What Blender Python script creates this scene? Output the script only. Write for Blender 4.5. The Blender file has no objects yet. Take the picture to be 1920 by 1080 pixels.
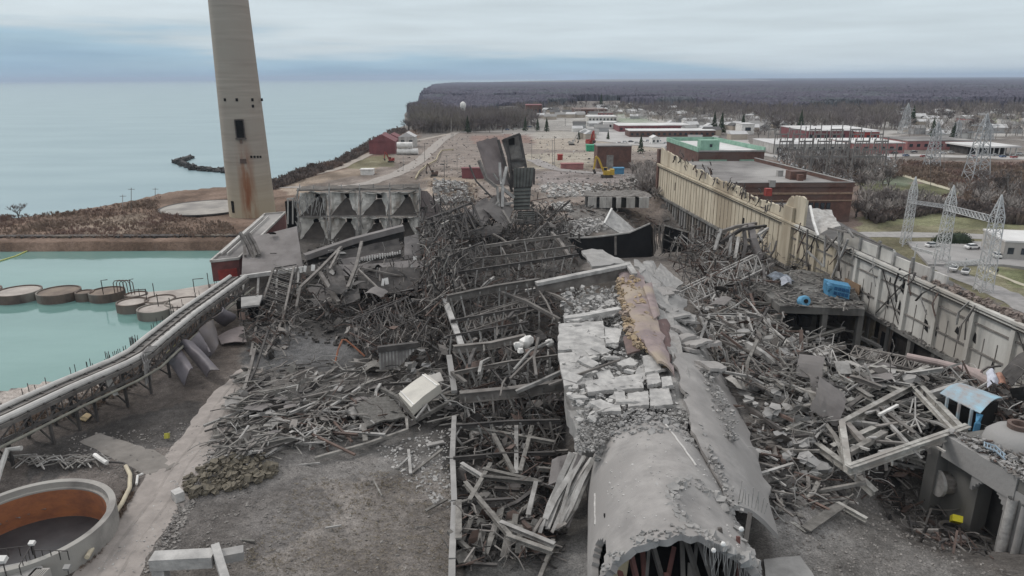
import bpy, math, random
import numpy as np
from mathutils import Vector, Matrix, noise
random.seed(7); np.random.seed(7)
R=math.radians; U=random.uniform
sc=bpy.context.scene; C=sc.collection
# ---------------- camera, world, sun, exposure
PITCH=16.8; F=1300.0; ROLL=-0.30
cd=bpy.data.cameras.new('camera'); cam=bpy.data.objects.new('camera',cd); C.objects.link(cam)
cd.sensor_width=36; cd.lens=36*F/1920; cd.clip_start=.5; cd.clip_end=120000
cam.location=(0,0,50)
CM=Matrix.Rotation(R(90-PITCH),3,'X')@Matrix.Rotation(R(ROLL),3,'Z')
cam.rotation_euler=CM.to_euler(); sc.camera=cam
W=bpy.data.worlds.new("World"); sc.world=W; W.use_nodes=True
nt=W.node_tree; N=nt.nodes; L=nt.links; bg=N['Background']
SUN_EL,SUN_AZ=42,-60
sky=N.new('ShaderNodeTexSky'); sky.sky_type='NISHITA'; sky.sun_disc=False
sky.sun_elevation=R(SUN_EL); sky.sun_rotation=R(SUN_AZ); sky.air_density=1.0; sky.dust_density=2.0
tc=N.new('ShaderNodeTexCoord'); sep=N.new('ShaderNodeSeparateXYZ'); L.new(tc.outputs['Generated'],sep.inputs[0])
def nmath(nodes,links,op,a,b=None):
    m=nodes.new('ShaderNodeMath'); m.operation=op
    for i,x in enumerate((a,b)):
        if x is None: continue
        if isinstance(x,(int,float)): m.inputs[i].default_value=x
        else: links.new(x,m.inputs[i])
    return m.outputs[0]
mp=N.new('ShaderNodeMapping'); mp.inputs['Scale'].default_value=(2.2,2.2,26); L.new(tc.outputs['Generated'],mp.inputs[0])
n1=N.new('ShaderNodeTexNoise'); n1.inputs['Scale'].default_value=1.0; n1.inputs['Detail'].default_value=7; n1.inputs['Roughness'].default_value=.52
L.new(mp.outputs[0],n1.inputs['Vector'])
# blue gap near the horizon, thicker to the left, filled by cloud above
zz=nmath(N,L,'MULTIPLY',sep.outputs['Z'],7.5)
zx=nmath(N,L,'MULTIPLY',sep.outputs['X'],.42)
s1=nmath(N,L,'ADD',zz,zx); nn=nmath(N,L,'MULTIPLY',n1.outputs['Fac'],1.35); s2=nmath(N,L,'ADD',s1,nn)
rp=N.new('ShaderNodeValToRGB'); L.new(s2,rp.inputs[0]); e=rp.color_ramp.elements
e[0].position=.55; e[0].color=(.30,.46,.60,1); e[1].position=1.35/1.0 if False else 1.0; e[1].color=(.63,.715,.76,1)
k=rp.color_ramp.elements.new(.78); k.color=(.39,.56,.68,1)
k=rp.color_ramp.elements.new(.90); k.color=(.55,.655,.72,1)
n2=N.new('ShaderNodeTexNoise'); n2.inputs['Scale'].default_value=2.3; n2.inputs['Detail'].default_value=6; L.new(mp.outputs[0],n2.inputs['Vector'])
var=N.new('ShaderNodeMapRange'); var.inputs[1].default_value=.3; var.inputs[2].default_value=.7; var.inputs[3].default_value=.93; var.inputs[4].default_value=1.1
L.new(n2.outputs['Fac'],var.inputs[0])
sc1=N.new('ShaderNodeVectorMath'); sc1.operation='SCALE'; L.new(rp.outputs[0],sc1.inputs[0]); L.new(var.outputs[0],sc1.inputs['Scale'])
sc2=N.new('ShaderNodeVectorMath'); sc2.operation='SCALE'; L.new(sc1.outputs[0],sc2.inputs[0]); sc2.inputs['Scale'].default_value=10.0
mx=N.new('ShaderNodeMixRGB'); mx.inputs[0].default_value=.95; L.new(sky.outputs[0],mx.inputs[1]); L.new(sc2.outputs[0],mx.inputs[2])
zb=N.new('ShaderNodeMapRange'); zb.inputs[1].default_value=.16; zb.inputs[2].default_value=.75; zb.inputs[3].default_value=1; zb.inputs[4].default_value=1.75; L.new(sep.outputs['Z'],zb.inputs[0])
sc3=N.new('ShaderNodeVectorMath'); sc3.operation='SCALE'; zn=N.new('ShaderNodeMapRange'); zn.inputs[1].default_value=.14; zn.inputs[2].default_value=.45; L.new(sep.outputs['Z'],zn.inputs[0])
mz=N.new('ShaderNodeMixRGB'); L.new(zn.outputs[0],mz.inputs[0]); L.new(mx.outputs[0],mz.inputs[1]); mz.inputs[2].default_value=(6.35,6.4,6.5,1)
L.new(mz.outputs[0],sc3.inputs[0]); L.new(zb.outputs[0],sc3.inputs['Scale'])
L.new(sc3.outputs[0],bg.inputs['Color']); bg.inputs['Strength'].default_value=.10
sd=bpy.data.lights.new('sun','SUN'); sd.energy=1.5; sd.angle=R(14); sd.color=(1,.95,.90)
so=bpy.data.objects.new('sun',sd); C.objects.link(so)
az=R(SUN_AZ); dv=Vector((math.sin(az)*math.cos(R(SUN_EL)),math.cos(az)*math.cos(R(SUN_EL)),math.sin(R(SUN_EL))))
so.rotation_euler=dv.to_track_quat('Z','Y').to_euler()
sc.view_settings.view_transform='Standard'; sc.view_settings.look='None'; sc.view_settings.exposure=0; sc.view_settings.gamma=1
sc.view_settings.use_curve_mapping=False
sc.render.engine='CYCLES'
# ---------------- pixel helpers (photo pixels 1920x1080 -> world)
def ray(px,py): return CM@Vector(((px-960)/F,(540-py)/F,-1))
def P(px,py,z=0):
    d=ray(px,py); t=(z-50)/d.z; return Vector((d.x*t,d.y*t,z))
def V(px,py,Y):
    d=ray(px,py); t=Y/d.y; return Vector((d.x*t,Y,50+d.z*t))
CMi=CM.transposed()
def proj(v):
    c=CMi@(Vector(v)-Vector((0,0,50))); return 960+F*c.x/-c.z, 540-F*c.y/-c.z
# ---------------- numpy noise
def vn(x,y,seed=0):
    xi=np.floor(x); yi=np.floor(y); fx=x-xi; fy=y-yi; fx=fx*fx*(3-2*fx); fy=fy*fy*(3-2*fy)
    def h(a,b):
        s=np.sin(a*127.1+b*311.7+seed*74.7)*43758.5453; return s-np.floor(s)
    return (h(xi,yi)*(1-fx)+h(xi+1,yi)*fx)*(1-fy)+(h(xi,yi+1)*(1-fx)+h(xi+1,yi+1)*fx)*fy
def fbm(x,y,seed=0,o=4):
    r=0;a=.5;n=0
    for i in range(o):
        r=r+a*vn(x,y,seed+i); n+=a; x=x*2.03; y=y*2.03; a*=.55
    return r/n
def inpoly(x,y,poly):
    ins=np.zeros(np.shape(x),bool); n=len(poly)
    for i in range(n):
        x1,y1=poly[i][:2]; x2,y2=poly[(i+1)%n][:2]
        if y1==y2: continue
        c=((y1>y)!=(y2>y))&(x<(x2-x1)*(y-y1)/(y2-y1)+x1)
        ins^=c
    return ins
# ---------------- mesh builder
OFF={}
def rdir(bias,spread,vert):
    a=(bias if bias is not None else U(0,180))+random.gauss(0,spread); a=R(a); v=random.gauss(0,vert); d=Vector((math.cos(a),math.sin(a),math.tan(max(-1.3,min(1.3,v))))); return d.normalized()
def I_(w,h,t=.12,s=.12):
    w/=2;h/=2;t=min(w,h)*2*t;s=min(w,h)*s
    return [(-w,-h),(w,-h),(w,-h+t),(s,-h+t),(s,h-t),(w,h-t),(w,h),(-w,h),(-w,h-t),(-s,h-t),(-s,-h+t),(-w,-h+t)]
def B_(w,h): w/=2;h/=2; return [(-w,-h),(w,-h),(w,h),(-w,h)]
def L_(w,t): return [(0,0),(w,0),(w,t),(t,t),(t,w),(0,w)]
def O_(r,n=8): return [(r*math.cos(i*2*math.pi/n),r*math.sin(i*2*math.pi/n)) for i in range(n)]
class MB:
    def __init__(s): s.v=[]; s.f=[]
    def add(s,vs,fs):
        o=len(s.v); s.v.extend([tuple(a) for a in vs]); s.f.extend([tuple(i+o for i in f) for f in fs]); return s
    def sweep(s,pts,prof,taper=None,roll=0):
        pts=[Vector(p) for p in pts]; n=len(prof); vs=[]; cr,sr=math.cos(roll),math.sin(roll)
        for i,p in enumerate(pts):
            t=(pts[min(i+1,len(pts)-1)]-pts[max(i-1,0)])
            if t.length<1e-6: t=Vector((1,0,0))
            t.normalize(); up=Vector((0,0,1))
            if abs(t.z)>.93: up=Vector((0,1,0))
            sd_=t.cross(up).normalized(); u2=sd_.cross(t)
            k=1 if taper is None else 1+(taper-1)*i/(len(pts)-1)
            for a,b in prof:
                a,b=a*cr-b*sr,a*sr+b*cr
                vs.append(p+sd_*a*k+u2*b*k)
        fs=[]
        for i in range(len(pts)-1):
            for j in range(n):
                k2=(j+1)%n; fs.append((i*n+j,i*n+k2,(i+1)*n+k2,(i+1)*n+j))
        fs.append(tuple(range(n-1,-1,-1))); fs.append(tuple((len(pts)-1)*n+j for j in range(n)))
        return s.add(vs,fs)
    def bar(s,a,b,w,h=None,roll=0): return s.sweep([a,b],B_(w,h or w),None,roll)
    def box(s,c,sz,rz=0,M_=None):
        x,y,z=sz[0]/2,sz[1]/2,sz[2]/2; c=Vector(c); m=M_ or Matrix.Rotation(rz,3,'Z')
        vs=[c+m@Vector((i*x,j*y,k*z)) for k in (-1,1) for j in (-1,1) for i in (-1,1)]
        return s.add(vs,[(0,2,3,1),(4,5,7,6),(0,1,5,4),(1,3,7,5),(3,2,6,7),(2,0,4,6)])
    def panel(s,q,th=.3,n=1,m=1,bend=0,amp=0,seed=0,jag=0):
        # q four corners; slab with thickness, subdivided n x m, optional bend/noise
        q=[Vector(a) for a in q]; nrm=(q[1]-q[0]).cross(q[3]-q[0]).normalized()
        if nrm.z<0 or (abs(nrm.z)<1e-3 and nrm.y>0): nrm=-nrm
        vs=[]
        for lay in (0,-th):
            for j in range(m+1):
                for i in range(n+1):
                    a,b=i/n,j/m
                    if jag:
                        if i in(0,n): a+=jag*(noise.noise(Vector((b*9,seed,i)))) 
                        if j in(0,m): b+=jag*(noise.noise(Vector((a*9,seed+3,j))))
                    p=(q[0]*(1-a)+q[1]*a)*(1-b)+(q[3]*(1-a)+q[2]*a)*b
                    d=bend*math.sin(math.pi*a)
                    if amp: d+=amp*noise.fractal(Vector((p.x*.25+seed,p.y*.25,p.z*.25)),.8,2.2,4)
                    vs.append(p+nrm*(d+lay))
        K=(n+1)*(m+1); fs=[]
        for j in range(m):
            for i in range(n):
                a=j*(n+1)+i; f=(a,a+1,a+n+2,a+n+1); fs.append(f); fs.append(tuple(k+K for k in reversed(f)))
        bd=[i for i in range(n+1)]+[j*(n+1)+n for j in range(1,m+1)]+[m*(n+1)+i for i in range(n-1,-1,-1)]+[j*(n+1) for j in range(m-1,0,-1)]
        for i in range(len(bd)):
            a,b=bd[i],bd[(i+1)%len(bd)]; fs.append((a,a+K,b+K,b))
        return s.add(vs,fs)
    def prism(s,poly,z0,z1):
        n=len(poly); vs=[(p[0],p[1],z0) for p in poly]+[(p[0],p[1],z1) for p in poly]
        return s.add(vs,[tuple(range(n-1,-1,-1)),tuple(range(n,2*n))]+[(i,(i+1)%n,n+(i+1)%n,n+i) for i in range(n)])
    def lathe(s,c,prof,n=32,a0=0,a1=2*math.pi,ax=None):
        full=abs(a1-a0-2*math.pi)<1e-6; k=n if full else n+1; c=Vector(c); vs=[]
        for i in range(k):
            a=a0+(a1-a0)*i/n
            for r,z in prof: vs.append(c+Vector((r*math.cos(a),r*math.sin(a),z)))
        m=len(prof); fs=[]
        for i in range(n):
            i2=(i+1)%k
            for j in range(m-1): fs.append((i*m+j,i2*m+j,i2*m+j+1,i*m+j+1))
        return s.add(vs,fs)
    def rock(s,c,r,flat=1.0):
        c=Vector(c); m=Matrix.Rotation(U(0,6.3),3,'Z')@Matrix.Rotation(U(-.5,.5),3,'X')@Matrix.Rotation(U(-.5,.5),3,'Y')
        vs=[]
        for k in (-1,1):
            for a in range(5):
                an=a*1.2566+U(-.35,.35)+k*.3; rr=r*U(.65,1.1)
                vs.append(c+m@Vector((rr*math.cos(an),rr*math.sin(an),k*r*.55*flat*U(.7,1.2))))
        return s.add(vs,[(4,3,2,1,0),(5,6,7,8,9)]+[(i,(i+1)%5,5+(i+1)%5,5+i) for i in range(5)])
    def ball(s,c,r,n=10,sz=1,amp=0,seed=0):
        c=Vector(c); vs=[];fs=[]; m=n//2+1
        for j in range(m):
            th=math.pi*j/(m-1)
            for i in range(n):
                a=2*math.pi*i/n; d=Vector((math.sin(th)*math.cos(a),math.sin(th)*math.sin(a),math.cos(th)*sz))
                k=1+amp*noise.noise(d*2.2+Vector((seed,0,0)))
                vs.append(c+d*r*k)
        for j in range(m-1):
            for i in range(n):
                a=j*n+i;b=j*n+(i+1)%n; fs.append((a,a+n,b+n,b))
        return s.add(vs,fs)
    def build(s,name,mat,parent=None,smooth=False):
        me=bpy.data.meshes.new(name); v=np.array(s.v,float) if s.v else np.zeros((0,3))
        if parent is not None: off=OFF[parent.name]
        else:
            off=np.array([v[:,0].mean(),v[:,1].mean(),v[:,2].min()]) if len(v) else np.zeros(3)
        me.from_pydata((v-off).tolist(),[],s.f); me.materials.append(mat)
        if smooth:
            me.polygons.foreach_set('use_smooth',[True]*len(me.polygons)); me.update(calc_edges=True)
            if hasattr(me,'set_sharp_from_angle'): me.set_sharp_from_angle(angle=R(38))
        o=bpy.data.objects.new(name,me); C.objects.link(o)
        if parent is not None: o.parent=parent
        else: o.location=off.tolist()
        OFF[o.name]=off; me.update(); return o
def tag(o,label,cat=None,group=None,kind=None):
    if label: o['label']=label
    if cat: o['category']=cat
    if group: o['group']=group
    if kind: o['kind']=kind
    return o
def thing(name,label,cat,loc,group=None):
    o=bpy.data.objects.new(name,None); o.empty_display_size=.5; C.objects.link(o); o.location=loc
    OFF[o.name]=np.array(list(loc),float); return tag(o,label,cat,group)
def copytree(o,loc,rz=0,s=1,label=None,group=None,parent=None):
    c=o.copy(); C.objects.link(c)
    if parent is None:
        c.location=loc; c.rotation_euler=(0,0,rz); c.scale=(s,s,s) if not isinstance(s,tuple) else s
        if label: c['label']=label
        if group: c['group']=group
    else: c.parent=parent
    for ch in o.children: copytree(ch,None,parent=c)
    return c
# ---------------- materials
MT={}
def mat(name,c1,c2=None,scale=.5,rough=.85,bump=.3,c3=None,rand=.0,metal=0,spec=.3,detail=8,bdist=.15,stretch=(1,1,1),th=(.35,.65)):
    if name in MT: return MT[name]
    m=bpy.data.materials.new(name); m.use_nodes=True; t=m.node_tree; N=t.nodes; L=t.links; b=N['Principled BSDF']
    b.inputs['Roughness'].default_value=rough; b.inputs['Metallic'].default_value=metal; b.inputs['Specular IOR Level'].default_value=spec
    g=N.new('ShaderNodeNewGeometry'); mp=N.new('ShaderNodeMapping'); mp.inputs['Scale'].default_value=stretch; L.new(g.outputs['Position'],mp.inputs[0])
    n=N.new('ShaderNodeTexNoise'); n.inputs['Scale'].default_value=scale; n.inputs['Detail'].default_value=detail; n.inputs['Roughness'].default_value=.65; L.new(mp.outputs[0],n.inputs['Vector'])
    r=N.new('ShaderNodeValToRGB'); L.new(n.outputs['Fac'],r.inputs[0]); e=r.color_ramp.elements
    c2=c2 or tuple(x*.6 for x in c1)
    e[0].position=th[0]; e[0].color=(*c2,1); e[1].position=th[1]; e[1].color=(*c1,1)
    col=r.outputs[0]
    if c3:
        n3=N.new('ShaderNodeTexNoise'); n3.inputs['Scale'].default_value=scale*.27; n3.inputs['Detail'].default_value=6; L.new(mp.outputs[0],n3.inputs['Vector'])
        r3=N.new('ShaderNodeMapRange'); r3.inputs[1].default_value=.5; r3.inputs[2].default_value=.62; L.new(n3.outputs['Fac'],r3.inputs[0])
        mx=N.new('ShaderNodeMixRGB'); L.new(r3.outputs[0],mx.inputs[0]); L.new(col,mx.inputs[1]); mx.inputs[2].default_value=(*c3,1); col=mx.outputs[0]
    if rand:
        oi=N.new('ShaderNodeObjectInfo'); mr=N.new('ShaderNodeMapRange'); mr.inputs[3].default_value=1-rand; mr.inputs[4].default_value=1+rand; L.new(oi.outputs['Random'],mr.inputs[0])
        vm=N.new('ShaderNodeVectorMath'); vm.operation='SCALE'; L.new(col,vm.inputs[0]); L.new(mr.outputs[0],vm.inputs['Scale']); col=vm.outputs[0]
    L.new(col,b.inputs['Base Color'])
    if bump:
        bn=N.new('ShaderNodeBump'); bn.inputs['Strength'].default_value=bump; bn.inputs['Distance'].default_value=bdist
        nb=N.new('ShaderNodeTexNoise'); nb.inputs['Scale'].default_value=scale*4; nb.inputs['Detail'].default_value=6; L.new(mp.outputs[0],nb.inputs['Vector'])
        L.new(nb.outputs['Fac'],bn.inputs['Height']); L.new(bn.outputs[0],b.inputs['Normal'])
    MT[name]=m; return m
steel=mat('dusty_steel',(.20,.187,.175),(.10,.09,.083),.35,.75,.2,rand=.3)
steel_d=mat('dark_steel',(.085,.078,.074),(.035,.032,.031),.4,.7,.2,rand=.3)
steel_l=mat('pale_steel',(.35,.342,.33),(.16,.153,.145),.4,.7,.2,rand=.2)
cream=mat('cream_painted_steel',(.40,.39,.365),(.17,.163,.15),.8,.65,.3,c3=(.23,.215,.198),rand=.12)
rust=mat('rusty_steel',(.135,.095,.08),(.07,.052,.046),.5,.85,.3,rand=.25)
redp=mat('red_primer_steel',(.16,.07,.06),(.10,.05,.045),.6,.8,.2)
conc=mat('dusty_concrete',(.325,.318,.308),(.20,.195,.19),.35,.9,.5,c3=(.26,.255,.25))
conc_l=mat('broken_pale_concrete',(.45,.44,.425),(.25,.245,.24),.5,.9,.7,rand=.1)
conc_s=mat('smooth_stack_concrete',(.32,.306,.295),(.215,.206,.20),.3,.85,.35,c3=(.245,.234,.226),spec=.15,bdist=.06,detail=12)
conc_d=mat('stained_concrete',(.20,.195,.185),(.07,.068,.064),.22,.9,.5,c3=(.13,.127,.12),stretch=(1,1,.3))
sheet=mat('grey_sheet',(.185,.172,.168),(.115,.105,.102),.2,.7,.3,c3=(.14,.13,.125))
mauve=mat('mauve_sheet',(.20,.17,.165),(.13,.11,.107),.2,.7,.3)
black=mat('black_wall_sheet',(.012,.012,.013),(.005,.005,.006),.3,.55,.2)
voidm=mat('dark_opening',(.012,.011,.011),(.006,.006,.006),1,.95,0)
white=mat('white_paint',(.72,.71,.69),(.5,.49,.47),.5,.6,.1)
whited=mat('dirty_white_cladding',(.50,.49,.47),(.24,.225,.21),.5,.7,.3,c3=(.34,.325,.305),stretch=(1,1,.25))
yellowm=mat('yellow_paint',(.52,.36,.06),(.35,.24,.05),.8,.5,.1)
orange=mat('orange_pipe_paint',(.32,.13,.07),(.2,.09,.06),1,.6,.1)
blue=mat('blue_paint',(.09,.27,.44),(.06,.17,.29),1,.5,.2)
bluel=mat('pale_blue_cover',(.28,.45,.55),(.30,.27,.26),.45,.6,.2)
green=mat('green_paint',(.05,.35,.2),(.04,.22,.12),1,.5,.1)
redb=mat('red_paint',(.33,.06,.05),(.2,.04,.035),.6,.6,.1)
pink=mat('faded_red_paint',(.34,.16,.15),(.24,.11,.11),.4,.7,.1)
maroon=mat('maroon_cladding',(.20,.075,.08),(.14,.055,.06),.3,.7,.1,stretch=(1,1,.3))
brickm=mat('brown_brick',(.15,.085,.07),(.085,.052,.045),.35,.9,.3,c3=(.12,.085,.075))
greenwall=mat('green_parapet',(.26,.42,.33),(.16,.28,.22),.4,.8,.2)
roofm=mat('grey_roof_felt',(.21,.20,.195),(.12,.115,.112),.1,.9,.2,c3=(.3,.29,.28))
roofw=mat('pale_roof',(.62,.62,.61),(.42,.41,.41),.05,.7,.1)
glassm=mat('dark_glass',(.04,.05,.06),(.02,.025,.03),1,.15,0,spec=.5)
timber=mat('weathered_timber',(.215,.205,.19),(.095,.09,.084),.8,.9,.3,rand=.3)
rubblem=mat('grey_rubble',(.27,.255,.24),(.11,.102,.096),.9,.95,.8,rand=.2)
brickrub=mat('yellow_lining_brick',(.40,.30,.18),(.23,.185,.14),.6,.9,.7,c3=(.27,.22,.19))
lining=mat('mauve_lining',(.27,.215,.21),(.185,.15,.148),.3,.8,.3,c3=(.3,.25,.2))
bark=mat('grey_bark',(.13,.115,.105),(.07,.06,.056),1,.95,.2,rand=.25)
twig=mat('bare_twigs',(.15,.13,.122),(.10,.086,.081),.3,.95,0,rand=.3)
fir=mat('conifer_needles',(.035,.05,.028),(.02,.03,.018),.6,.9,0,rand=.25)
scrubm=mat('brown_scrub',(.24,.185,.145),(.15,.112,.09),.15,.95,0,c3=(.19,.13,.11))
scrubd=mat('dark_scrub',(.16,.132,.12),(.10,.083,.076),.1,.95,0,c3=(.17,.125,.105))
coal=mat('wet_black_soil',(.06,.058,.056),(.035,.034,.033),.4,.8,.5)
tarp=mat('blue_tarp',(.10,.26,.45),(.06,.16,.3),1,.5,.3)
# ---------------- ground
px=lambda L_: [tuple(P(a,b)[:2]) for a,b in L_]
LAND=px([(-900,440),(-100,414),(0,409),(60,403),(130,396),(230,378),(330,358),(430,349),(510,338),(560,322),(620,302),(660,282),(700,260),(735,245),(765,230),(752,214),(775,205),(792,194),(797,180),(802,168),(812,160),(845,156),(930,153.5)])+[(9000,60000),(90000,60000),(900,-20),(-200,-20),(-200,62)]+px([(-300,765),(0,733),(110,712),(200,690),(290,645),(330,622),(400,560),(432,532),(452,480),(468,455),(0,456),(-900,462)])
HARB=px([(-900,462),(0,456),(468,455),(452,480),(432,532),(400,560),(330,622),(290,655),(200,705),(110,728),(0,752),(-900,790)])
WALL=lambda Y: 89-.081*Y
feat=[]   # (cx,cy,sx,sy,rot,dz)
def hump(p,sx,sy,dz,rot=0): feat.append((p.x,p.y,sx,sy,rot,dz))
hump(P(455,865),9,5,1.6,.6); hump(P(560,760),12,6,1.3,.2); hump(P(860,365),26,14,3.2); hump(P(1290,372),20,6,2.5)
hump(P(640,372),24,5,3); hump(P(1000,840),9,20,-2.2); hump(P(990,700),14,18,-1.5)
hump(P(1750,940,-5),13,14,-7,.1); hump(P(1640,650,-4),15,26,-7,.07); hump(Vector((61,250,0)),17,42,-9.5,.08); hump(P(1480,760,2),14,16,2.5)
hump(P(1640,770,3),15,11,3.2); hump(P(1870,760,4),14,12,4.5); hump(P(1210,560,4),13,26,3.5,.08); hump(P(1350,620,3),12,20,2.5)
hump(P(960,520,2),22,22,1.5); hump(P(1430,880,1),7,14,1.5); hump(P(700,560),26,20,-1)
hump(P(1150,700,4),8,22,3)
def H(x,y):
    x=np.asarray(x,float); y=np.asarray(y,float)
    h=(fbm(x*.05,y*.05,3)-.5)*1.2+(fbm(x*.35,y*.35,9)-.5)*.5
    h=h*np.where(y>500,.3,1)
    for cx,cy,sx,sy,ro,dz in feat:
        c,s=math.cos(ro),math.sin(ro); u=((x-cx)*c+(y-cy)*s)/sx; v=(-(x-cx)*s+(y-cy)*c)/sy
        h=h+dz*np.exp(-(u*u+v*v)**1.5)
    return h
def Hs(x,y): return float(H(x,y))
def G(px_,py_,dz=0):
    p=P(px_,py_)
    for _ in range(3): p=P(px_,py_,Hs(p.x,p.y)+dz)
    return p
rows=[24.0]
while rows[-1]<60000: rows.append(rows[-1]*(1.0105 if rows[-1]<600 else 1.03))
ys=np.array(rows); us=np.linspace(-1.5,1.5,520)
Yg,Ug=np.meshgrid(ys,us,indexing='ij'); Xg=Ug*Yg
nR,nC=Xg.shape
land=inpoly(Xg+ (fbm(Xg*.08,Yg*.08,5)-.5)*3,Yg+(fbm(Xg*.08,Yg*.08,6)-.5)*np.where(Yg>235,5,0),LAND)
Zg=np.where(land,H(Xg,Yg),-9.0)
def gridfaces(nR,nC,keep=None):
    a=(np.arange(nR-1)[:,None]*nC+np.arange(nC-1)[None,:])
    f=np.stack([a,a+1,a+nC+1,a+nC],-1)
    if keep is not None: f=f[keep]
    return f.reshape(-1,4)
def npmesh(name,X,Y,Z,faces,m,col=None,smooth=True):
    me=bpy.data.meshes.new(name); v=np.stack([X.ravel(),Y.ravel(),Z.ravel()],1)
    me.vertices.add(len(v)); me.vertices.foreach_set('co',v.ravel())
    me.loops.add(faces.size); me.loops.foreach_set('vertex_index',faces.ravel().astype(np.int32))
    me.polygons.add(len(faces)); me.polygons.foreach_set('loop_start',np.arange(0,faces.size,4,dtype=np.int32))
    me.update(calc_edges=True); me.polygons.foreach_set('use_smooth',[smooth]*len(faces))
    if col is not None:
        ca=me.color_attributes.new('Col','FLOAT_COLOR','POINT'); ca.data.foreach_set('color',np.concatenate([col.reshape(-1,3),np.ones((len(v),1))],1).ravel())
    me.materials.append(m); o=bpy.data.objects.new(name,me); C.objects.link(o); OFF[o.name]=np.zeros(3); return o
col=np.zeros((nR,nC,3)); base=np.array((.165,.15,.138)); col[:]=base
nz=fbm(Xg*.04,Yg*.04,21); nz2=fbm(Xg*.12,Yg*.12,31)
def paint(poly,c,soft=3.0,amt=1.0,thr=None):
    w=inpoly(Xg+(nz2-.5)*soft*2,Yg+(fbm(Xg*.12,Yg*.12,44)-.5)*soft*4,px(poly)).astype(float)*amt
    if thr is not None: w*=np.clip((nz-thr)*6,0,1)
    col[:]=col*(1-w[...,None])+np.array(c)*w[...,None]
col+=((nz-.5)*.08)[...,None]
brown=(.16,.115,.09); tan=(.28,.235,.19); gravel=(.36,.345,.325); darks=(.085,.08,.078); grass=(.13,.145,.075); scr=(.13,.10,.085)
paint([(-900,470),(-900,405),(130,385),(430,345),(560,322),(700,255),(790,240),(760,330),(620,350),(560,400),(460,460)],brown,4)
paint([(500,345),(620,325),(700,300),(760,330),(700,352),(560,372)],tan,3,.7)
paint([(100,425),(260,400),(330,415),(200,440)],(.26,.22,.18),4,.6)
paint([(560,350),(700,325),(760,265),(860,248),(900,250),(1280,262),(1240,420),(1000,440),(820,440),(800,360)],(.21,.18,.16),4)
paint([(800,330),(900,335),(890,380),(800,370)],tan,3,.7)
paint([(960,290),(1120,285),(1115,318),(980,318)],(.33,.30,.25),4,.8)
paint([(1000,245),(1240,250),(1240,285),(1000,280)],(.34,.30,.25),4,.7)
paint([(1000,320),(1200,320),(1190,345),(1010,345)],(.19,.17,.165),4,.8)
paint([(1050,385),(1180,380),(1240,430),(1180,445),(1090,430)],(.13,.125,.12),2,.9)
paint([(1010,345),(1120,350),(1080,370),(1010,375)],(.36,.34,.32),3,.6,.45)
paint([(630,300),(730,290),(740,312),(650,318)],(.14,.14,.08),3,.7)
paint([(880,255),(1000,250),(1000,268),(890,270)],(.2,.12,.1),3,.6)
# right of the hall: scrub, grass
paint([(1400,300),(2600,300),(2600,480),(1500,480)],(.15,.115,.098),6)
paint([(1600,405),(1760,400),(2600,440),(2600,620),(1700,560),(1600,440)],(.17,.16,.105),4)
paint([(1600,345),(1790,345),(1800,372),(1650,382)],grass,4,.8)
paint([(1610,322),(1720,335),(1700,350),(1610,342)],(.14,.17,.12),4,.8)
paint([(1620,398),(1800,385),(1900,395),(1920,425),(1640,425)],grass,4,.5)
paint([(1880,505),(2000,505),(2000,560),(1890,535)],grass,2,.8)
paint([(1150,205),(1215,216),(1240,226),(1240,234),(1160,232)],(.10,.19,.08),3,.9)
paint([(1840,215),(2300,215),(2300,232),(1860,230)],(.17,.2,.1),8,.8)
paint([(900,215),(1200,205),(1300,240),(1250,262),(1000,258),(880,240)],(.34,.33,.31),6,.55)
paint([(1400,225),(1700,215),(1990,222),(1990,265),(1700,262),(1420,262)],(.40,.39,.37),8,.8,.45)
paint([(900,205),(1350,203),(1400,225),(1300,240),(900,238)],(.40,.39,.37),8,.8,.5)
# foreground site
paint([(-900,800),(-900,1300),(250,1300),(330,960),(400,780),(460,690),(440,590),(300,680),(0,790)],(.155,.13,.115),2)
paint([(0,850),(150,800),(370,760),(390,800),(340,860),(230,850),(60,900)],darks,2.5,.85)
paint([(470,590),(680,600),(700,690),(520,690),(460,680)],(.10,.10,.102),2,.9)
paint([(300,960),(860,870),(860,1300),(200,1300)],(.21,.185,.165),2)
paint([(300,960),(560,900),(640,960),(480,1060),(290,1030)],(.12,.11,.105),2,.7)
paint([(700,820),(845,790),(850,900),(700,900)],(.22,.21,.20),3,.6)
paint([(420,760),(850,680),(850,850),(540,860),(380,850)],(.10,.095,.09),2,.8)
paint([(450,430),(1100,430),(1060,1090),(850,1090),(830,690),(600,640),(440,560)],(.062,.058,.055),3,.9)  # dark soil, deepened to paint the shade between the wreckage
paint([(860,960),(1110,900),(1130,1300),(870,1300)],(.155,.15,.143),2,.9)
paint([(1440,860),(1640,860),(1700,980),(1920,1100),(1500,1300),(1440,1060)],(.215,.205,.195),2,.9)
paint([(1400,480),(1600,600),(1800,690),(1700,900),(1640,860),(1500,700)],(.05,.047,.045),3,.9)  # shade in the gaps under the right debris, painted into the ground
paint([(-900,770),(0,728),(120,704),(240,672),(200,725),(0,785),(-900,830)],(.46,.40,.355),1.5,.95)
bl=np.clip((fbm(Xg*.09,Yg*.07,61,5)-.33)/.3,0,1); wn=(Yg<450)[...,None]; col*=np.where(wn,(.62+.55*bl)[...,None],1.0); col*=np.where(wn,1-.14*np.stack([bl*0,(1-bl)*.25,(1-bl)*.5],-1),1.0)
nr=np.clip((150-Yg)/50,0,1)[...,None]; col*=1-.2*nr; g_=col.mean(-1,keepdims=True); col[:]=col*(1-.35*nr)+g_*.35*nr
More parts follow.
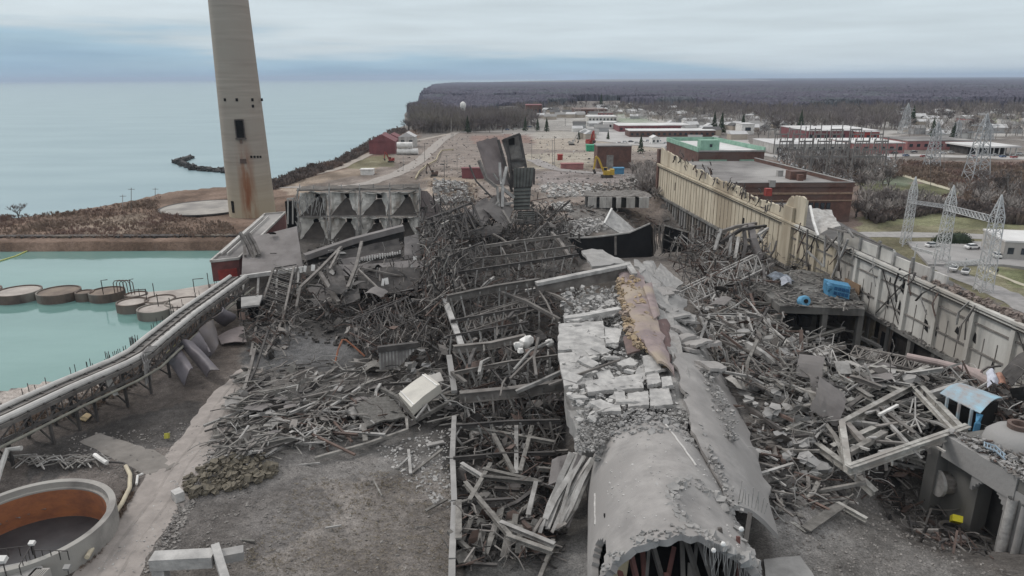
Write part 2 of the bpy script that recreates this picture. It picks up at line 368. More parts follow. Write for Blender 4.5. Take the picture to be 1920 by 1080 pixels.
gm=bpy.data.materials.new('ground_soil'); gm.use_nodes=True; t=gm.node_tree; N_=t.nodes; L_k=t.links; b=N_['Principled BSDF']; b.inputs['Roughness'].default_value=.95; b.inputs['Specular IOR Level'].default_value=.15
at=N_.new('ShaderNodeAttribute'); at.attribute_name='Col'; geo=N_.new('ShaderNodeNewGeometry')
a=at.outputs['Color']
for s_,lo,hi,dt in ((.9,.72,1.25,8),(5,.6,1.4,5),(.09,.8,1.2,5)):
    n=N_.new('ShaderNodeTexNoise'); n.inputs['Scale'].default_value=s_; n.inputs['Detail'].default_value=dt; n.inputs['Roughness'].default_value=.7; L_k.new(geo.outputs['Position'],n.inputs['Vector'])
    mr=N_.new('ShaderNodeMapRange'); mr.inputs[1].default_value=.35; mr.inputs[2].default_value=.65; mr.inputs[3].default_value=lo; mr.inputs[4].default_value=hi; L_k.new(n.outputs['Fac'],mr.inputs[0])
    vm=N_.new('ShaderNodeVectorMath'); vm.operation='SCALE'; L_k.new(a,vm.inputs[0]); L_k.new(mr.outputs[0],vm.inputs['Scale']); a=vm.outputs[0]
L_k.new(a,b.inputs['Base Color'])
bn=N_.new('ShaderNodeBump'); bn.inputs['Strength'].default_value=.6; bn.inputs['Distance'].default_value=.2; n=N_.new('ShaderNodeTexNoise'); n.inputs['Scale'].default_value=2.2; n.inputs['Detail'].default_value=9; n.inputs['Roughness'].default_value=.75
L_k.new(geo.outputs['Position'],n.inputs['Vector']); L_k.new(n.outputs['Fac'],bn.inputs['Height']); L_k.new(bn.outputs[0],b.inputs['Normal'])
keep=(land[:-1,:-1]|land[1:,:-1]|land[:-1,1:]|land[1:,1:])
_a=np.hypot(Xg+54.3,Yg-66.5)<8.5; keep&=~(_a[:-1,:-1]&_a[1:,1:]&_a[1:,:-1]&_a[:-1,1:])
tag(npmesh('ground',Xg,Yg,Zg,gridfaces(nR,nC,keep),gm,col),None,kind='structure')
# water
def water(name,c1,c2,poly=None,z=-3.0,rough=.12,bs=.15,bsc=.6,spec=.5):
    m=mat(name+'_surface',c1,c2,.02,rough,0,spec=spec,th=(.38,.62),stretch=(.35,1,1)); t=m.node_tree; b=t.nodes['Principled BSDF']
    n=t.nodes.new('ShaderNodeTexNoise'); n.inputs['Scale'].default_value=bsc; n.inputs['Detail'].default_value=6; g=t.nodes.new('ShaderNodeNewGeometry'); t.links.new(g.outputs['Position'],n.inputs['Vector'])
    bb=t.nodes.new('ShaderNodeBump'); bb.inputs['Strength'].default_value=bs; bb.inputs['Distance'].default_value=.1; t.links.new(n.outputs['Fac'],bb.inputs['Height']); t.links.new(bb.outputs[0],b.inputs['Normal'])
    mb=MB(); mb.add([(p[0],p[1],z) for p in poly],[tuple(range(len(poly)))]); return tag(mb.build(name,m),None,kind='structure')
water('lake',(.24,.335,.36),(.19,.28,.31),px([(-900,450),(-100,424),(0,419),(130,406),(330,368),(430,359),(510,348),(620,312),(700,270),(745,250),(780,232),(775,210),(800,196),(806,178),(816,163),(850,158),(940,154.5)])+[(9500,100000),(-90000,100000),(-90000,240)],-3.0,.35,.3,.25,.35)
hp=px([(-2500,456),(300,449),(480,449),(500,480),(470,560),(430,600),(330,690),(240,730),(0,770),(-2500,980)])
water('harbour_water',(.165,.29,.27),(.118,.228,.21),hp,-2.9,.07,.22,.5,.5)
# ---------------- draped roads
def road(name,pts,ws,c,lift=.12,off=0):
    P_=[G(a,b_) for a,b_ in pts]; m=mat(name+'_surface',c,tuple(x*.72 for x in c),.5,.95,.4,detail=10)
    pp=[];ww=[]
    for i in range(len(P_)-1):
        n_=max(2,int((P_[i+1]-P_[i]).length/max(1.2,P_[i].y*.012)))
        for k_ in range(n_): t_=k_/n_; pp.append(P_[i].lerp(P_[i+1],t_)); ww.append(ws[i]*(1-t_)+ws[i+1]*t_)
    pp.append(P_[-1]); ww.append(ws[-1])
    for _ in range(3): pp=[pp[0]]+[(pp[i-1]+pp[i]*2+pp[i+1])/4 for i in range(1,len(pp)-1)]+[pp[-1]]
    vs=[];fs=[];K=7
    for i,p in enumerate(pp):
        t_=(pp[min(i+1,len(pp)-1)]-pp[max(i-1,0)]); t_.z=0; t_.normalize(); s_=Vector((t_.y,-t_.x,0))
        for j in range(K):
            o_=(j/(K-1)-.5)*ww[i]
            if j in (0,K-1): o_*=1+.22*noise.noise(Vector((p.x*.5,p.y*.5,j)))
            q=p+s_*(o_+off); vs.append((q.x,q.y,Hs(q.x,q.y)+lift*(1+q.y/400)-(.1 if j in(0,K-1) else 0)))
    for i in range(len(pp)-1):
        for j in range(K-1): a_=i*K+j; fs.append((a_,a_+1,a_+K+1,a_+K))
    mb=MB(); mb.add(vs,fs); return tag(mb.build(name,m,None,True),None,kind='structure')
road('haul_road',[(475,690),(430,740),(395,800),(345,865),(300,940),(245,1010),(190,1100),(150,1200)],[4,6.5,7,8,7.5,6.5,6.5,6.5],(.31,.28,.26))
HR=[(475,690),(430,740),(395,800),(345,865),(300,940),(245,1010),(190,1100),(150,1200)]
for o_,w_ in ((-1.3,.5),(.9,.55)): road('wheel_rut',HR,[w_*.6]+[w_]*7,(.265,.24,.222),.135+.004*o_,o_)
road('dirt_track',[(170,820),(240,850),(320,880)],[3,4,4],(.2,.185,.17))
road('gravel_track',[(860,245),(830,262),(790,300),(755,322),(690,345),(610,352),(510,352),(440,372)],[9,8,8,9,8,5,4,3],(.34,.31,.285))
road('bank_track',[(850,250),(760,268),(690,290),(640,315),(560,335),(500,350)],[6,6,6,6,4,3],(.36,.32,.28))
road('yard_road',[(1000,300),(1040,318),(1120,325),(1250,330)],[9,9,8,7],(.30,.28,.27))
road('cross_road',[(860,248),(1000,246),(1100,243)],[10,10,10],(.33,.31,.29))
road('footpath',[(1640,318),(1720,336),(1790,358),(1850,380),(1990,400)],[5,5,4,3.5,3],(.46,.43,.33))
road('curved_footpath',[(1670,384),(1700,376),(1730,366),(1780,368)],[3,3,3,3],(.4,.38,.26))
road('street',[(1600,440),(1720,440),(1900,446),(2100,452)],[9,9,9,9],(.33,.32,.31))
road('side_street',[(1760,500),(1830,530),(1920,572),(2100,660)],[7,7,7,7],(.3,.29,.285))
road('kerb_path',[(1800,470),(1850,508),(1920,535),(2060,590)],[1.5,1.5,1.5,1.5],(.45,.42,.33))
road('main_street',[(1390,282),(1500,300),(1700,290),(1920,297),(2200,305)],[8,12,16,18,18],(.40,.385,.37))
road('avenue',[(1362,222),(1375,240),(1385,262),(1400,285)],[18,18,14,12],(.4,.385,.37))
road('lane',[(1145,206),(1200,216),(1250,232),(1300,240)],[14,12,12,12],(.42,.40,.37))
mb=MB(); mb.prism([(q.x,q.y) for q in [G(*a_) for a_ in [(1290,283),(1290,235),(1100,228),(1100,262),(1180,272)]]],-1,.5); tag(mb.build('shopping_street_lot',mat('lot',(.42,.41,.40),(.3,.29,.28),.05,.9,.2)),None,kind='structure')
mb=MB(); mb.prism([(q.x,q.y) for q in [G(*a_) for a_ in [(1740,500),(1700,455),(1990,455),(2200,540),(1880,500)]]],-1,.45); tag(mb.build('car_park',mat('car_park_asphalt',(.33,.32,.315),(.24,.235,.23),.08,.9,.2)),None,kind='structure')
# ================= LARGE STRUCTURES
# ---- standing chimney
b0=P(474,401); cx,cy=b0.x,b0.y
xl=P(433,401).x; xr=P(515,401).x; r0=(xr-xl)/2; cx=(xl+xr)/2
ch=thing('chimney','tall rust streaked concrete chimney still standing by the lake','chimney',(cx,cy,-.5))
def rch(z): return r0-(z/185)*r0*.50
prof=[(rch(z),z) for z in np.linspace(-1,183,60)]
mch=mat('chimney_concrete',(.33,.29,.25),(.255,.22,.19),.25,.85,.2,c3=(.285,.25,.215),stretch=(.15,.15,3))
t=mch.node_tree; N_=t.nodes; L_k=t.links; b=N_['Principled BSDF']; src=b.inputs['Base Color'].links[0].from_socket
g=N_.new('ShaderNodeNewGeometry'); sp=N_.new('ShaderNodeSeparateXYZ'); L_k.new(g.outputs['Position'],sp.inputs[0])
stx=V(461,340,cy-r0).x
dx=nmath(N_,L_k,'ABSOLUTE',nmath(N_,L_k,'SUBTRACT',sp.outputs['X'],stx))
no=N_.new('ShaderNodeTexNoise'); no.inputs['Scale'].default_value=.7; no.inputs['Detail'].default_value=6; mpp=N_.new('ShaderNodeMapping'); mpp.inputs['Scale'].default_value=(1,1,.18); L_k.new(g.outputs['Position'],mpp.inputs[0]); L_k.new(mpp.outputs[0],no.inputs['Vector'])
w1=N_.new('ShaderNodeMapRange'); w1.inputs[1].default_value=3.3; w1.inputs[2].default_value=.4; L_k.new(dx,w1.inputs[0])
w2=N_.new('ShaderNodeMapRange'); w2.inputs[1].default_value=31; w2.inputs[2].default_value=10; L_k.new(sp.outputs['Z'],w2.inputs[0])
w3=N_.new('ShaderNodeMapRange'); w3.inputs[1].default_value=.33; w3.inputs[2].default_value=.6; L_k.new(no.outputs['Fac'],w3.inputs[0])
ww=nmath(N_,L_k,'MULTIPLY',nmath(N_,L_k,'MULTIPLY',w1.outputs[0],w2.outputs[0]),w3.outputs[0])
mxx=N_.new('ShaderNodeMixRGB'); L_k.new(ww,mxx.inputs[0]); L_k.new(src,mxx.inputs[1]); mxx.inputs[2].default_value=(.21,.085,.04,1)
w4=N_.new('ShaderNodeMapRange'); w4.inputs[1].default_value=22; w4.inputs[2].default_value=0; w4.inputs[4].default_value=.6; L_k.new(sp.outputs['Z'],w4.inputs[0])
mx2=N_.new('ShaderNodeMixRGB'); L_k.new(w4.outputs[0],mx2.inputs[0]); L_k.new(mxx.outputs[0],mx2.inputs[1]); mx2.inputs[2].default_value=(.40,.34,.23,1)
mx3=N_.new('ShaderNodeMixRGB'); L_k.new(ww,mx3.inputs[0]); L_k.new(mx2.outputs[0],mx3.inputs[1]); mx3.inputs[2].default_value=(.20,.085,.045,1); L_k.new(mx3.outputs[0],b.inputs['Base Color'])
mb=MB(); mb.lathe((cx,cy,0),prof,72); mb.build('shaft',mch,ch,True)
def onch(px_,py_,w,h,name,m,dep=.5,frame=None):
    # rectangular opening on the chimney face turned to the camera
    d=ray(px_,py_); Y=cy
    for _ in range(8):
        t_=Y/d.y; z=50+d.z*t_; x=d.x*t_; r=rch(max(z,0)); k_=max(0.02,1-((x-cx)/r)**2); Y=cy-r*math.sqrt(k_)
    x=d.x*Y/d.y; z=50+d.z*Y/d.y; an=math.atan2(Y-cy,x-cx)
    mb=MB(); mb.box((x,Y,z),(dep,w,h),an); o=mb.build(name,m,ch)
    if frame:
        mb=MB(); ux=Vector((-math.sin(an),math.cos(an),0)); rr=Vector((math.cos(an),math.sin(an),0))
        for s_ in (-1,1): mb.box(Vector((x,Y,z))+ux*s_*(w/2+.2)+rr*.2,(dep+.1,.35,h+.7),an)
        mb.box(Vector((x,Y,z+h/2+.25))+rr*.2,(dep+.12,w,.4),an); mb.box(Vector((x,Y,z-h/2-.3))+rr*.35,(dep+.5,w+1.2,.5),an)
        q=mb.build('opening_frame',frame,ch)
onch(450,242,2.6,6.2,'duct_opening',voidm,.5,mat('opening_lip',(.12,.1,.09),(.07,.06,.055),1))
for a_ in ((422,187),(444,187),(473,187),(491,187),(474,199)): onch(*a_,.8,1.0,'vent_hole',voidm)
for a_ in ((471,294),(477,294),(483,294),(488,294)): onch(*a_,.7,.8,'vent_hole',voidm)
onch(456,302,2.2,1.6,'rusty_bracket',rust); onch(437,388,1.2,4.4,'door',voidm,.5)
onch(452,265,1.0,1.6,'rusty_bracket',rust)
# ---- circular pad rim
pc=P(375,392); mb=MB(); mb.lathe((pc.x+2,pc.y+2,.0),[(17.5,0),(17.5,.55),(18.2,.55),(18.2,0)],48); tag(mb.build('low_kerb_ring',steel_d),'low dark kerb ring round the gravel pad beside the chimney','kerb')
mb=MB(); mb.lathe((pc.x+2,pc.y+2,.3),[(0,.2),(9,.22),(17.5,.1)],48); tag(mb.build('gravel_pad',mat('pad_gravel',(.37,.35,.32),(.25,.235,.22),.15,.95,.4,c3=(.2,.19,.18))),None,kind='structure')
# ---- harbour sheet-pile wall
mb=MB(); A=P(-700,453,-1); Bq=P(452,449,-1); n=160
pts=[]
for i in range(n+1):
    q=A.lerp(Bq,i/n); pts.append((q.x,q.y+(0.5 if i%2 else 0)-1.0))
pl=pts+[(pts[-1][0],pts[-1][1]+3),(pts[0][0],pts[0][1]+3)]
mb.prism(pl,-4,.5); w=tag(mb.build('sheet_pile_wall',mat('wet_sheet_pile',(.075,.062,.056),(.03,.028,.028),.3,.8,.3,c3=(.12,.10,.08),stretch=(1,1,.3))),'dark rusty sheet pile wall along the far bank of the turquoise basin','quay wall')
mb=MB()
for i in range(0,36): q=A.lerp(Bq,.3+.7*i/36); mb.box((q.x,q.y-1.35,-1.2),(.45,.5,3.4))
mb.build('fender_pile',steel_d,w)
# near-side harbour edge wall under the conveyor
mb=MB(); el=[(455,478),(440,520),(405,556),(335,618),(293,651),(203,701)]
for a_,b_ in zip(el[:-1],el[1:]): mb.bar(P(*a_,-1.5),P(*b_,-1.5),1.0,4)
tag(mb.build('bank_wall',conc_d),'low stained bank wall under the conveyor trestle on the water side','quay wall')
# ---- cofferdam cells
cellside=mat('rusty_sheet_cell',(.15,.115,.095),(.065,.053,.048),.3,.85,.3,c3=(.2,.185,.165),stretch=(1,1,.4))
fillg=mat('cell_gravel_fill',(.42,.385,.35),(.27,.24,.22),.25,.95,.4); fillb=mat('cell_soil_fill',(.22,.18,.145),(.13,.105,.09),.3,.95,.5)
cells=[(-44,546,40,fillg,'leftmost at the picture edge'),(34,546,39,fillg,'topped with pale gravel, left of the brown topped ones'),(110,546,37,fillb,'largest, brown soil top'),(158,548,16,fillb,'narrow one between brown topped cells'),(200,546,31,fillb,'brown topped, beneath the rusty lifting frame'),(248,566,28,fillg,'pale topped, first right of the lifting frame'),(290,578,31,fillg,'pale topped, nearest to the viewer'),(300,560,27,fillg,'pale topped, behind the nearest cell'),(345,566,34,fillg,'pale topped, half under the conveyor'),(255,551,20,fillg,'small and pale at the back of the right group')]
for i,(a_,b_,rpx,fm,d_) in enumerate(cells):
    c=P(a_,b_,-.9); r=rpx/F*(c.y*.957+51*.289); t_=thing('cofferdam_cell','round sheet pile cell, '+d_,'cofferdam cell',(c.x,c.y,-4),'round sheet pile cells in the basin')
    r*=1.0; dz=-.02*i
    mb=MB(); mb.lathe(c,[(r*.99,-3.1),(r,-.1+dz),(r,.25+dz),(r-.35,.25+dz),(r-.35,-.3)],36); mb.build('sheet_wall',cellside,t_)
    mb=MB(); vs=[(c.x,c.y,-.7)]; 
    mb.lathe(c,[(0,.15+dz),(r*.5,.12+dz),(r-.36,-.02+dz)],28); mb.build('fill',fm,t_)
mb=MB(); mb.prism([(p.x,p.y) for p in (P(236,560,-1),P(262,548,-1),P(330,543,-1),P(420,528,-1),P(430,545,-1),P(372,590,-1),P(325,583,-1))],-4,-1.05); tag(mb.build('gravel_causeway',fillg),None,kind='structure')
lf=thing('lifting_frame','rusty looped steel frame standing on the brown topped cell','frame',tuple(P(222,553,-.8)))
for s_ in (216,222,228,234):
    a_=P(s_,553,-.8); mb=MB(); mb.sweep([a_,a_+Vector((0,0,3)),a_+Vector((.4,0,3.6)),a_+Vector((1.6,.4,3.7)),a_+Vector((2.2,.4,3)),a_+Vector((2.3,.4,0))],O_(.12,6)); mb.build('hoop',rust,lf)
for i,(a_,b_,h,arm) in enumerate([(194,552,3.6,1.6),(247,552,3.8,1),(275,560,2.5,0),(290,556,3.4,0),(320,580,2.8,0),(365,548,3.4,2.6),(392,540,4,0),(297,574,3,0)]):
    q=P(a_,b_,-.8); mb=MB(); pts=[q,q+Vector((0,0,h))]
    if arm: pts+= [q+Vector((arm,0,h+.2))]
    mb.sweep(pts,O_(.11,6)); tag(mb.build('mooring_post',steel_d),['thin bent post on the brown topped cell','thin bent post right of the lifting frame','short stub post on the right group of cells','thin straight post behind the nearest pale cell','thin post at the right rim of the nearest cell','long armed post at the water edge by the red building','straight post close to the red building','thin post at the middle of the right cells'][i],'post')
mb=MB(); mb.sweep([P(245,556,-.6)+Vector((0,0,1.6)),P(275,554,-.6)+Vector((0,0,1.6)),P(276,553,-.6)],O_(.12,6)); mb.bar(P(262,556,-.6),P(262,556,-.6)+Vector((0,0,2)),.12); tag(mb.build('guard_rail',steel_d),'short dark guard rail on the pale cells right of the lifting frame','rail')
# boom
mb=MB(); mb.sweep([P(-120,515,-2.75),P(0,489,-2.75),P(30,480,-2.75),P(50,471,-2.75),P(66,459,-2.75),P(68,454,-2)],O_(.22,6)); tag(mb.build('floating_boom',mat('yellow_boom',(.48,.5,.18),(.4,.42,.15),1)),'yellow floating boom curving across the basin to the quay','boom')
# ---- conveyor trestle
CP=[P(447,522,6.2),P(432,533,6),P(352,590,6),P(290,640,6),P(262,664,6),P(225,684,6),P(118,730,6),P(0,785,6),P(-200,872,6)]
cv=thing('conveyor_trestle','long pipe and belt trestle running from the red building to the lower left','conveyor',tuple(Vector((CP[4].x,CP[4].y,0))))
def offs(o_,dz): 
    r_=[]
    for i,p in enumerate(CP):
        t_=(CP[min(i+1,len(CP)-1)]-CP[max(i-1,0)]).normalized(); s_=Vector((t_.y,-t_.x,0)); r_.append(p+s_*o_+Vector((0,0,dz)))
    return r_
def seg(o_,dz,prof,name,m): mb=MB(); mb.sweep(offs(o_,dz),prof); return mb.build(name,m,cv)
pipe_p=mat('pale_pipe',(.47,.46,.44),(.36,.35,.335),.5,.6,.1); belt=mat('dark_belt',(.13,.125,.12),(.09,.085,.08),.5,.7,.2)
# outer side (water) is +offset or -offset: path runs right->left so s_ = right-hand side = up-left (water)
seg(1.9,.5,O_(.42,10),'water_side_pipe',pipe_p); seg(.95,.1,B_(.9,.25),'belt',belt); seg(.1,.25,B_(.35,.5),'stringer',steel); seg(-.75,.15,B_(.9,.25),'belt',mat('grey_belt',(.3,.29,.28),(.22,.21,.2),.5))
seg(-1.75,.55,O_(.5,10),'site_side_pipe',pipe_p); seg(-2.4,-.1,B_(.3,.6),'edge_beam',steel); seg(2.4,-.1,B_(.3,.6),'edge_beam',steel_d); seg(-2.5,-2.0,B_(.3,.4),'bottom_chord',steel_d); seg(2.4,-2.0,B_(.3,.4),'bottom_chord',steel_d); seg(0,-.25,B_(4.6,.12),'deck',steel_d)
seg(-3.3,-2.3,O_(.22,8),'low_pipe',mat('olive_pipe',(.24,.235,.20),(.16,.155,.135),.6))
br=MB(); sl=MB(); A_=offs(-2.5,0); B2=offs(2.4,0)
for i in range(len(CP)-1):
    ln=(CP[i+1]-CP[i]).length; k_=max(1,int(ln/2.2))
    for j in range(k_):
        for s_,Q in ((0,A_),(1,B2)):
            a_=Q[i].lerp(Q[i+1],j/k_); b_=Q[i].lerp(Q[i+1],(j+1)/k_)
            br.bar(a_-Vector((0,0,.2)),b_-Vector((0,0,2.0)),.16); br.bar(a_-Vector((0,0,.2)),a_-Vector((0,0,2.0)),.14)
        a_=A_[i].lerp(A_[i+1],j/k_); b_=B2[i].lerp(B2[i+1],j/k_); sl.bar(a_+Vector((0,0,.32)),b_+Vector((0,0,.32)),.22,.14)
br.build('lattice_bracing',steel_d,cv); sl.build('cross_tie',steel_d,cv)
for i,f_ in ((0,.9),(1,.55),(2,.2),(3,.3),(4,.4),(5,.2),(5,.75),(6,.05),(6,.5),(7,.1),(7,.5)):
    a_=A_[i].lerp(A_[i+1],f_); b_=B2[i].lerp(B2[i+1],f_); mb=MB()
    for q,sgn in ((a_,-1),(b_,1)):
        ft=Vector((q.x,q.y,min(-.2,-.2))); mb.bar(q-Vector((0,0,2)),ft,.35)
    c1=(a_-Vector((0,0,2.2)),Vector((b_.x,b_.y,.3))); mb.bar(*c1,.18); mb.bar(b_-Vector((0,0,2.2)),Vector((a_.x,a_.y,.3)),.18); mb.bar(Vector((a_.x,a_.y,3)),Vector((b_.x,b_.y,3)),.2)
    mb.build('leg',steel_d,cv)
po=MB()
for f_ in range(60):
    i=random.randrange(1,7); q=B2[i].lerp(B2[i+1],U(0,1)); po.bar(q,q+Vector((0,0,U(.9,2.2))),.08)
po.build('railing_post',steel_d,cv)
bp=MB()
for k_ in range(4):
    q=P(268-3*k_,660+3*k_,6.5); bp.sweep([q+Vector((1.6,1.6,.4)),q+Vector((.6,.6,.6)),q+Vector((.9,-.6,.4)),q+Vector((1.4,-1.0,-.8)),q+Vector((1.2,-1.2,-4.5))],O_(.16,8))
bp.build('down_pipe',mat('pipe_grey',(.3,.29,.28),(.2,.19,.185),1),cv)
mb=MB(); mb.panel([P(190,704,6.4),P(205,699,6.4),P(222,740,2.5),P(212,742,2.5)],.15,6,6,.2,.3,3); tag(mb.build('hanging_sheet',whited),'torn pale sheet hanging from the side of the conveyor trestle','sheet')
mb=MB(); mb.sweep([P(40,840,3.4),P(14,843,3.2),P(2,875,2),P(-14,930,1)],O_(.35,8)); tag(mb.build('bent_pipe',pipe_p),'pale pipe bending down under the conveyor at the left edge','pipe')
mb=MB(); mb.sweep([P(-10,834,3.6),P(40,812,3.6)],O_(.4,8)); tag(mb.build('broken_pipe',pipe_p),'short pale pipe stub hung under the conveyor trestle at the left edge','pipe')
# yellow ladder frame
mb=MB(); a_=P(305,668,2); 
for o_ in (0,.9): mb.bar(P(312,662,1)+Vector((o_,0,0)),P(336,640,3)+Vector((o_,0,0)),.14)
for k_ in range(6): q=P(312,662,1).lerp(P(336,640,3),k_/5); mb.bar(q,q+Vector((.9,0,0)),.12)
tag(mb.build('yellow_steps',mat('dull_yellow',(.42,.4,.22),(.3,.28,.16),1)),'dull yellow steel steps leaning beside the conveyor above the fallen ducts','steps')
# ---- fallen duct shells
duct=mat('purple_grey_duct',(.135,.122,.135),(.085,.078,.085),.25,.55,.15,c3=(.12,.105,.10))
ds=[([(313,672,2.6),(338,650,3.4),(362,690,2.6),(346,722,.3)],'crumpled purple grey duct shell lowest in the row beside the conveyor'),
([(336,645,3.8),(362,640,4.2),(412,694,2.2),(388,708,.3)],'broad smooth purple grey duct shell, second from the bottom of the row'),
([(356,640,4),(372,622,4.4),(392,660,2.5),(388,676,.6)],'narrow folded duct shell squeezed between two broad shells'),
([(372,618,4.6),(400,600,5),(412,640,2.5),(396,668,.4)],'pleated dark duct shell in the middle of the row'),
([(398,596,5),(415,575,5),(441,590,3),(424,612,.8)],'small pale topped duct shell highest in the row beside the red building')]
for i,(q,l_) in enumerate(ds):
    mb=MB(); mb.panel([P(*c_) for c_ in q],.2,14,8,1.0,.45,i*7); tag(mb.build('duct_shell',duct,None,True),l_,'duct')
mb=MB(); mb.panel([P(408,630,1),P(455,612,1.2),P(463,640,.8),P(415,645,.6)],.15,6,6,.3,.3,5); tag(mb.build('flat_sheet',mauve),'flat mauve sheet lying on the ground by the top of the haul road','sheet')
# ---- red brick low building
rbm=mat('red_brick_wall',(.17,.07,.065),(.10,.048,.045),.5,.85,.2)
rb=thing('brick_service_building','low red brick building with bright red door at the end of the conveyor','building',tuple(P(425,532,0)))
fl=P(400,528); fr=P(452,522); bl=Vector((P(500,430).x,P(500,430).y,0)); dirr=(bl-fl); dirr.z=0
hb=5.0; q=[fl,fr,fr+dirr,fl+dirr]
mb=MB(); mb.prism([(v.x,v.y) for v in q],0,hb); mb.build('wall',rbm,rb)
mb=MB(); mb.prism([(v.x,v.y) for v in q],hb+.003,hb+.25); mb.build('roof',roofm,rb)
mb=MB()
for a_,b_ in zip(q,q[1:]+q[:1]): mb.bar(Vector((a_.x,a_.y,hb+.45)),Vector((b_.x,b_.y,hb+.45)),.5,.6)
mb.build('parapet',whited,rb)
mb=MB(); c_=(fl*.45+fr*.55); mb.box((c_.x,c_.y-.05,1.6),(4.6,.3,2.6),math.atan2(fr.y-fl.y,fr.x-fl.x)); mb.build('door',redb,rb)
mb=MB(); a_=fl.lerp(fl+dirr,.1)+Vector((1,0,hb+.9)); mb.bar(a_,a_+dirr*.8,.5,.5); a2=a_+Vector((1.6,0,-.1)); mb.bar(a2,a2+dirr*.8,.3,.4); mb.build('roof_duct',pipe_p,rb)
# ---- hopper building (two rows of four)
hopw=mat('hopper_steel_pale',(.66,.64,.60),(.42,.40,.37),.5,.7,.4,c3=(.26,.23,.20),stretch=(2,1,.5),th=(.3,.5)); hopd=mat('hopper_dark_floor',(.085,.075,.068),(.05,.045,.042),.5,.9,.4)  # hopper floor panels are a darker brown than the sides
Yh=222.0; hop=thing('hopper_house','fallen hopper house showing two rows of four square bays with pyramid hoppers','hopper building',(V(680,440,Yh).x,Yh,0))
xs=[559,617,674,731,787]
rowsp=[(361,405),(408,452)]
fr=MB()
for r_,(t_,b_) in enumerate(rowsp):
    for c_ in range(4):
        A=V(xs[c_]+3,t_,Yh); B3=V(xs[c_+1]-3,t_,Yh); Cc=V(xs[c_+1]-3,b_,Yh); D=V(xs[c_]+3,b_,Yh)
        w=(B3.x-A.x); hx=A.x+w*(.5+U(-.08,.12)); hz=D.z+(A.z-D.z)*.78; hs=w*.09; dY=3.5
        o4=[Vector((hx-hs,Yh+dY,hz+hs)),Vector((hx+hs,Yh+dY,hz+hs)),Vector((hx+hs,Yh+dY,hz-hs)),Vector((hx-hs,Yh+dY,hz-hs))]
        pass
        hb_=thing if 0 else None
        j=lambda v: v+Vector((U(-.6,.6),0,U(-.5,.5)))
        o4=[j(v) for v in o4]
        mb=MB(); 
        for s_,q4 in enumerate(((A,B3,o4[1],o4[0]),(B3,Cc,o4[2],o4[1]),(D,A,o4[0],o4[3]))): mb.panel(q4,.12,10,8,0,.7,c_*3+s_+r_*9)
        h1=mb.build('hopper',hopw,hop)
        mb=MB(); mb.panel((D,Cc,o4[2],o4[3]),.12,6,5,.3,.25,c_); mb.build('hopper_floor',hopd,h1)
        mb=MB(); mb.box((hx,Yh+dY+.3,hz),(hs*2.1,.4,hs*2.1)); mb.build('outlet',voidm,h1)
for x_ in xs:
    a_=V(x_,352,Yh-.3); b_=V(x_+U(-2,2),458,Yh-.3); fr=MB(); fr.sweep([a_,a_.lerp(b_,.3)+Vector((U(-.4,.4),0,0)),a_.lerp(b_,.6)+Vector((U(-.4,.4),0,0)),b_],B_(.42,.42)); fr.build('column',steel_l,hop)
for y_ in (357,406,455):
    fr=MB(); fr.bar(V(556,y_,Yh-.1),V(790,y_-2,Yh-.1),.35,.4); fr.build('floor_beam',steel,hop)
mb=MB(); mb.panel([V(556,356,Yh),V(788,353,Yh),V(784,346,Yh+9),V(566,350,Yh+9)],.4,20,5,.2,.5,4); mb.build('roof_deck',mat('dirty_roof',(.15,.135,.12),(.07,.063,.058),.5),hop)
mb=MB(); mb.panel([V(789,357,Yh),V(789,418,Yh),V(845,412,Yh+2),V(800,358,Yh+2)],.3,4,4); mb.build('side_panel',mauve,hop)
for x_ in (562,588,617,640,674,700,731,756,786):
    mb=MB(); mb.bar(V(x_,357,Yh+1),V(x_,347-U(0,4),Yh+1),.25); mb.build('roof_post',steel_l,hop)
mb=MB(); mb.box((V(545,400,Yh).x,Yh+1,7.5),(3,2,10)); mb.build('dark_doorway',voidm,hop)
mb=MB()
for x_ in (540,549): mb.bar(V(x_,372,Yh-.5),V(x_,420,Yh-.5),.4)
mb.bar(V(538,373,Yh-.5),V(552,372,Yh-.5),.5); mb.build('door_frame',whited,hop)
# crumpled strips in the left bays
for i in range(60):
    x_=U(562,610) if i<22 else random.choice(xs)+U(-6,6); y_=U(362,380) if i<30 else U(395,425); a_=V(x_,y_,Yh-.8); b_=V(x_+U(-8,8),y_+U(14,34),Yh-.6); mb=MB(); mb.sweep([a_,a_.lerp(b_,.5)+Vector((U(-.8,.8),-.3,0)),b_],B_(U(.15,.4),.12)); tag(mb.build('hanging_strip',steel_l),'thin crumpled metal strip hanging across the hopper bays','strip','metal strips hanging in the hopper bays')
# ---- helpers for flat fragments
def frag(name,corners,m,label,cat,th=.25,n=6,amp=.25,bend=0,seed=1,jag=.03,parent=None,smooth=False):
    mb=MB(); mb.panel(corners,th,n,n,bend,amp,seed,jag)
    return tag(mb.build(name,m,parent,smooth),label,cat if parent is None else None)
def mem(name,pts,prof,m,label=None,cat=None,parent=None,group=None,roll=0):
    mb=MB(); mb.sweep(pts,prof,None,roll); o=mb.build(name,m,parent)
    if parent is None: tag(o,label,cat,group)
    return o
def V2(a,b,Y): return V(a,b,Y*.86)
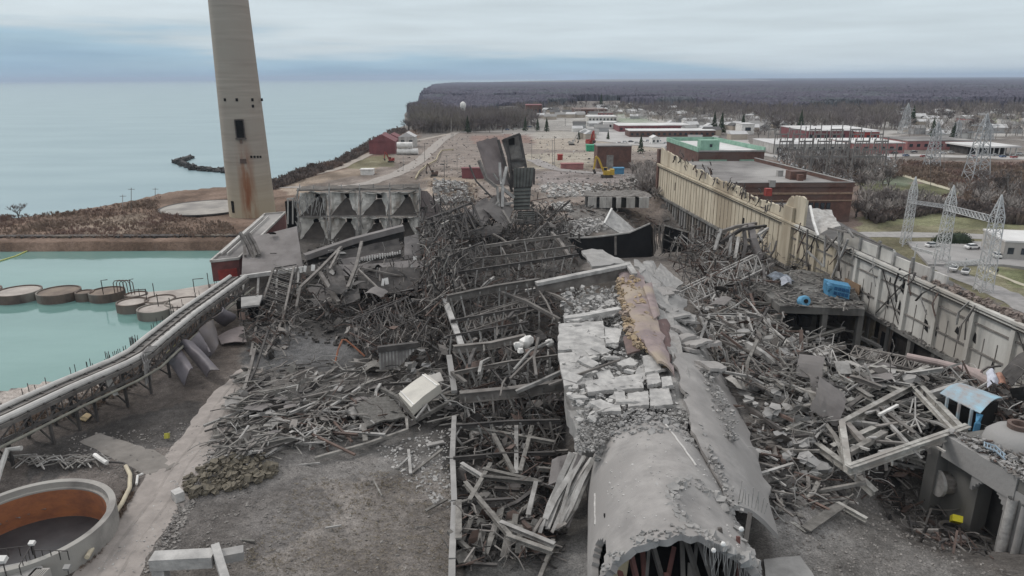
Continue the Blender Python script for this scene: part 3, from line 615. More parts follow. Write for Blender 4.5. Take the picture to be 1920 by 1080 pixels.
# big grey slab with two holes
Ys=200
gs=thing('roof_slab','broad grey roof slab tilted left of the hoppers with two square holes','slab',tuple(P(510,520,2)))
mb=MB(); mb.panel([V2(456,449,214),V2(556,424,216),V2(568,500,196),V2(453,518,186)],.5,8,8,0,.15,2,.01); mb.build('slab',sheet,gs)
mb=MB(); mb.bar(V2(451,520,185.6),V2(570,503,195.6),.9,.9); mb.build('edge_beam',conc_l,gs)
for a_,b_ in ((516,479),(512,440)):
    c_=V2(a_,b_,203 if b_>460 else 212); mb=MB(); mb.box(c_+Vector((0,-.5,.5)),(1.6,1.6,.3),0,Matrix.Rotation(-.4,3,'X')); mb.build('hatch',voidm,gs)
mb=MB()
for x_ in (457,485,520,560): mb.bar(V2(x_,520-(x_-453)*.15,187+(x_-453)*.08),P(x_-3,575,0),.5)
mb.build('support_post',steel_l,gs)
for i,(a_,b_) in enumerate([((450,436),(476,487)),((462,440),(480,480)),((466,438),(487,478)),((452,440),(460,480))]):
    mem('bent_beam',[V2(*a_,205),V2((a_[0]+b_[0])/2+2,(a_[1]+b_[1])/2,203),V2(*b_,199)],I_(.7,.7),steel,'bent steel beam leaning on the left edge of the grey roof slab','beam',None,'beams leaning on the grey roof slab')
frag('flat_roof',[P(452,557,5),P(492,553,5),P(486,571,5),P(452,575,5)],conc,'small flat grey roof below the tilted roof slab','roof',.4,3,.05)
mb=MB(); mb.box(P(470,580,2)+Vector((0,2,0)),(6,4,4)); tag(mb.build('dark_shed',mat('dark_shed_wall',(.03,.028,.027))),'dark open shed body under the small flat grey roof','shed')
# stair tower (leaning ladder)
st=thing('stair_tower','collapsed steel stair tower leaning in front of the grey roof slab','stair tower',tuple(P(495,640,0)))
L0=[V2(513,503,183),V2(498,550,172),V2(483,600,163),V2(470,668,139)]; R0=[V2(551,500,184),V2(541,550,173),V2(530,600,163),V2(497,668,139)]
mem('rail',L0,B_(.45,.45),steel,parent=st); mem('rail',R0,B_(.45,.45),steel,parent=st)
mem('rail',[p+Vector((0,3,-.6)) for p in L0],B_(.3,.3),steel_d,parent=st); mem('rail',[p+Vector((0,3,-.6)) for p in R0],B_(.3,.3),steel_d,parent=st)
def along(Ps,f):
    k_=f*(len(Ps)-1); i=min(int(k_),len(Ps)-2); return Ps[i].lerp(Ps[i+1],k_-i)
for k_ in range(11):
    f=k_/11; a_=along(L0,f); b_=along(R0,min(1,f+.09)); mb=MB(); o_=Vector((0,1.2,0)); mb.bar(a_,b_,.2); mb.bar(a_+o_,b_+o_,.2)
    for j in range(7): p=a_.lerp(b_,j/6); mb.bar(p,p+o_+Vector((0,0,-.2)),.3,.1)
    mb.bar(a_+Vector((0,0,1)),b_+Vector((0,0,1)),.1); mb.build('stair_flight',steel if k_%2 else timber,st)
for k_ in range(7): mem('brace',[along(L0,k_/7),along(R0,k_/7)+Vector((0,2,0))],B_(.22,.22),steel_d,parent=st)
mem('long_steel_strut',[P(478,655,3),P(470,690,1.6),P(457,733,.6)],B_(.5,.5),steel,'long bent strut running from the stair tower down to the haul road','beam')
mem('long_steel_strut',[P(503,618,5),P(480,690,2),P(462,728,.5)],B_(.35,.35),steel_d,'thin dark strut parallel to the long strut at the haul road','beam')
# big girder over hoppers + dark sheets
mem('box_girder',[V2(572,482,196),V2(660,452,204),V2(757,427,208)],B_(2.2,1.4),sheet,'long grey box girder sloping up across the lower hopper row','girder')
mem('dark_girder_web',[V2(575,487,197),V2(660,462,205),V2(757,439,209)],B_(.5,3.2),steel_d,'dark web plate hanging under the sloping grey box girder','girder')
sheets=[([V2(612,478,200),V2(748,446,206),V2(756,482,200),V2(645,492,196)],'wide dark sheet under the sloping girder',steel_d),
([V2(640,486,195),V2(745,472,200),V2(752,492,196),V2(645,500,192)],'long flat grey sheet above the row of white teeth',sheet),
([V2(635,498,190),V2(792,488,196),V2(798,540,182),V2(640,515,183)],'large dark wall panel below the row of white teeth',sheet),
([V2(672,505,186),V2(790,500,188),V2(780,555,178),V2(670,540,178)],'large charcoal panel with the white squares',steel_d),
([V2(758,445,206),V2(784,440,206),V2(790,482,202),V2(758,486,198)],'torn grey sheet right end of the sloping girder',sheet),
([V2(640,548,170),V2(672,538,172),V2(676,560,166),V2(650,572,163)],'small square dark sheet dangling in front of the big panels',steel_d),
([V2(610,500,186),V2(640,500,186),V2(652,540,176),V2(622,540,176)],'narrow dark panel beside the white squares at left',steel_d)]
for i,(q,l_,m) in enumerate(sheets): frag('wall_sheet',q,m,l_,'sheet',.2,6,.5,0,i)
tt=thing('toothed_beam','dark beam with a row of short white teeth between the big sheets','beam',tuple(V2(710,486,194)))
mb=MB(); mb.bar(V2(672,491,193),V2(752,478,198),.8,.8); mb.build('beam',steel_d,tt)
for k_ in range(17):
    f=k_/16; q=V2(674,487,192.6).lerp(V2(750,474,197.6),f); mb=MB(); mb.box(q,(.28,.2,U(.6,1.3))); mb.build('tooth',white,tt)
for i,(a_,b_,w_,h_,Y_,l_) in enumerate([(564,506,5,11,187,'white square panel, leftmost of the pair left of the girder strut'),(572,504,5,12,187,'white square panel, right one of the pair left of the girder strut'),(587,502,7,12,186,'single white square panel close to the girder strut'),(646,545,11,8,171,'small white panels low between two girder struts'),(718,529,5,14,176,'white panel on the charcoal sheet, left of the pair'),(725,527,7,13,176,'white panel on the charcoal sheet, right of the pair'),(778,484,7,8,196,'small white panel at the right end of the toothed beam')]):
    q=V2(a_,b_,Y_); s_=q.y/F; mb=MB(); mb.box(q,(w_*s_,.2,h_*s_),0,Matrix.Rotation(U(-.2,.2),3,'Y')@Matrix.Rotation(-.3,3,'X')); tag(mb.build('white_square',white),l_,'panel')
for i,(pts,w_) in enumerate([([V2(640,464,199),V2(600,505,184),V2(563,540,172)],.7),([V2(678,454,199),V2(668,500,182),V2(652,540,170)],.7),([V2(636,470,196),V2(618,505,182)],.5),([V2(672,505,180),V2(717,548,165)],.35),([V2(563,540,170),V2(556,575,163),P(552,610,0)],.5),([V2(600,512,180),V2(635,568,162)],.8)]):
    mem('girder_strut',pts,I_(w_,w_) if w_>.6 else B_(w_,w_),steel,['thick strut running left down from the girder','thick strut upright below the middle of the girder','short strut beside the left thick strut','thin strut lying across the charcoal panel','strut carrying the lower end of the left thick strut','heavy dark strut under the white squares'][i],'beam')
# ---- tall fragment of the tower
Yt=226
frag('tower_wall_sheet',[V(894,266,Yt),V(932,257,Yt+3),V(960,348,Yt-2),V(918,345,Yt-4)],mauve,'tall purple brown wall sheet still standing at the top of the wreck','sheet',.4,8,.3,.5)
tf=thing('tower_remnant','tall leaning frame panel with pale infill at the top of the wreck','frame',tuple(V(960,330,Yt)))
mb=MB(); mb.panel([V(946,262,Yt),V(972,253,Yt+1),V(984,312,Yt),V(957,318,Yt)],.2,4,6,0,.2,4); mb.build('infill',mat('grey_infill',(.24,.225,.21),(.15,.14,.13),.8),tf)
for pts in ([V(943,262,Yt-.4),V(952,290,Yt-1),V(962,352,Yt-2)],[V(974,252,Yt-.4),V(986,314,Yt-.6)],[V(943,263,Yt-.5),V(975,251,Yt-.5)],[V(960,301,Yt-.6),V(983,298,Yt-.6)],[V(950,262,Yt-.6),V(957,310,Yt-1),V(966,352,Yt-2)],[V(934,262,Yt-.8),V(945,300,Yt-1),V(960,360,Yt-2)]):
    mem('frame_bar',pts,B_(.9,.7),steel_d,parent=tf)
mb=MB(); q=V(959,265,Yt-.5); mb.box(q,(2.0,.3,2.2)); mb.build('opening',voidm,tf)
for i,(q,l_) in enumerate([([V(963,315,Yt-2),V(1001,314,Yt-2),V(997,350,Yt-3),V(963,352,Yt-3)],'grey ribbed panel, uppermost of the hanging stack'),([V(963,352,Yt-3),V(996,350,Yt-3),V(993,392,Yt-5),V(963,393,Yt-5)],'grey louvred panel in the middle of the hanging stack'),([V(971,396,Yt-6),V(1002,396,Yt-6),V(1003,420,Yt-10),V(969,420,Yt-10)],'grey louvred panel, lowest of the hanging stack')]):
    t_=thing('louvre_panel',l_,'louvre panel',tuple((q[2]+q[3])/2)); mb=MB(); mb.panel(q,.3,3,3,0,.1,i); mb.build('backing',mat('green_grey_panel',(.155,.162,.15),(.10,.105,.098),.4),t_)
    for k_ in range(7):
        f=k_/6; mb=MB()
        if i==0: a_,b_=q[0].lerp(q[1],f),q[3].lerp(q[2],f)
        else: a_,b_=q[0].lerp(q[3],f),q[1].lerp(q[2],f)
        mb.bar(a_+Vector((0,-.3,0)),b_+Vector((0,-.3,0)),.3); mb.build('slat',steel_d,t_)
mem('edge_column',[V(1002,316,Yt-2),V(1001,346,Yt-2.5)],B_(.6,.6),steel_d,'short dark column at the right edge of the louvred stack','beam')
for i,(pts,w_,m) in enumerate([([V(898,301,Yt-6),V(912,335,Yt-8),V(930,350,Yt-9)],.9,steel),([V(937,305,Yt-6),V(938,330,Yt-7),V(940,346,Yt-8)],.8,conc_l),([V(950,313,Yt-5),V(945,335,Yt-7),V(941,350,Yt-8)],.8,conc_l),([V(941,352,Yt-8),V(963,370,Yt-6)],1.0,conc_l),([V(932,350,Yt-8),V(935,382,Yt-10),V(940,420,Yt-12)],.7,steel_l),([V(920,396,Yt-12),V(934,380,Yt-10)],.8,steel_l),([V(943,350,Yt-9),V(942,388,Yt-11)],.9,conc_l),([V(935,385,Yt-10),V(962,380,Yt-8)],.7,steel_l),([V(942,395,Yt-12),V(957,420,Yt-16)],.7,steel),([V(880,310,Yt-3),V(893,340,Yt-6),V(930,378,Yt-9)],.4,steel_d),([V(925,325,Yt-6),V(934,338,Yt-7)],.5,steel_l),([V(1005,398,Yt-6),V(1010,425,Yt-10),V(1006,436,Yt-13)],.6,steel_d),([V(930,410,Yt-14),V(982,415,Yt-14)],.8,steel),([V(966,400,Yt-12),V(955,425,Yt-16)],.6,steel)]):
    mem('tower_member',pts,B_(w_,w_),m,['sooty strut with a dark head left of the tall wall sheet','upright pale strut below the tall wall sheet','slanting pale strut beside the upright pale one','pale strut leaning to the louvred panels','long thin pale upright in the middle of the tower wreck','short pale strut pointing down left','stub of pale column under the leaning struts','horizontal pale strut joining the louvre stack','dark diagonal under the tower wreck','long thin dark cable like bar far left of the tower','short pale stick left of the upright strut','bent dark pipe at the lower right of the louvre stack','horizontal grey beam at the foot of the tower','grey diagonal at the foot of the louvre stack'][i],'beam')
frag('slumped_sheet',[V(905,392,Yt-12),V(938,360,Yt-6),V(962,392,Yt-8),V(950,430,Yt-18)],sheet,'dusty grey slumped sheet at the foot of the tower wreck','sheet',.2,8,.8,.6)
frag('slumped_sheet',[V(880,395,Yt-9),V(912,370,Yt-5),V(930,392,Yt-9),V(905,425,Yt-16)],sheet,'rumpled grey sheet left of the tower foot behind the open truss','sheet',.2,8,.8,.3,4)
frag('slumped_sheet',[V(886,432,Yt-22),V(940,416,Yt-18),V(945,436,Yt-24),V(890,448,Yt-26)],steel_d,'dark sheet lying in front of the tower foot','sheet',.2,8,.5,.3,8)
# open truss left of tower
def truss(name,a0,a1,b0,b1,n,w,m,label,cat='truss',dep=Vector((0,3,-.5))):
    t_=thing(name,label,cat,tuple((a0+a1)/2))
    for p,q in ((a0,a1),(b0,b1),(a0+dep,a1+dep),(b0+dep,b1+dep)): mem('chord',[p,p.lerp(q,.5)+Vector((0,0,U(-.3,.3))),q],B_(w,w),m,parent=t_)
    mb=MB()
    for k_ in range(n+1):
        f=k_/n; a_=a0.lerp(a1,f); b_=b0.lerp(b1,f); mb.bar(a_,b_,w*.7); mb.bar(a_+dep,b_+dep,w*.7); mb.bar(a_,a_+dep,w*.6); mb.bar(b_,b_+dep,w*.6)
        if k_<n:
            g=(k_+1)/n; mb.bar(a_ if k_%2 else b_,(b0.lerp(b1,g) if k_%2 else a0.lerp(a1,g)),w*.6); mb.bar((b_ if k_%2 else a_)+dep,(a0.lerp(a1,g) if k_%2 else b0.lerp(b1,g))+dep,w*.6)
    mb.build('lattice',m,t_); return t_
truss('open_truss',V(798,412,200),V(884,380,206),V(822,448,190),V(905,428,196),6,.6,steel_d,'dark open roof truss lying left of the tower foot')
truss('open_truss',V(780,428,196),V(870,400,200),V(800,452,188),V(880,446,190),5,.45,steel_d,'second dark truss lying in front of the open roof truss')
# ---- black sheet wall
Yb=192
bw=thing('black_sheet_wall','shiny black sheet wall crossing the site behind the fallen stack','wall',(V(1180,480,Yb).x,Yb,0))
top=[(1066,447),(1110,446),(1146,442),(1180,437),(1219,420),(1224,428)]; bot=[(1090,486),(1120,490),(1150,492),(1178,494),(1222,486),(1226,480)]
for i in range(5):
    mb=MB(); mb.panel([V(*top[i],Yb+i*.9),V(*top[i+1],Yb+(i+1)*.9),V(*bot[i+1],Yb+(i+1)*.9),V(*bot[i],Yb+i*.9)],.4,3,3,0,.1,i); mb.build('panel',black,bw)
mb=MB(); mb.panel([V(1246,424,Yb+5),V(1291,437,Yb+9),V(1292,470,Yb+9),V(1240,474,Yb+5)],.4,4,4,0,.2); mb.build('panel',black,bw)
mb=MB(); mb.sweep([V(a_,b_-1,Yb+i*.9-.3) for i,(a_,b_) in enumerate(top[:5])],B_(.5,.35)); mb.sweep([V(1246,422,Yb+4.6),V(1291,435,Yb+8.6)],B_(.5,.35)); mb.build('coping',steel_l,bw)
for x_,y_ in ((1154,444),(1294,437)): mb=MB(); mb.bar(V(x_,y_,Yb-.3),V(x_,y_+34,Yb-.3),.55); mb.build('post',steel,bw)
for i in range(16):
    x_=U(1226,1244); mb=MB(); a_=V(x_,U(420,428),Yb+3); b_=V(x_+U(-3,3),U(462,478),Yb+3); mb.sweep([a_,a_.lerp(b_,.5)+Vector((U(-.5,.5),0,0)),b_],B_(.16,.16)); tag(mb.build('hanging_cable',steel),'grey cable hanging in the gap of the black sheet wall','cable','cables hanging in the gap of the black wall')
for x_,y_ in ((1026,432),(1062,434),(1070,436),(1086,438)): mem('stub_post',[V(x_,y_,Yb),V(x_,y_+14,Yb)],B_(.55,.55),steel_d,'short dark post standing left of the black sheet wall','post',None,'short dark posts left of the black wall')
frag('pale_slab',[V(1146,392,206),V(1192,431,204),V(1166,440,198),V(1133,419,200)],conc_l,'pale flat panel leaning over the black sheet wall','panel',.3,4,.1)
mem('pale_strip',[V(1133,419,199.7),V(1147,391,205.5)],B_(.5,.5),white,'white edge strip on the pale panel over the black wall','strip')
# ================= FALLEN STACK
fs=thing('fallen_stack','huge fallen concrete stack lying broken towards the viewer with an arched open end','fallen stack',(15,70,0))
Nn=P(1288,1003,12.8); Bb=P(1224,790,10.6)
def shell(name,A,B,a0,a1,h0,h1,t0,t1,m,th=.55,nu=40,nv=34,seed=0,jag0=.8,jag1=.8,dent=None,parent=None,hole=None,amp=.18):
    ax=(B-A); ax.z=0; L_=ax.length; ax.normalize(); sdv=Vector((ax.y,-ax.x,0)); mb=MB(); vs=[]
    for lay in (0,1):
        for j in range(nv+1):
            s_=j/nv
            for i in range(nu+1):
                th_=t0+(t1-t0)*i/nu; a_=a0+(a1-a0)*s_-lay*th; h_=h0+(h1-h0)*s_-lay*th; top_=A.z+(B.z-A.z)*s_; hh=h0+(h1-h0)*s_
                c_=A+(B-A)*s_; c_=Vector((c_.x,c_.y,top_-hh))
                p=c_+sdv*(a_*math.cos(th_))+Vector((0,0,h_*math.sin(th_)))
                e_=ax*(-jag0*(1-s_)**8*(noise.noise(Vector((i*.25,seed,0)))*2+noise.noise(Vector((i*1.1,seed,7)))*.7+.3)+jag1*s_**8*noise.noise(Vector((i*.5,seed,5)))*2)
                p+=e_; nz_=noise.fractal(Vector((p.x*.22,p.y*.22,seed)),1,2,3)*amp; p+=(p-c_).normalized()*nz_
                if dent: p.z-=dent(p)
                vs.append(p)
    K=(nu+1)*(nv+1); fs_=[]; holes=set()
    for j in range(nv):
        for i in range(nu):
            if hole and hole(i,j): holes.add((i,j)); continue
            a=j*(nu+1)+i; f=(a,a+1,a+nu+2,a+nu+1); fs_.append(f); fs_.append(tuple(k+K for k in reversed(f)))
    def edge(a,b): fs_.append((a,a+K,b+K,b))
    solid=lambda i,j: 0<=i<nu and 0<=j<nv and (i,j) not in holes
    for j in range(nv+1):
        for i in range(nu+1):
            a=j*(nu+1)+i
            if i<nu and solid(i,j)!=solid(i,j-1): edge(a,a+1)
            if j<nv and solid(i,j)!=solid(i-1,j): edge(a,a+nu+1)
    mb.add(vs,fs_); return mb.build(name,m,parent,True)
dc=P(1335,965,11)
def dent(p):
    q=((p.x-dc.x)/3.2)**2+((p.y-dc.y)/4.8)**2
    d=1.3*math.exp(-q**2) if p.z>6 else 0
    return d
shell('near_shell',Nn,Bb,8.2,7.5,9.5,8,R(-25),R(205),conc_s,.7,90,60,3,.45,.5,dent,fs,lambda i,j:(66<=i<=73 and 2<=j<=14 and abs(j-8)*.62+abs(i-69.5)<5.2),.035)
# right hand slumped shell strip as loft
def loft(name,Lp,Rp,m,parent=None,bulge=1.5,th=.6,n=24,amp=.15,seed=0,smooth=True,jag=.25,sub=8):
    Lq=[P(*a) for a in Lp]; Rq=[P(*a) for a in Rp]; mb=MB(); vs=[]; rows_=[]
    M_=(len(Lq)-1)*sub
    for lay in (0,1):
        for j in range(M_+1):
            f=j/M_; a_=along(Lq,min(f,.99999)); b_=along(Rq,min(f,.99999))
            for i in range(n+1):
                u=i/n; p=a_.lerp(b_,u); p.z+=bulge*(math.sin(math.pi*min(1,u*.62+.38))) -lay*th
                if i in(0,n): p.x+=jag*noise.noise(Vector((j*.7,seed,i)))*2
                p.z+=amp*noise.fractal(Vector((p.x*.3,p.y*.3,seed)),1,2,4)
                vs.append(p)
    K=(n+1)*(M_+1); f_=[]
    for j in range(M_):
        for i in range(n): a=j*(n+1)+i; q=(a,a+1,a+n+2,a+n+1); f_+= [q,tuple(k+K for k in reversed(q))]
        for a in (j*(n+1),j*(n+1)+n): f_.append((a,a+K,a+K+n+1,a+n+1))
    for i in range(n):
        for a in (i,M_*(n+1)+i): f_.append((a,a+1,a+1+K,a+K))
    mb.add(vs,f_); return mb.build(name,m,parent,smooth)
loft('side_shell',[(1262,690,7.4),(1280,770,7.3),(1300,850,7.4),(1365,985,6)],[(1350,690,3),(1384,765,3.2),(1425,865,3.5),(1460,1005,3)],conc_s,fs,2.6,.6,34,.14,4,True,.6)
loft('upper_side_shell',[(1188,500,7.6),(1222,585,7.6),(1262,715,7.0)],[(1280,545,3),(1318,630,3),(1362,716,2.6)],conc,fs,1.9,.6,26,.9,14,False,1.6)
loft('far_shell',[(1095,560,5),(1070,640,5),(1060,760,5),(1090,850,5)],[(1250,545,8),(1270,620,8.6),(1300,740,9),(1290,800,8.5)],conc,fs,.6,2.5,26,1.2,8,False)
lin=loft('lining',[(1158,520,8.4),(1172,580,9.2),(1195,640,9.4),(1232,690,9.6)],[(1200,508,9.2),(1224,570,9.8),(1246,640,10),(1266,705,9.8)],lining,fs,1.2,.4,14,.35,3,False,.5)
mb=MB(); mb.panel([P(1232,600,9.6),P(1262,600,7),P(1265,665,7),P(1256,680,9)],.3,6,6,.4,.2,2); mb.build('curled_lining',mat('brown_lining',(.16,.105,.10),(.10,.07,.068),.4),fs)
mb=MB(); mb.panel([P(1206,535,10.4),P(1222,530,10),P(1238,590,9.8),P(1226,598,10.4)],.3,5,5,.2,.2,2); mb.build('curled_lining',lining,fs)
mb=MB(); mb.panel([P(1140,1080,5),P(1152,1040,8),P(1185,1012,9.5),P(1172,1100,4)],.4,6,6,.5,.3,2); mb.build('torn_flap',mat('yellow_stained_concrete',(.42,.36,.24),(.33,.29,.22),.4),fs)
mb=MB(); mb.panel([P(1168,632,9.8),P(1196,622,10),P(1200,655,9.9),P(1176,662,9.6)],.3,4,4,.1,.2,2); mb.build('lining_patch',mat('brown_patch',(.17,.12,.11),(.11,.085,.08),.5),fs)
crk=[]
def crack(pts,w=.22):
    mb=MB(); mb.sweep(pts,[(-w/2,-.1),(w/2,-.1),(w/2,.03),(-w/2,.03)]); mb.build('pale_streak',mat('pale_lime_streak',(.52,.51,.49),(.36,.35,.34),2),fs)
ax_=(Bb-Nn)
def onsh(s_,th_):
    ax=Vector((ax_.x,ax_.y,0)).normalized(); sdv=Vector((ax.y,-ax.x,0)); a_=8.2-.7*s_; h_=9.5-1.5*s_; c_=Nn+ax_*s_
    p=Vector((c_.x,c_.y,c_.z-h_))+sdv*a_*math.cos(th_)+Vector((0,0,h_*math.sin(th_))); p.z-=dent(p); return p+Vector((0,0,.1))
crack([onsh(1-.05*k_,R(80-2.0*k_+U(-.6,.6))) for k_ in range(9)],.2)
crack([onsh(.62-.04*k_,R(156+U(-.8,.8))) for k_ in range(7)],.2)

# rubble collar and dent rim and shell joint
def chunks(name,n,src,rr,m,label,cat,kind=None,group=None,flat=1,parent=None):
    mb=MB()
    for _ in range(n): mb.rock(src(),U(*rr)*random.choice((.6,.8,1,1.0,1.5)),flat)
    o=mb.build(name,m,parent); return tag(o,label,cat,group,kind)
def rim():
    a=U(0,6.28); q=U(.95,1.25); x=dc.x+3.3*q*math.cos(a); y=dc.y+4.9*q*math.sin(a); s_=(y-Nn.y)/(Bb.y-Nn.y); c_=Nn+ax_*s_; a_=8.2-.7*s_; h_=9.5-1.5*s_
    k_=max(-.98,min(.98,(x-c_.x)/a_)); return Vector((x,y,c_.z-h_+h_*math.sqrt(1-k_*k_)-.2-dent(Vector((x,y,9)))*.8))
chunks('broken_rim',210,rim,(.18,.5),conc,'ring of broken concrete round the dented patch',None,'stuff',None,1,fs)
chunks('mouth_rubble',120,lambda: onsh(U(-.01,.06),R(U(35,150)))+Vector((0,U(-.2,.2),-.05)),(.08,.26),conc,'broken lip of the arched mouth',None,'stuff',None,1,fs)
chunks('shell_crumbs',260,lambda: onsh(U(.1,1),R(U(40,140)))+Vector((0,0,-.08)),(.03,.13),conc_l,'crumbs on the near shell',None,'stuff',None,.6,fs)
chunks('back_edge_rubble',420,lambda: onsh(U(.86,1.1),R(U(20,150)))+Vector((U(-.5,.5),U(-.5,.5),U(-.3,.05))),(.08,.35),conc,'rubble burying the back edge of the near shell',None,'stuff',None,.8,fs)
def joint():
    f=U(.3,1); a=along([P(1284,730,9),P(1330,850,9.2),P(1385,960,9)],f*.999); return a+Vector((U(-.6,.6),U(-.6,.6),U(-.2,.4)))
chunks('joint_rubble',90,joint,(.12,.3),conc,'rubble along the seam between the shells',None,'stuff',None,1,fs)
def poly_src(poly,z0,z1,jit=.3):
    xs_=[p[0] for p in poly]; ys_=[p[1] for p in poly]
    def f():
        while 1:
            a,b=U(min(xs_),max(xs_)),U(min(ys_),max(ys_))
            if inpoly(np.array([a]),np.array([b]),poly)[0]: break
        z=U(z0,z1); return P(a,b,z)
    return f
def poly_g(poly,dz=(0,.2)):
    f0=poly_src(poly,0,0)
    def f():
        p=f0(); x,y=p.x,p.y
        for _ in range(3):
            z=Hs(x,y); a,b=proj((p.x,p.y,p.z)); q=P(a,b,z); x,y=q.x,q.y
        return Vector((x,y,Hs(x,y)+U(*dz)))
    return f
chunks('pale_rubble',900,poly_src([(1048,598),(1160,530),(1200,640),(1270,740),(1275,770),(1085,790),(1060,720)],7.6,9.3),(.15,.5),conc_l,'pale crushed concrete strewn over the fallen stack','rubble','stuff',None,.7)
chunks('fine_rubble',1100,poly_src([(1090,765),(1280,765),(1310,790),(1250,800),(1165,798),(1110,850),(1075,845)],8.3,9.3),(.08,.24),conc,'fine grey rubble sloping behind the near shell of the stack','rubble','stuff',None)
chunks('lining_rubble',650,poly_src([(1155,522),(1195,515),(1222,600),(1250,690),(1215,660),(1180,640),(1165,590)],9.4,10.4),(.2,.55),brickrub,'yellow brown lining bricks heaped along the fallen stack','rubble','stuff',None,.8)
chunks('side_rubble',450,poly_src([(1270,700),(1330,690),(1390,800),(1380,830),(1310,790)],7.2,8.2),(.08,.28),conc,'grey rubble strewn on the right shell of the stack','rubble','stuff')
chunks('far_rubble',300,poly_src([(1050,540),(1150,535),(1170,600),(1060,600)],7,9),(.2,.6),conc_l,'pale concrete lumps caught behind the long white beam','rubble','stuff')
pl=[([(1048,606),(1131,600),(1135,652),(1046,657)],9.3,'large square pale slab at the upper left of the fallen stack'),([(1046,662),(1106,660),(1113,718),(1058,724)],9.0,'large pale slab with a crack, directly in front of the square slab'),([(1097,716),(1203,700),(1207,727),(1102,734)],9.2,'long flat pale slab across the middle of the rubble'),([(1177,736),(1215,733),(1217,760),(1178,762)],9.4,'squarish pale block, left of two in the front row of the rubble'),([(1218,728),(1254,726),(1262,758),(1219,761)],9.6,'biggest pale block at the right end of the front row'),([(1151,735),(1171,733),(1174,756),(1156,757)],9.2,'rounded pale block left in the front row of the rubble'),([(1205,668),(1232,664),(1240,692),(1210,698)],9.9,'smooth grey block beside the yellow lining'),([(1134,612),(1166,618),(1160,642),(1136,645)],9.4,'pale slab piece touching the large square slab on its right'),([(1212,700),(1234,696),(1240,716),(1215,722)],9.8,'rounded grey block above the front row'),([(1240,706),(1258,704),(1262,722),(1242,724)],9.9,'small square white block at the stack edge')]
for i,(q,z,l_) in enumerate(pl): frag('concrete_slab',[P(a,b,z+U(-.15,.15)) for a,b in q],conc_l,l_,'slab',.6,8,.2,0,i,.05)
for i in range(22):
    c=poly_src([(1215,520),(1270,545),(1325,640),(1350,700),(1280,700),(1240,600)],7.2,8.4)(); w=U(1,3); an=U(0,3); ux=Vector((math.cos(an),math.sin(an),U(-.35,.35)))*w; uy=Vector((-math.sin(an),math.cos(an),U(-.35,.35)))*w*U(.5,1)
    o=frag('shell_fragment',[c-ux-uy,c+ux-uy,c+ux+uy,c-ux+uy],random.choice([conc,conc_s]),'broken grey shell plate on the upper right flank of the fallen stack','slab',U(.4,.6),8,.25,U(0,.5),i,.1); o['group']='broken shell plates on the right flank of the stack'
for i in range(46):
    c=poly_src([(1060,590),(1160,560),(1190,640),(1265,735),(1265,760),(1090,770),(1070,700)],9.1,9.5)(); w=U(.6,1.7); an=U(0,3); ux=Vector((math.cos(an),math.sin(an),U(-.25,.25)))*w; uy=Vector((-math.sin(an),math.cos(an),U(-.25,.25)))*w*U(.5,1)
    frag('concrete_fragment',[c-ux-uy,c+ux-uy,c+ux+uy,c-ux+uy],conc_l,'small pale slab fragment among the rubble on the fallen stack','slab',U(.25,.5),4,.12,0,i,.12)
    bpy.context.scene.collection.objects[-1]['group']='small slab fragments on the fallen stack'
for i,(q,z,l_) in enumerate([([(1238,494),(1281,531),(1256,547),(1224,518)],[8,6,6,8],'flat grey slab leaning at the far right of the fallen stack'),([(1206,490),(1226,488),(1236,520),(1212,518)],[8,7,7,8],'narrow grey slab standing at the far end of the stack'),([(1240,545),(1290,560),(1285,590),(1238,585)],[8,5,5,7.5],'broad grey slab below the flat leaning slab'),([(1090,470),(1130,468),(1176,494),(1110,500)],[9,9,9.4,9],'grey slab heap behind the long white beam'),([(1255,585),(1300,560),(1310,590),(1275,600)],[5,4,4,5],'grey broken plate at the right edge of the stack')]):
    frag('concrete_slab',[P(a,b,zz) for (a,b),zz in zip(q,z)],conc,l_,'slab',.6,8,.4,.2,i+20,.05)
# exposed bars and balls at the open end
mb=MB(); 
for i in range(26):
    x_=1312+i*3.6; q=onsh(0.0,R(90-(x_-1283)/ (8.2*20)*57)); q.y-=.3; mb.sweep([q,q+Vector((U(-.1,.1),-.2,-1.2)),q+Vector((U(-.4,.4),-.3,-U(2,4)))],O_(.03,4))
mb.build('hanging_rebar',steel_l,fs)
for i,(a,b) in enumerate(((1390,1000),(1356,1028),(1338,1040))): mb=MB(); mb.ball(V(a,b-8,Nn.y-1),.22,8); tag(mb.build('white_insulator',white),['highest white ball hanging in the open stack end','middle white ball hanging in the open stack end','lowest white ball hanging in the open stack end'][i],'insulator')
mb=MB()
for i in range(9):
    q=P(1385+i*6,940+i*3,10.8); mb.bar(q,q+Vector((U(-.3,.3),U(-.3,.3),U(1.2,2.2))),.07)
mb.build('upright_rebar',steel_l,fs)
for i in range(16):
    x_=U(1190,1410); z0=U(.5,3); a_=V(x_,1075,Nn.y+U(0,3)); a_=Vector((a_.x,Nn.y+U(-1,3),z0)); b_=Vector((a_.x+U(-3,3),a_.y+U(2,6),U(5,10.5))); mem('inner_beam',[a_,b_],B_(U(.25,.5),U(.25,.5)),random.choice([rust,steel,steel,redp]),'bent beam jammed inside the arched open end of the fallen stack','beam',None,'beams inside the open end of the stack')
mb=MB(); mb.box((Nn.x,Nn.y+9,4),(11.5,.6,9)); mb.build('inner_dark_panel',voidm,fs)  # black panel painted as the darkness inside the open end
frag('concrete_slab',[P(1432,1048,.4),P(1500,1042,.5),P(1545,1110,.4),P(1440,1120,.3)],conc,'flat grey slab on the ground at the right of the arched stack end','slab',.5,4,.1)
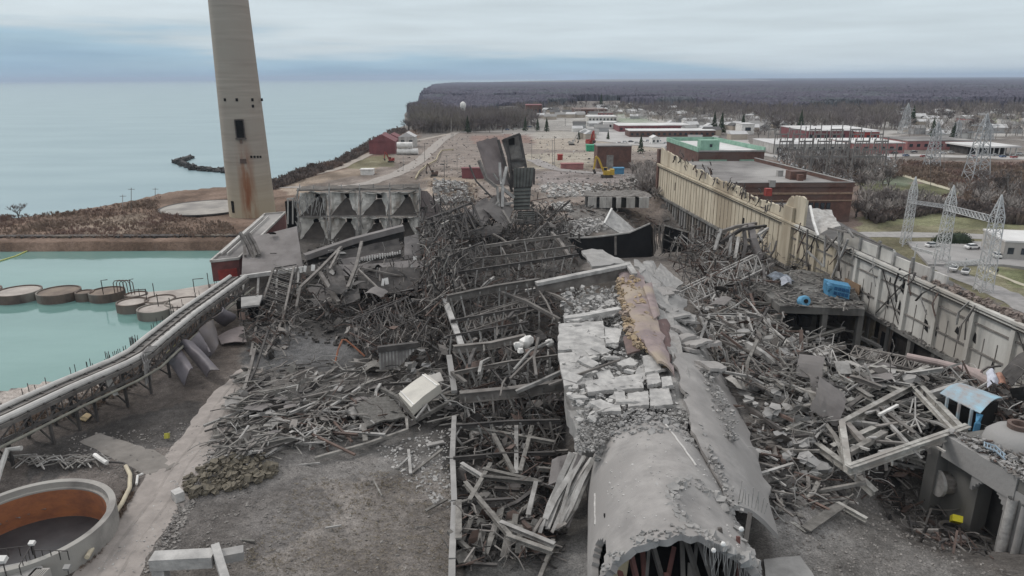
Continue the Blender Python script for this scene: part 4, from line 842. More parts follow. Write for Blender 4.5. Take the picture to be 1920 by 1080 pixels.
# corrugated bundle left of the near shell
cb=[((1083,850),(1022,990)),((1095,852),(1035,985)),((1108,858),(1048,978)),((1122,866),(1060,985)),((1075,848),(1012,950))]
cbt=thing('cladding_bundle','fan of long narrow cladding strips leaning against the left of the near stack shell','cladding',tuple(P(1060,960,1)))
for i in range(20):
    f=i/19; a=P(1072+52*f+U(-5,5),848+16*f,5.2+U(-.4,1.0)); b=P(1014+50*f+U(-6,6),992-14*f+U(-22,14),1.2+U(0,1.2)); w=U(.3,.7)
    mem('strip',[a,a.lerp(b,.35)+Vector((U(-.25,.25),0,U(0,.5))),a.lerp(b,.7)+Vector((U(-.25,.25),0,U(-.2,.3))),b],B_(w,.1),random.choice([whited,steel_l,timber,sheet,steel_l]),parent=cbt,roll=U(-.6,.6))
frag('sheet_piece',[P(1035,862,3.5),P(1080,850,4),P(1070,905,3),P(1028,910,2.5)],sheet,'curved grey sheet above the cladding bundle left of the near shell','sheet',.15,8,.5,.5,9)
# ================= BOILER HOUSE FRAME
bf=thing('collapsed_boiler_frame','collapsed steel boiler house frame of girders and bent posts left of the fallen stack','building frame',tuple(P(950,640,0)))
gird=[((845,472),(1068,441),9.5,.6,steel),((842,492),(1078,462),9,.5,steel),((838,515),(1085,478),8.5,.6,steel_d),((838,560),(1010,528),9.5,1.1,steel),((845,603),(1040,570),7,.5,steel_d),((850,655),(985,633),6.5,1.0,steel),((852,700),(1045,668),5,.5,steel),((862,745),(1055,722),4.5,1.3,steel),((855,800),(1050,790),3,.5,steel_d),((838,632),(990,605),6,.4,steel_d),((850,860),(1040,850),2,.4,steel_d)]
GL=[]
for a,b,z,w,m in gird:
    A=P(*a,z); Bq=P(*b,z+U(-.4,.6)); mid=A.lerp(Bq,.5)+Vector((0,0,U(-.5,.3))); GL.append((A,mid,Bq)); mem('girder',[A,mid,Bq],I_(w*.8,w*1.3),m,parent=bf)
for gi in range(len(GL)-1):
    A,m_,Bq=GL[gi]; n_=[11,10,12,10,9,8,9,8,7,6,0][gi]
    for k_ in range(n_):
        f=(k_+.3+U(0,.3))/n_; p=along([A,m_,Bq],min(.99,f)); b_=Vector((p.x+U(-.8,.8),p.y-U(0,1.5),Hs(p.x,p.y)-.2)); kk=Vector((U(-1.2,1.2),U(-.6,.6),0)); mem('post',[p,p.lerp(b_,.4)+kk,p.lerp(b_,.75)-kk*.4,b_],B_(.3,.3),random.choice([steel_l,steel_l,steel,steel_l,timber]),parent=bf)
for a,b,w in (((1098,585),(1000,540),.5),((905,470),(860,530),.5),((1035,437),(1072,488),.8),((930,545),(1050,600),.6),((1010,545),(1040,600),.3),((830,475),(872,545),.5)):
    A=P(*a,8); Bq=P(*b,7); mem('brace',[A,A.lerp(Bq,.5)+Vector((0,0,.6)),Bq],B_(w,w),steel,parent=bf)
for k_ in range(34):
    a=poly_px=(U(850,1040),U(455,760)); z=U(3,8.5); A=P(*a,z); d=rdir(random.choice((10,80,40,120,95)),14,.25); L_=U(5,13); Bq=A+d*L_; Bq.z=max(Bq.z,1); w=U(.2,.55); mem('loose_member',[A,A.lerp(Bq,.5)+Vector((U(-.6,.6),U(-.6,.6),U(-.3,.9))),Bq],random.choice((B_,I_))(w,w),random.choice([steel,steel_d,steel_l,steel,timber]),parent=bf)
lb=thing('long_white_beam','long pale concrete topped beam crossing behind the rubble to the stack','beam',tuple(P(1100,540,4)))
A=P(1005,532,9.5); Bq=P(1178,497,11.2); mem('cap',[A,Bq],B_(1.5,.7),conc_l,parent=lb); mem('web',[A-Vector((0,-.1,1.5)),Bq-Vector((0,-.1,1.6))],B_(.5,2.4),steel,parent=lb); mem('end_piece',[P(1176,493,11.3),P(1190,515,10.6)],B_(1.2,.6),conc_l,parent=lb)
mem('second_white_beam',[P(1058,600,9),P(1100,594,9.4),P(1162,582,9.6)],B_(1.4,1.1),conc_l,'shorter pale beam buried in the rubble in front of the long white beam','beam')
mem('second_white_beam',[P(985,545,7.2),P(1060,535,7.6),P(1130,523,8)],B_(.6,.5),conc_l,'thin pale beam just in front of the long white beam','beam')
mem('leaning_post',[P(832,556,7.5),P(868,655,5.2)],B_(1.0,.7),conc_l,'straight pale grey post leaning at the left edge of the boiler frame','post')
mem('leaning_post',[P(842,668,4.6),P(852,735,3)],B_(.9,.6),conc,'grey post in line below the straight pale leaning post','post')
lw=thing('low_dividing_wall','long low pale wall running towards the viewer between yard and wreck','wall',tuple(P(850,900,0)))
for a,b in (((852,790),(848,870)),((849,872),(852,950)),((852,953),(848,1060)),((848,1063),(846,1200))):
    A=P(*a,.9); Bq=P(*b,.9); mem('wall_segment',[A,Bq],B_(.7,1.9),conc,parent=lw)
mem('top_plank',[P(860,938,1.9),P(860,1010,1.9)],B_(.7,.25),timber,parent=lw)
# white insulation lumps
for i,(a,b,r_) in enumerate(((987,640,1.15),(972,648,.8),(976,658,.55),(1030,643,.75))):
    mb=MB(); mb.ball(P(a,b,6.8),r_,10,.9,.5,i); tag(mb.build('insulation_lump',white,None,True),['largest white insulation lump among the boiler frame posts','white lump touching the largest lump on its left','smallest white lump below the other lumps','white lump alone on the right beside the slab edge'][i],'insulation')
# cream tank, grey mesh sheet, corrugated sheet
ct=thing('cream_tank','cream rectangular tank lying tilted on the yard debris','tank',tuple(P(790,735,1)))
q=[P(747,738,3.2),P(797,700,4.6),P(825,720,4.6),P(771,764,3)]
mb=MB(); mb.panel(q,1.5,8,6,.15,.08,1,0); mb.build('body',mat('cream_tank_paint',(.53,.51,.46),(.40,.385,.35),.35,.5,.1,c3=(.46,.44,.40)),ct)
mb=MB(); 
for f in (.08,.9): mb.bar(q[0].lerp(q[1],f)+Vector((0,0,.1)),q[3].lerp(q[2],f)+Vector((0,0,.1)),.2)
mb.build('rib',white,ct)
frag('torn_sheet',[P(800,702,4.7),P(825,697,4.7),P(832,712,4.2),P(815,718,4.4)],whited,'torn pale flap at the upper end of the cream tank','sheet',.2,6,.4,0,3)
mem('v_frame',[P(716,730,2.2),P(745,745,2.4),P(780,788,1.2),P(870,739,2)],B_(.55,.55),timber,'v shaped pale beam frame under the cream tank','beam')
for i,(a,b) in enumerate(((( 795,745),(806,772)),((801,758),(780,785)),((820,733),(846,760)),((790,760),(850,722)))): mem('pale_bar',[P(*a,2.5),P(*b,1.6)],B_(.3,.3),steel_l,['short upright bar in the v frame','short bar closing the tip of the v frame','bar right of the cream tank','long bar passing behind the v frame'][i],'bar')
mg=mat('mesh_backed_sheet',(.15,.145,.135),(.075,.07,.065),2.2,.8,.8,stretch=(1,1,1))
frag('mesh_sheet',[P(664,762,1.6),P(734,742,1.8),P(762,782,1.4),P(688,800,1.2)],mg,'rumpled dark grey mesh sheet lying left of the cream tank','sheet',.3,12,.35,.3,6,.06)
mem('bent_beam',[P(590,860,.6),P(690,832,.8),P(764,806,1),P(762,783,1.2)],B_(.45,.45),timber,'long pale bent beam bounding the yard debris below the mesh sheet','beam')
mem('bent_beam',[P(682,795,1.1),P(685,828,.8)],B_(.7,.35),timber,'short double board below the mesh sheet','board')
cs=thing('corrugated_sheet','upright corrugated sheet with dark top beam behind the cream tank','sheet',tuple(P(740,690,0)))
A=P(712,659,5); Bq=P(781,650,5.2); 
for k_ in range(22):
    f=k_/22; a_=A.lerp(Bq,f); l_=3.4 if f<.45 else 3.4*(1-(f-.45)*1.7); mb=MB(); mb.bar(a_,a_-Vector((0,.3,max(.3,l_))),.3,.14); 
    mb.build('corrugation',[steel_l,sheet][k_%2],cs)
mem('top_beam',[A+Vector((-.3,0,.4)),Bq+Vector((.3,0,.4))],B_(.8,1.0),steel_d,parent=cs)
mem('orange_pipe',[P(628,682,.5),P(634,655,2.6),P(642,637,4),P(648,637,4),P(664,650,2.6),P(684,668,1)],O_(.17,8),orange,'bent orange pipe standing by the dark puddled floor','pipe')
# ================= TURBINE HALL WALL
def WX(a,b,off=0):
    d=ray(a,b); t=(89+off)/(d.x+.081*d.y); return Vector((d.x*t,d.y*t,50+d.z*t))
def WP(Y,z,off=0): return Vector((89-.081*Y+off,Y,z))
creamw=mat('cream_painted_wall',(.52,.465,.365),(.38,.335,.26),.3,.85,.3,c3=(.33,.28,.21),stretch=(1,1,.22),th=(.35,.55),detail=12)
palew=mat('pale_grey_wall',(.50,.49,.46),(.36,.35,.33),.3,.85,.3,c3=(.34,.32,.29),stretch=(1,1,.22),th=(.32,.55),detail=12)
hw=thing('turbine_hall_wall','long cream and grey wall of the gutted turbine hall with a jagged broken top','wall',(WP(200,0).x,200,0))
def wp(mb,y0,y1,z0,z1,off=0,th=.6): 
    a,b=WP(y0,0,off),WP(y1,0,off); o=Vector((th,0,0)); mb.prism([(a.x,a.y),(a.x+th,a.y),(b.x+th,b.y),(b.x,b.y)],z0,z1)
Yend=304; Ymid=WX(1500,400).y; 
def zc(Y): return 14.3-(304-Y)*.009
y=Yend; bay=6.1; i=0; bays=[]
while y>72:
    bay=6.1 if y>Ymid+1 else 9.0
    bays.append((y,y-bay)); y-=bay
for i,(a,b) in enumerate(bays):
    far=b>Ymid; m=creamw if b>WX(1560,440).y-8 else palew; zt=zc(a)
    zb=1.2
    if not far and i%5==3: zb=zb
    mb=MB(); wp(mb,a-.25,b+.25,zb,zt-.4); mb.build('wall_panel',m,hw)
    w_=.4 if far else .9
    mb=MB(); wp(mb,b+w_/2,b-w_/2,zb-.3,zt,-.14 if far else -.6,.5 if far else .8); mb.build('pilaster',m if not far else mat('pilaster_stained',(.46,.40,.31),(.26,.22,.17),.5,.85,.3),hw)
    if far:
        for f in (.5,):
            yy=a+(b-a)*f; mb=MB(); wp(mb,yy+.08,yy-.08,zb,zt-.5,-.05,.2); mb.build('panel_seam',mat('seam_dark',(.10,.085,.065),(.06,.05,.04)),hw)
    else:
        for zz_ in (4.6,9.2):
            mb=MB(); wp(mb,a-.4,b+.4,zz_,zz_+.28,-.3,.3); mb.build('girt',steel,hw)
        for f in (.33,.66):
            yy=a+(b-a)*f; mb=MB(); wp(mb,yy+.06,yy-.06,zb+.2,zt-5.2,-.1,.1); mb.build('mullion',steel,hw)
        if i%4==1:
            mb=MB(); mb.bar(WP(a-.3,zb+.5,-.4),WP(b+.3,zt-1,-.4),.18); mb.bar(WP(b+.3,zb+.5,-.45),WP(a-.3,zt-1,-.45),.18); mb.build('cross_brace',steel_d,hw)
# cornice and crane rail
for (z_,h_,o_,m_) in ((0,.45,-.7,None),(-.75,.2,-.45,None),(-1.15,.18,-.55,'d')):
    for y0,y1,mm in ((Yend,Ymid,creamw),(Ymid-.01,72,palew)):
        A,B_2=WP(y0,zc(y0)+z_,o_),WP(y1,zc(y1)+z_,o_); mb=MB(); mb.bar(A,B_2,.9 if m_ is None else .4,h_); mb.build('cornice',mm if m_ is None else steel_d,hw)
# upper jagged wall, far
def jag(x): return noise.noise(Vector((x*.2,3,1)))*.9+noise.noise(Vector((x*.9,8,1)))*.6-(1.6 if noise.noise(Vector((x*.55,1,4)))>.33 else 0)
tops=[(1240,277),(1262,290),(1280,300),(1300,312),(1337,333),(1360,341),(1380,349),(1400,362),(1430,376),(1470,388),(1480,372),(1492,368),(1512,375)]
mb=MB(); n=150; pr=[]
for k_ in range(n+1):
    f=k_/n*(len(tops)-1); j=min(int(f),len(tops)-2); u=f-j; a=(tops[j][0]*(1-u)+tops[j+1][0]*u,tops[j][1]*(1-u)+tops[j+1][1]*u); p=WX(*a); pr.append((p.y,max(zc(p.y)+.7,p.z+jag(p.y))))
for (y0,z0),(y1,z1) in zip(pr[:-1],pr[1:]):
    a,b=WP(y0,0),WP(y1,0); o=len(mb.v)
vs=[];fs_=[]
for k_,(yy,zz_) in enumerate(pr):
    for off in (0,.6): p=WP(yy,0,off); vs+= [(p.x,p.y,zc(yy)+.22),(p.x,p.y,zz_)]
for k_ in range(n):
    a=k_*4; b=a+4; fs_+= [(a,b,b+1,a+1),(a+2,a+3,b+3,b+2),(a+1,b+1,b+3,a+3)]
fs_+= [(0,1,3,2),(n*4,n*4+2,n*4+3,n*4+1)]
mb.add(vs,fs_); mb.build('broken_parapet',creamw,hw)
mb=MB(); wp(mb,WX(1474,395).y,WX(1492,395).y,0.9,17.2,-.8,.7); mb.build('tall_pilaster',creamw,hw)
# hanging dark roof shreds on far top
for k_ in range(95):
    a_=U(1262,1480); j=[t_ for t_ in tops if t_[0]<=a_][-1]; p=WX(a_,j[1]+U(-4,14),-.5); q=p+Vector((U(-1,1),U(-2,2),U(-3,1.5))); mem('roof_shred',[p,p.lerp(q,.5)+Vector((0,U(-.5,.5),U(-.5,.5))),q],B_(U(.15,.5),U(.1,.3)),random.choice([steel_d,steel,steel_d,rust]),'twisted roof shred clinging to the jagged top of the cream wall','roof scrap',None,'roof shreds on the jagged wall top')
# lower storey far: dark with pale columns
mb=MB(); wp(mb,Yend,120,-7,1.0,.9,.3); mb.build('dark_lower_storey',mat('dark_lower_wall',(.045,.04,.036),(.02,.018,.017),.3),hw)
yy=Yend
while yy>200: 
    mb=MB(); wp(mb,yy,yy-1.0,-7,1.3,.1,.6); mb.build('lower_column',random.choice([conc,mat('dirty_column',(.22,.20,.175),(.1,.09,.08),.4)]),hw); yy-=3.05
mb=MB(); wp(mb,Yend,72,.6,1.3,-.9,1.2); mb.build('ledge',conc_d,hw)
# near lower storey
tanw=mat('tan_lower_wall',(.25,.215,.165),(.13,.115,.095),.3,.9,.3)
ya=WX(1590,600).y; yb=WX(1640,640).y
for (y0,y1,m_) in ((ya+4,yb+1,tanw),(yb-1,yb-5,mat('brown_lower_wall',(.16,.13,.105),(.09,.075,.065),.4))): mb=MB(); wp(mb,y0,y1,-7,.58,-.1,.4); mb.build('lower_wall_panel',m_,hw)
for y0 in (yb+5.5,yb-3): mb=MB(); wp(mb,y0+.9,y0-.9,-5,-1.2,-.2,.3); mb.build('doorway',voidm,hw)
for y0 in np.arange(ya-8,75,-7): mb=MB(); wp(mb,y0+.5,y0-.5,-9,.58,-.4,.8); mb.build('lower_column',conc_d,hw)
mb=MB(); p=WX(1592,560,-1); wp(mb,WX(1588,545).y,WX(1616,560).y,1.4,6.2,-.9,.25); mb.build('brown_board',mat('tan_board',(.24,.165,.105),(.18,.125,.085),.4),hw)
# end pier and near upper parts
mb=MB(); wp(mb,Yend+2.4,Yend+.01,-2,20.5,-.6,3); mb.build('end_pier',brickm,hw)
for k_,(x0,x1) in enumerate(((1575,1606),(1610,1640),(1644,1668),(1672,1700),(1706,1738),(1742,1768))):
    y0=WX(x0,505-(1667-x0)*.46).y; y1=WX(x1,505-(1667-x1)*.46).y; h_=[3.2,2.6,3.2,2.2,2.6,2.4][k_]
    mb=MB(); wp(mb,y0,y1,zc(y0)+.25,zc(y0)+h_,.2,.4); mb.build('upper_panel',palew if k_<4 else whited,hw)
    mb=MB(); wp(mb,y0+.3,y0-.3,zc(y0)+.25,zc(y0)+h_+.9,-.2,.4); mb.build('upper_post',steel_l,hw)
mb=MB(); mb.bar(WP(WX(1575,462).y,zc(150)+3.7,-.1),WP(WX(1668,505).y,zc(120)+3.6,-.1),.3); mb.build('top_rail',steel,hw)
# white roof sheet on the wall
ws=thing('hanging_roof_sheet','white ribbed roof sheet folded over the middle of the hall wall','roof sheet',tuple(WX(1540,430,-1)))
q=[WX(1521,392,0),WX(1558,396,6),WX(1576,424,3),WX(1534,440,-3)]
mb=MB(); mb.panel(q,.2,8,8,.3,.4,2,.04); mb.build('sheet',whited,ws); mem('edge_strip',[WX(1519,386,-1),WX(1525,415,-2.5),WX(1534,442,-3.6)],B_(.5,.4),white,parent=ws)
fr_=[((1548,440),(1545,500)),((1548,440),(1572,470)),((1572,432),(1574,480)),((1553,428),(1590,436)),((1590,430),(1600,445)),((1548,470),(1572,440)),((1513,470),(1545,500)),((1514,430),(1512,500)),((1590,448),(1560,520))]
for i,(a,b) in enumerate(fr_): mem('frame_member',[WX(*a,-2.5),WX(*b,-2.5)],B_(.4,.4),steel_l if i%2==0 else steel,'steel member of the broken frame under the white roof sheet','beam',None,'steel members under the white roof sheet')
# fallen truss group at mid wall (grey arch like wreck)
for i,(pts,w_,m) in enumerate([([(1345,437),(1380,425),(1418,419)],.8,steel),([(1350,455),(1390,430),(1436,424)],.8,steel_d),([(1356,480),(1375,440),(1400,424)],.7,steel),([(1408,424),(1412,450),(1425,488)],1.6,sheet),([(1395,428),(1398,460),(1392,490)],.9,steel_d),([(1370,440),(1368,482)],.7,steel_l),([(1430,428),(1418,445),(1400,450)],.6,steel),([(1340,470),(1352,430)],.8,steel_l),([(1385,445),(1378,485)],.8,whited),([(1440,428),(1422,440),(1428,450)],.6,steel_l)]):
    mem('arched_wreck_beam',[P(a,b,12-max(0,(b-430))*.12) for a,b in pts],B_(w_,w_),m,'bent beam of the arched roof wreck against the cream wall','beam',None,'beams of the arched wreck by the cream wall')
chunks('cornice_rubble',420,lambda: (lambda Y: WP(Y,zc(Y)+U(.1,.9),U(-.2,1.6)))(U(78,128)),(.15,.5),mat('brown_wall_rubble',(.25,.205,.18),(.13,.105,.095),.8),'brown rubble lying along the top of the near hall wall','rubble','stuff')
chunks('ledge_rubble',600,lambda: (lambda Y: WP(Y,1.3+U(0,.35),-U(.2,1.2)))(U(74,230)),(.12,.35),rubblem,'grey rubble lying along the ledge of the hall wall','rubble','stuff')
for k_ in range(16):
    Y_=U(84,150); z_=U(2.5,12); mb=MB(); q=WP(Y_,z_,-.03); w=U(.3,.8); h=U(.6,1.8); mb.panel([q+Vector((0,-w,-h)),q+Vector((0,w,-h*.6)),q+Vector((0,w*.3,h)),q+Vector((0,-w*.5,h*.7))],.05,3,3,0,0,k_,.15); mb.build('torn_hole',voidm,hw)
for k_ in range(26):
    Y_=U(110,175); q=WP(Y_,zc(Y_)+U(-.5,1.5),-U(.6,1.6)); e_=q+Vector((U(-1.5,.3),U(-4,4),-U(2,8))); mem('hanging_scrap',[q,q.lerp(e_,.5)+Vector((U(-.8,.3),U(-.8,.8),0)),e_],B_(U(.12,.4),U(.1,.25)),random.choice([steel,steel_d,rust,steel_l]),'twisted metal strip hanging down the middle of the hall wall','scrap',None,'metal strips hanging on the middle of the hall wall')
for a_,b_ in ((1266,350),(1435,470),(1393,418)):
    q=WX(a_,b_,-.1); mb=MB(); wp(mb,q.y+.7,q.y-.7,q.z-1.6,q.z+1.6,-.12,.2); mb.build('slot_window',voidm,hw)
# ---- brick annex behind
an=thing('brick_annex','brown brick annex with flat grey roof behind the cream wall','building',(100,245,0))
def prism_px(name,pts,z0,z1,m,par): mb=MB(); mb.prism(pts,z0,z1); return mb.build(name,m,par)
A1=(71,246);A2=(121.5,246);A3=(113,325);A4=(68,325)
prism_px('wall',[A1,A2,A3,A4],-.5,12.6,brickm,an); prism_px('roof',[(A1[0]+.8,A1[1]+.8),(A2[0]-.8,A2[1]+.8),(A3[0]-.8,A3[1]),(A4[0]+.8,A4[1])],12.603,12.9,roofm,an)
for a_,b_ in ((A1,A2),(A2,A3)): 
    mb=MB(); mb.bar(Vector((*a_,13.4)),Vector((*b_,13.4)),.7,1.6); mb.build('parapet',brickm,an)
    mb=MB(); mb.bar(Vector((*a_,14.3)),Vector((*b_,14.3)),.9,.2); mb.build('coping',conc,an)
mb=MB(); mb.bar(Vector((A1[0],A1[1]-.1,10.4)),Vector((A2[0],A2[1]-.1,10.4)),.5,.7); mb.build('stone_band',mat('tan_band',(.30,.22,.16),(.2,.13,.1),1),an)
mb=MB(); mb.bar(Vector((A1[0],A1[1]-.1,7.8)),Vector((A2[0],A2[1]-.1,7.8)),.5,.4); mb.build('stone_band',mat('tan_band',(.3,.22,.16)),an)
for x_ in (1542,1553,1520,1531): q=V(x_,386,245.7); mb=MB(); mb.box(q,(1.3,.4,2.2)); mb.build('window',glassm,an)
for k_,(a,b) in enumerate(((1440,360),(1447,344),(1500,333),(1462,325))): q=P(a,b,14); mb=MB(); mb.box(q,(2,2,2.4)); mb.build('roof_vent',[redb,conc,brickm,conc][k_],an)
q=P(1492,330,14); mb=MB(); mb.box(q,(6,5,4)); mb.build('stair_housing',brickm,an)
ub=thing('upper_brick_block','taller brick block with pale green inner parapets at the back of the annex','building',(100,330,0))
C1=(88,330);C2=(119,330);C3=(112,390);C4=(86,390)
prism_px('wall',[C1,C2,C3,C4],-.5,16.5,brickm,ub); prism_px('roof',[(C1[0]+.5,C1[1]+.5),(C2[0]-.5,C2[1]+.5),(C3[0]-.5,C3[1]),(C4[0]+.5,C4[1])],16.503,16.7,roofw,ub)
for a_,b_ in ((C1,C4),(C2,C3),(C4,C3)): mb=MB(); mb.bar(Vector((*a_,17.6)),Vector((*b_,17.6)),.6,2.2); mb.build('parapet',greenwall,ub)
mb=MB(); mb.bar(Vector((*C1,17)),Vector((*C2,17)),.6,.6); mb.build('coping',conc,ub)
mb=MB(); q=P(1328,272,19); mb.box(q,(9,6,5)); mb.build('stair_head',greenwall,ub); mb=MB(); mb.box(q+Vector((.5,-3.1,0)),(1.2,.3,1.4)); mb.build('window',glassm,ub)
mb=MB(); mb.box((95,329.8,10.5),(13,.3,5)); mb.box((112,329.8,10.5),(9,.3,5)); mb.build('green_lower_band',greenwall,ub)
la=thing('low_annex','low dark roofed lean-to behind the near part of the hall wall','building',(110,180,0))
prism_px('wall',[(84,130),(90,130),(98,232),(84,232)],-.5,9.0,brickm,la); prism_px('roof',[(83.6,129.7),(90.4,129.7),(98.4,232.4),(83.6,232.4)],9.003,9.4,mat('dark_roof',(.12,.115,.112),(.07,.067,.065),.3),la)
# ================= DECK WITH BLUE THINGS
dk=thing('machine_deck','dark concrete deck heaped with debris beside the hall wall','deck',tuple(P(1530,600,0)))
q=[P(1462,574,4.5),P(1553,577,4.5),P(1622,580,4.5),P(1590,520,4.5),P(1500,505,4.5),P(1400,520,4.5)]
mb=MB(); mb.prism([(v.x,v.y) for v in q],3.0,4.5); mb.build('slab',conc_d,dk)
mb=MB(); mb.bar(P(1463,574,3.6)+Vector((0,-.3,0)),P(1556,577,3.6)+Vector((0,-.3,0)),.6,2.6); mb.build('fascia',conc_d,dk)
mb=MB(); mb.prism([(v.x*1.0,v.y+2.5) for v in (P(1466,574,4.5),P(1545,577,4.5))]+[(v.x,v.y+8) for v in (P(1545,577,4.5),P(1466,574,4.5))],-7,2.98); mb.build('recessed_wall',mat('underdeck_shade',(.075,.072,.067),(.035,.033,.031),.3),dk)  # near-black wall paints the shade of the space below the deck
for x_ in (1463,1550,1618): q=P(x_,577,4.5); mb=MB(); mb.box((q.x,q.y+.6,-2),(1.1,1.1,9.9)); mb.build('column',conc_d,dk)
for x_ in (1490,1520): q=P(x_,577,4.5); mb=MB(); mb.lathe((q.x,q.y+2.2,0),[(0,0),(1.4,0),(1.4,2.2),(0,2.2)],12); mb.build('pump_casing',voidm,dk)
bx=thing('blue_machine','bright blue louvred machine housing on the debris deck','machine',tuple(P(1572,552,5)))
a=P(1553,552,5); b=P(1592,560,5); u=(b-a); mb=MB(); mb.prism([(a.x,a.y),(b.x,b.y),(b.x+.8,b.y+3),(a.x+.2,a.y+3.4)],4.6,7.6); mb.build('housing',blue,bx)
for r_ in range(2):
    for k_ in range(4): p=a.lerp(b,.32+.18*k_); mb=MB(); mb.box((p.x,p.y-.05,5.6+r_*1.05),(.62,.15,.7),math.atan2(u.y,u.x)); mb.build('louvre',mat('deep_blue',(.02,.09,.2),(.015,.06,.14)),bx)
mb=MB(); mb.lathe((0,0,0),[(0,0),(.9,0),(.9,1.2),(0,1.2)],12); mb.v=[tuple(Matrix.Rotation(R(80),3,'Y')@Vector(v)+P(1550,538,6.6)) for v in mb.v]; mb.build('duct_stub',blue,bx)
bd=thing('blue_drum','round pale blue drum with a dark hub on the debris deck','drum',tuple(P(1505,565,5)))
m_=Matrix.Rotation(R(70),3,'X'); mb=MB(); mb.lathe((0,0,0),[(0,1.1),(1.0,1.0),(1.2,.6),(1.2,-.6),(0,-.7)],16); mb.v=[tuple(m_@Vector(v)+P(1507,565,5.6)) for v in mb.v]; mb.build('casing',mat('drum_blue',(.13,.33,.5),(.09,.22,.34),1),bd)
mb=MB(); mb.lathe((0,0,0),[(0,1.25),(.45,1.25),(.45,.9)],12); mb.v=[tuple(m_@Vector(v)+P(1507,565,5.6)) for v in mb.v]; mb.build('hub',voidm,bd)
frag('crumpled_tarp',[P(1438,514,6),P(1475,512,6),P(1490,525,5.6),P(1450,528,5.6)],mat('blue_grey_tarp',(.18,.21,.25),(.07,.075,.085),.8),'crumpled blue grey tarp on the debris deck','tarp',.15,10,.9,.4,6)
frag('crumpled_tarp',[P(1462,524,6.4),P(1482,520,6.4),P(1484,533,6),P(1466,535,6)],mat('pale_tarp',(.36,.38,.42),(.2,.21,.24),.8),'small pale tarp lump against the crumpled blue grey tarp','tarp',.15,8,.8,.6,3)
# ================= NEAR RIGHT FRAME, BLUE COVER, CONCRETE VAULT
nf=thing('pale_girder_frame','large pale diamond shaped girder frame lying on the debris at right','girder frame',tuple(P(1700,800,3)))
def beam_px(a,b,w,h,m,par,name='girder',prof=I_,roll=0): return mem(name,[P(*a),P(*b)],prof(w,h),m,parent=par,roll=roll)
beam_px((1590,882,5.2),(1815,804,6),.85,1.0,cream,nf); beam_px((1590,874,5.6),(1812,797,6.4),.5,.4,cream,nf)
beam_px((1578,795,5),(1725,716,5.6),.75,.9,cream,nf); beam_px((1722,722,5.6),(1805,808,6),.75,.9,cream,nf); beam_px((1710,726,5.6),(1788,810,5.9),.5,.6,cream,nf); beam_px((1578,795,5),(1590,880,5.2),.8,.9,cream,nf)
beam_px((1650,765,5.2),(1715,815,5.3),.6,.6,steel,nf); beam_px((1645,772,5.2),(1702,832,5.2),.45,.45,steel_l,nf,'inner_bar',B_)
beam_px((1648,778,5.6),(1683,760,5.6),.35,.35,white,nf,'inner_bar',B_); beam_px((1590,850,5),(1660,812,5.2),.7,.7,timber,nf,'inner_bar',B_); beam_px((1588,795,5),(1620,830,5),.8,.6,steel,nf,'inner_bar',B_)
for a,b in (((1716,785,5.5),(1702,812,5.3)),((1716,785,5.5),(1690,800,5.3)),((1716,785,5.5),(1728,812,5.4)),((1716,785,5.5),(1735,800,5.4)),((1716,745,6.8),(1716,785,5.5)),((1712,748,6.8),(1706,775,5.6))): beam_px(a,b,.18,.18,steel_l,nf,'inner_bar',B_)
for k_ in range(16):
    f=(k_+.5)/16; q=P(1595,884,4.6).lerp(P(1812,806,5.4),f); mem('hanging_bracket',[q,q+Vector((U(-.3,.3),-.3,-U(.5,1.5)))],B_(U(.12,.4),.12),random.choice([cream,steel_l,steel]),parent=nf)
for k_ in range(18):
    q=P(U(1610,1770),U(755,850),5.2); d=rdir(random.choice((25,120,35,150)),14,.15); L_=U(2,7); mem('inner_bar',[q-d*L_/2,q+Vector((0,0,U(-.2,.4))),q+d*L_/2],B_(U(.15,.4),U(.15,.3)),random.choice([cream,steel_l,steel,timber]),parent=nf)
for a,b in (((1450,790,3.6),(1580,735,4.6)),((1470,810,3.4),(1600,750,4.8)),((1540,700,4.6),(1640,760,5)),((1600,700,5),(1690,735,5.4)),((1630,690,5.2),(1720,705,5.6)),((1560,840,3),(1650,800,4.6))):
    mem('leaning_pale_beam',[P(*a),P(*b)],I_(.75,.85),cream,'battered pale beam in the heap around the diamond girder frame','beam',None,'pale beams around the diamond frame')
mem('straight_pale_beam',[P(1510,820,2.6),P(1592,880,2.8),P(1640,925,1.4)],I_(.9,.9),cream,'long pale beam sloping down right in front of the girder frame','beam')
mem('straight_pale_beam',[P(1520,735,6),P(1530,775,4.6),P(1565,820,3.6),P(1585,865,3)],I_(.6,.7),cream,'bent pale beam dropping from upright to slope left of the girder frame','beam')
cvr=thing('blue_cover','pale blue arched machine cover with blue trim among the right hand debris','machine cover',tuple(P(1820,765,5)))
A=P(1762,737,7.6); Bq=P(1838,775,6.6); Cq=P(1880,745,7.2); Dq=P(1810,720,8)
mb=MB(); mb.panel([A,Bq,Cq,Dq],.15,4,12,0,.05,1); 
mb2=MB(); n_=12
for k_ in range(n_): 
    f0,f1=k_/n_,(k_+1)/n_
    h=lambda f: math.sin(math.pi*f)*.7
    mb2.panel([A.lerp(Dq,f0)+Vector((0,0,h(f0))),Bq.lerp(Cq,f0)+Vector((0,0,h(f0))),Bq.lerp(Cq,f1)+Vector((0,0,h(f1))),A.lerp(Dq,f1)+Vector((0,0,h(f1)))],.15)
mb2.build('arched_cover',bluel,cvr)
mb2=MB(); mb2.prism([(v.x,v.y+.5) for v in (A,Bq,Cq,Dq)],3.2,6.4); mb2.build('machine_body',voidm,cvr)
for f in (.2,.5,.8): p=A.lerp(Bq,f); mem('rib',[p,p-Vector((0,.2,3))],B_(.3,.3),bluel,parent=cvr)
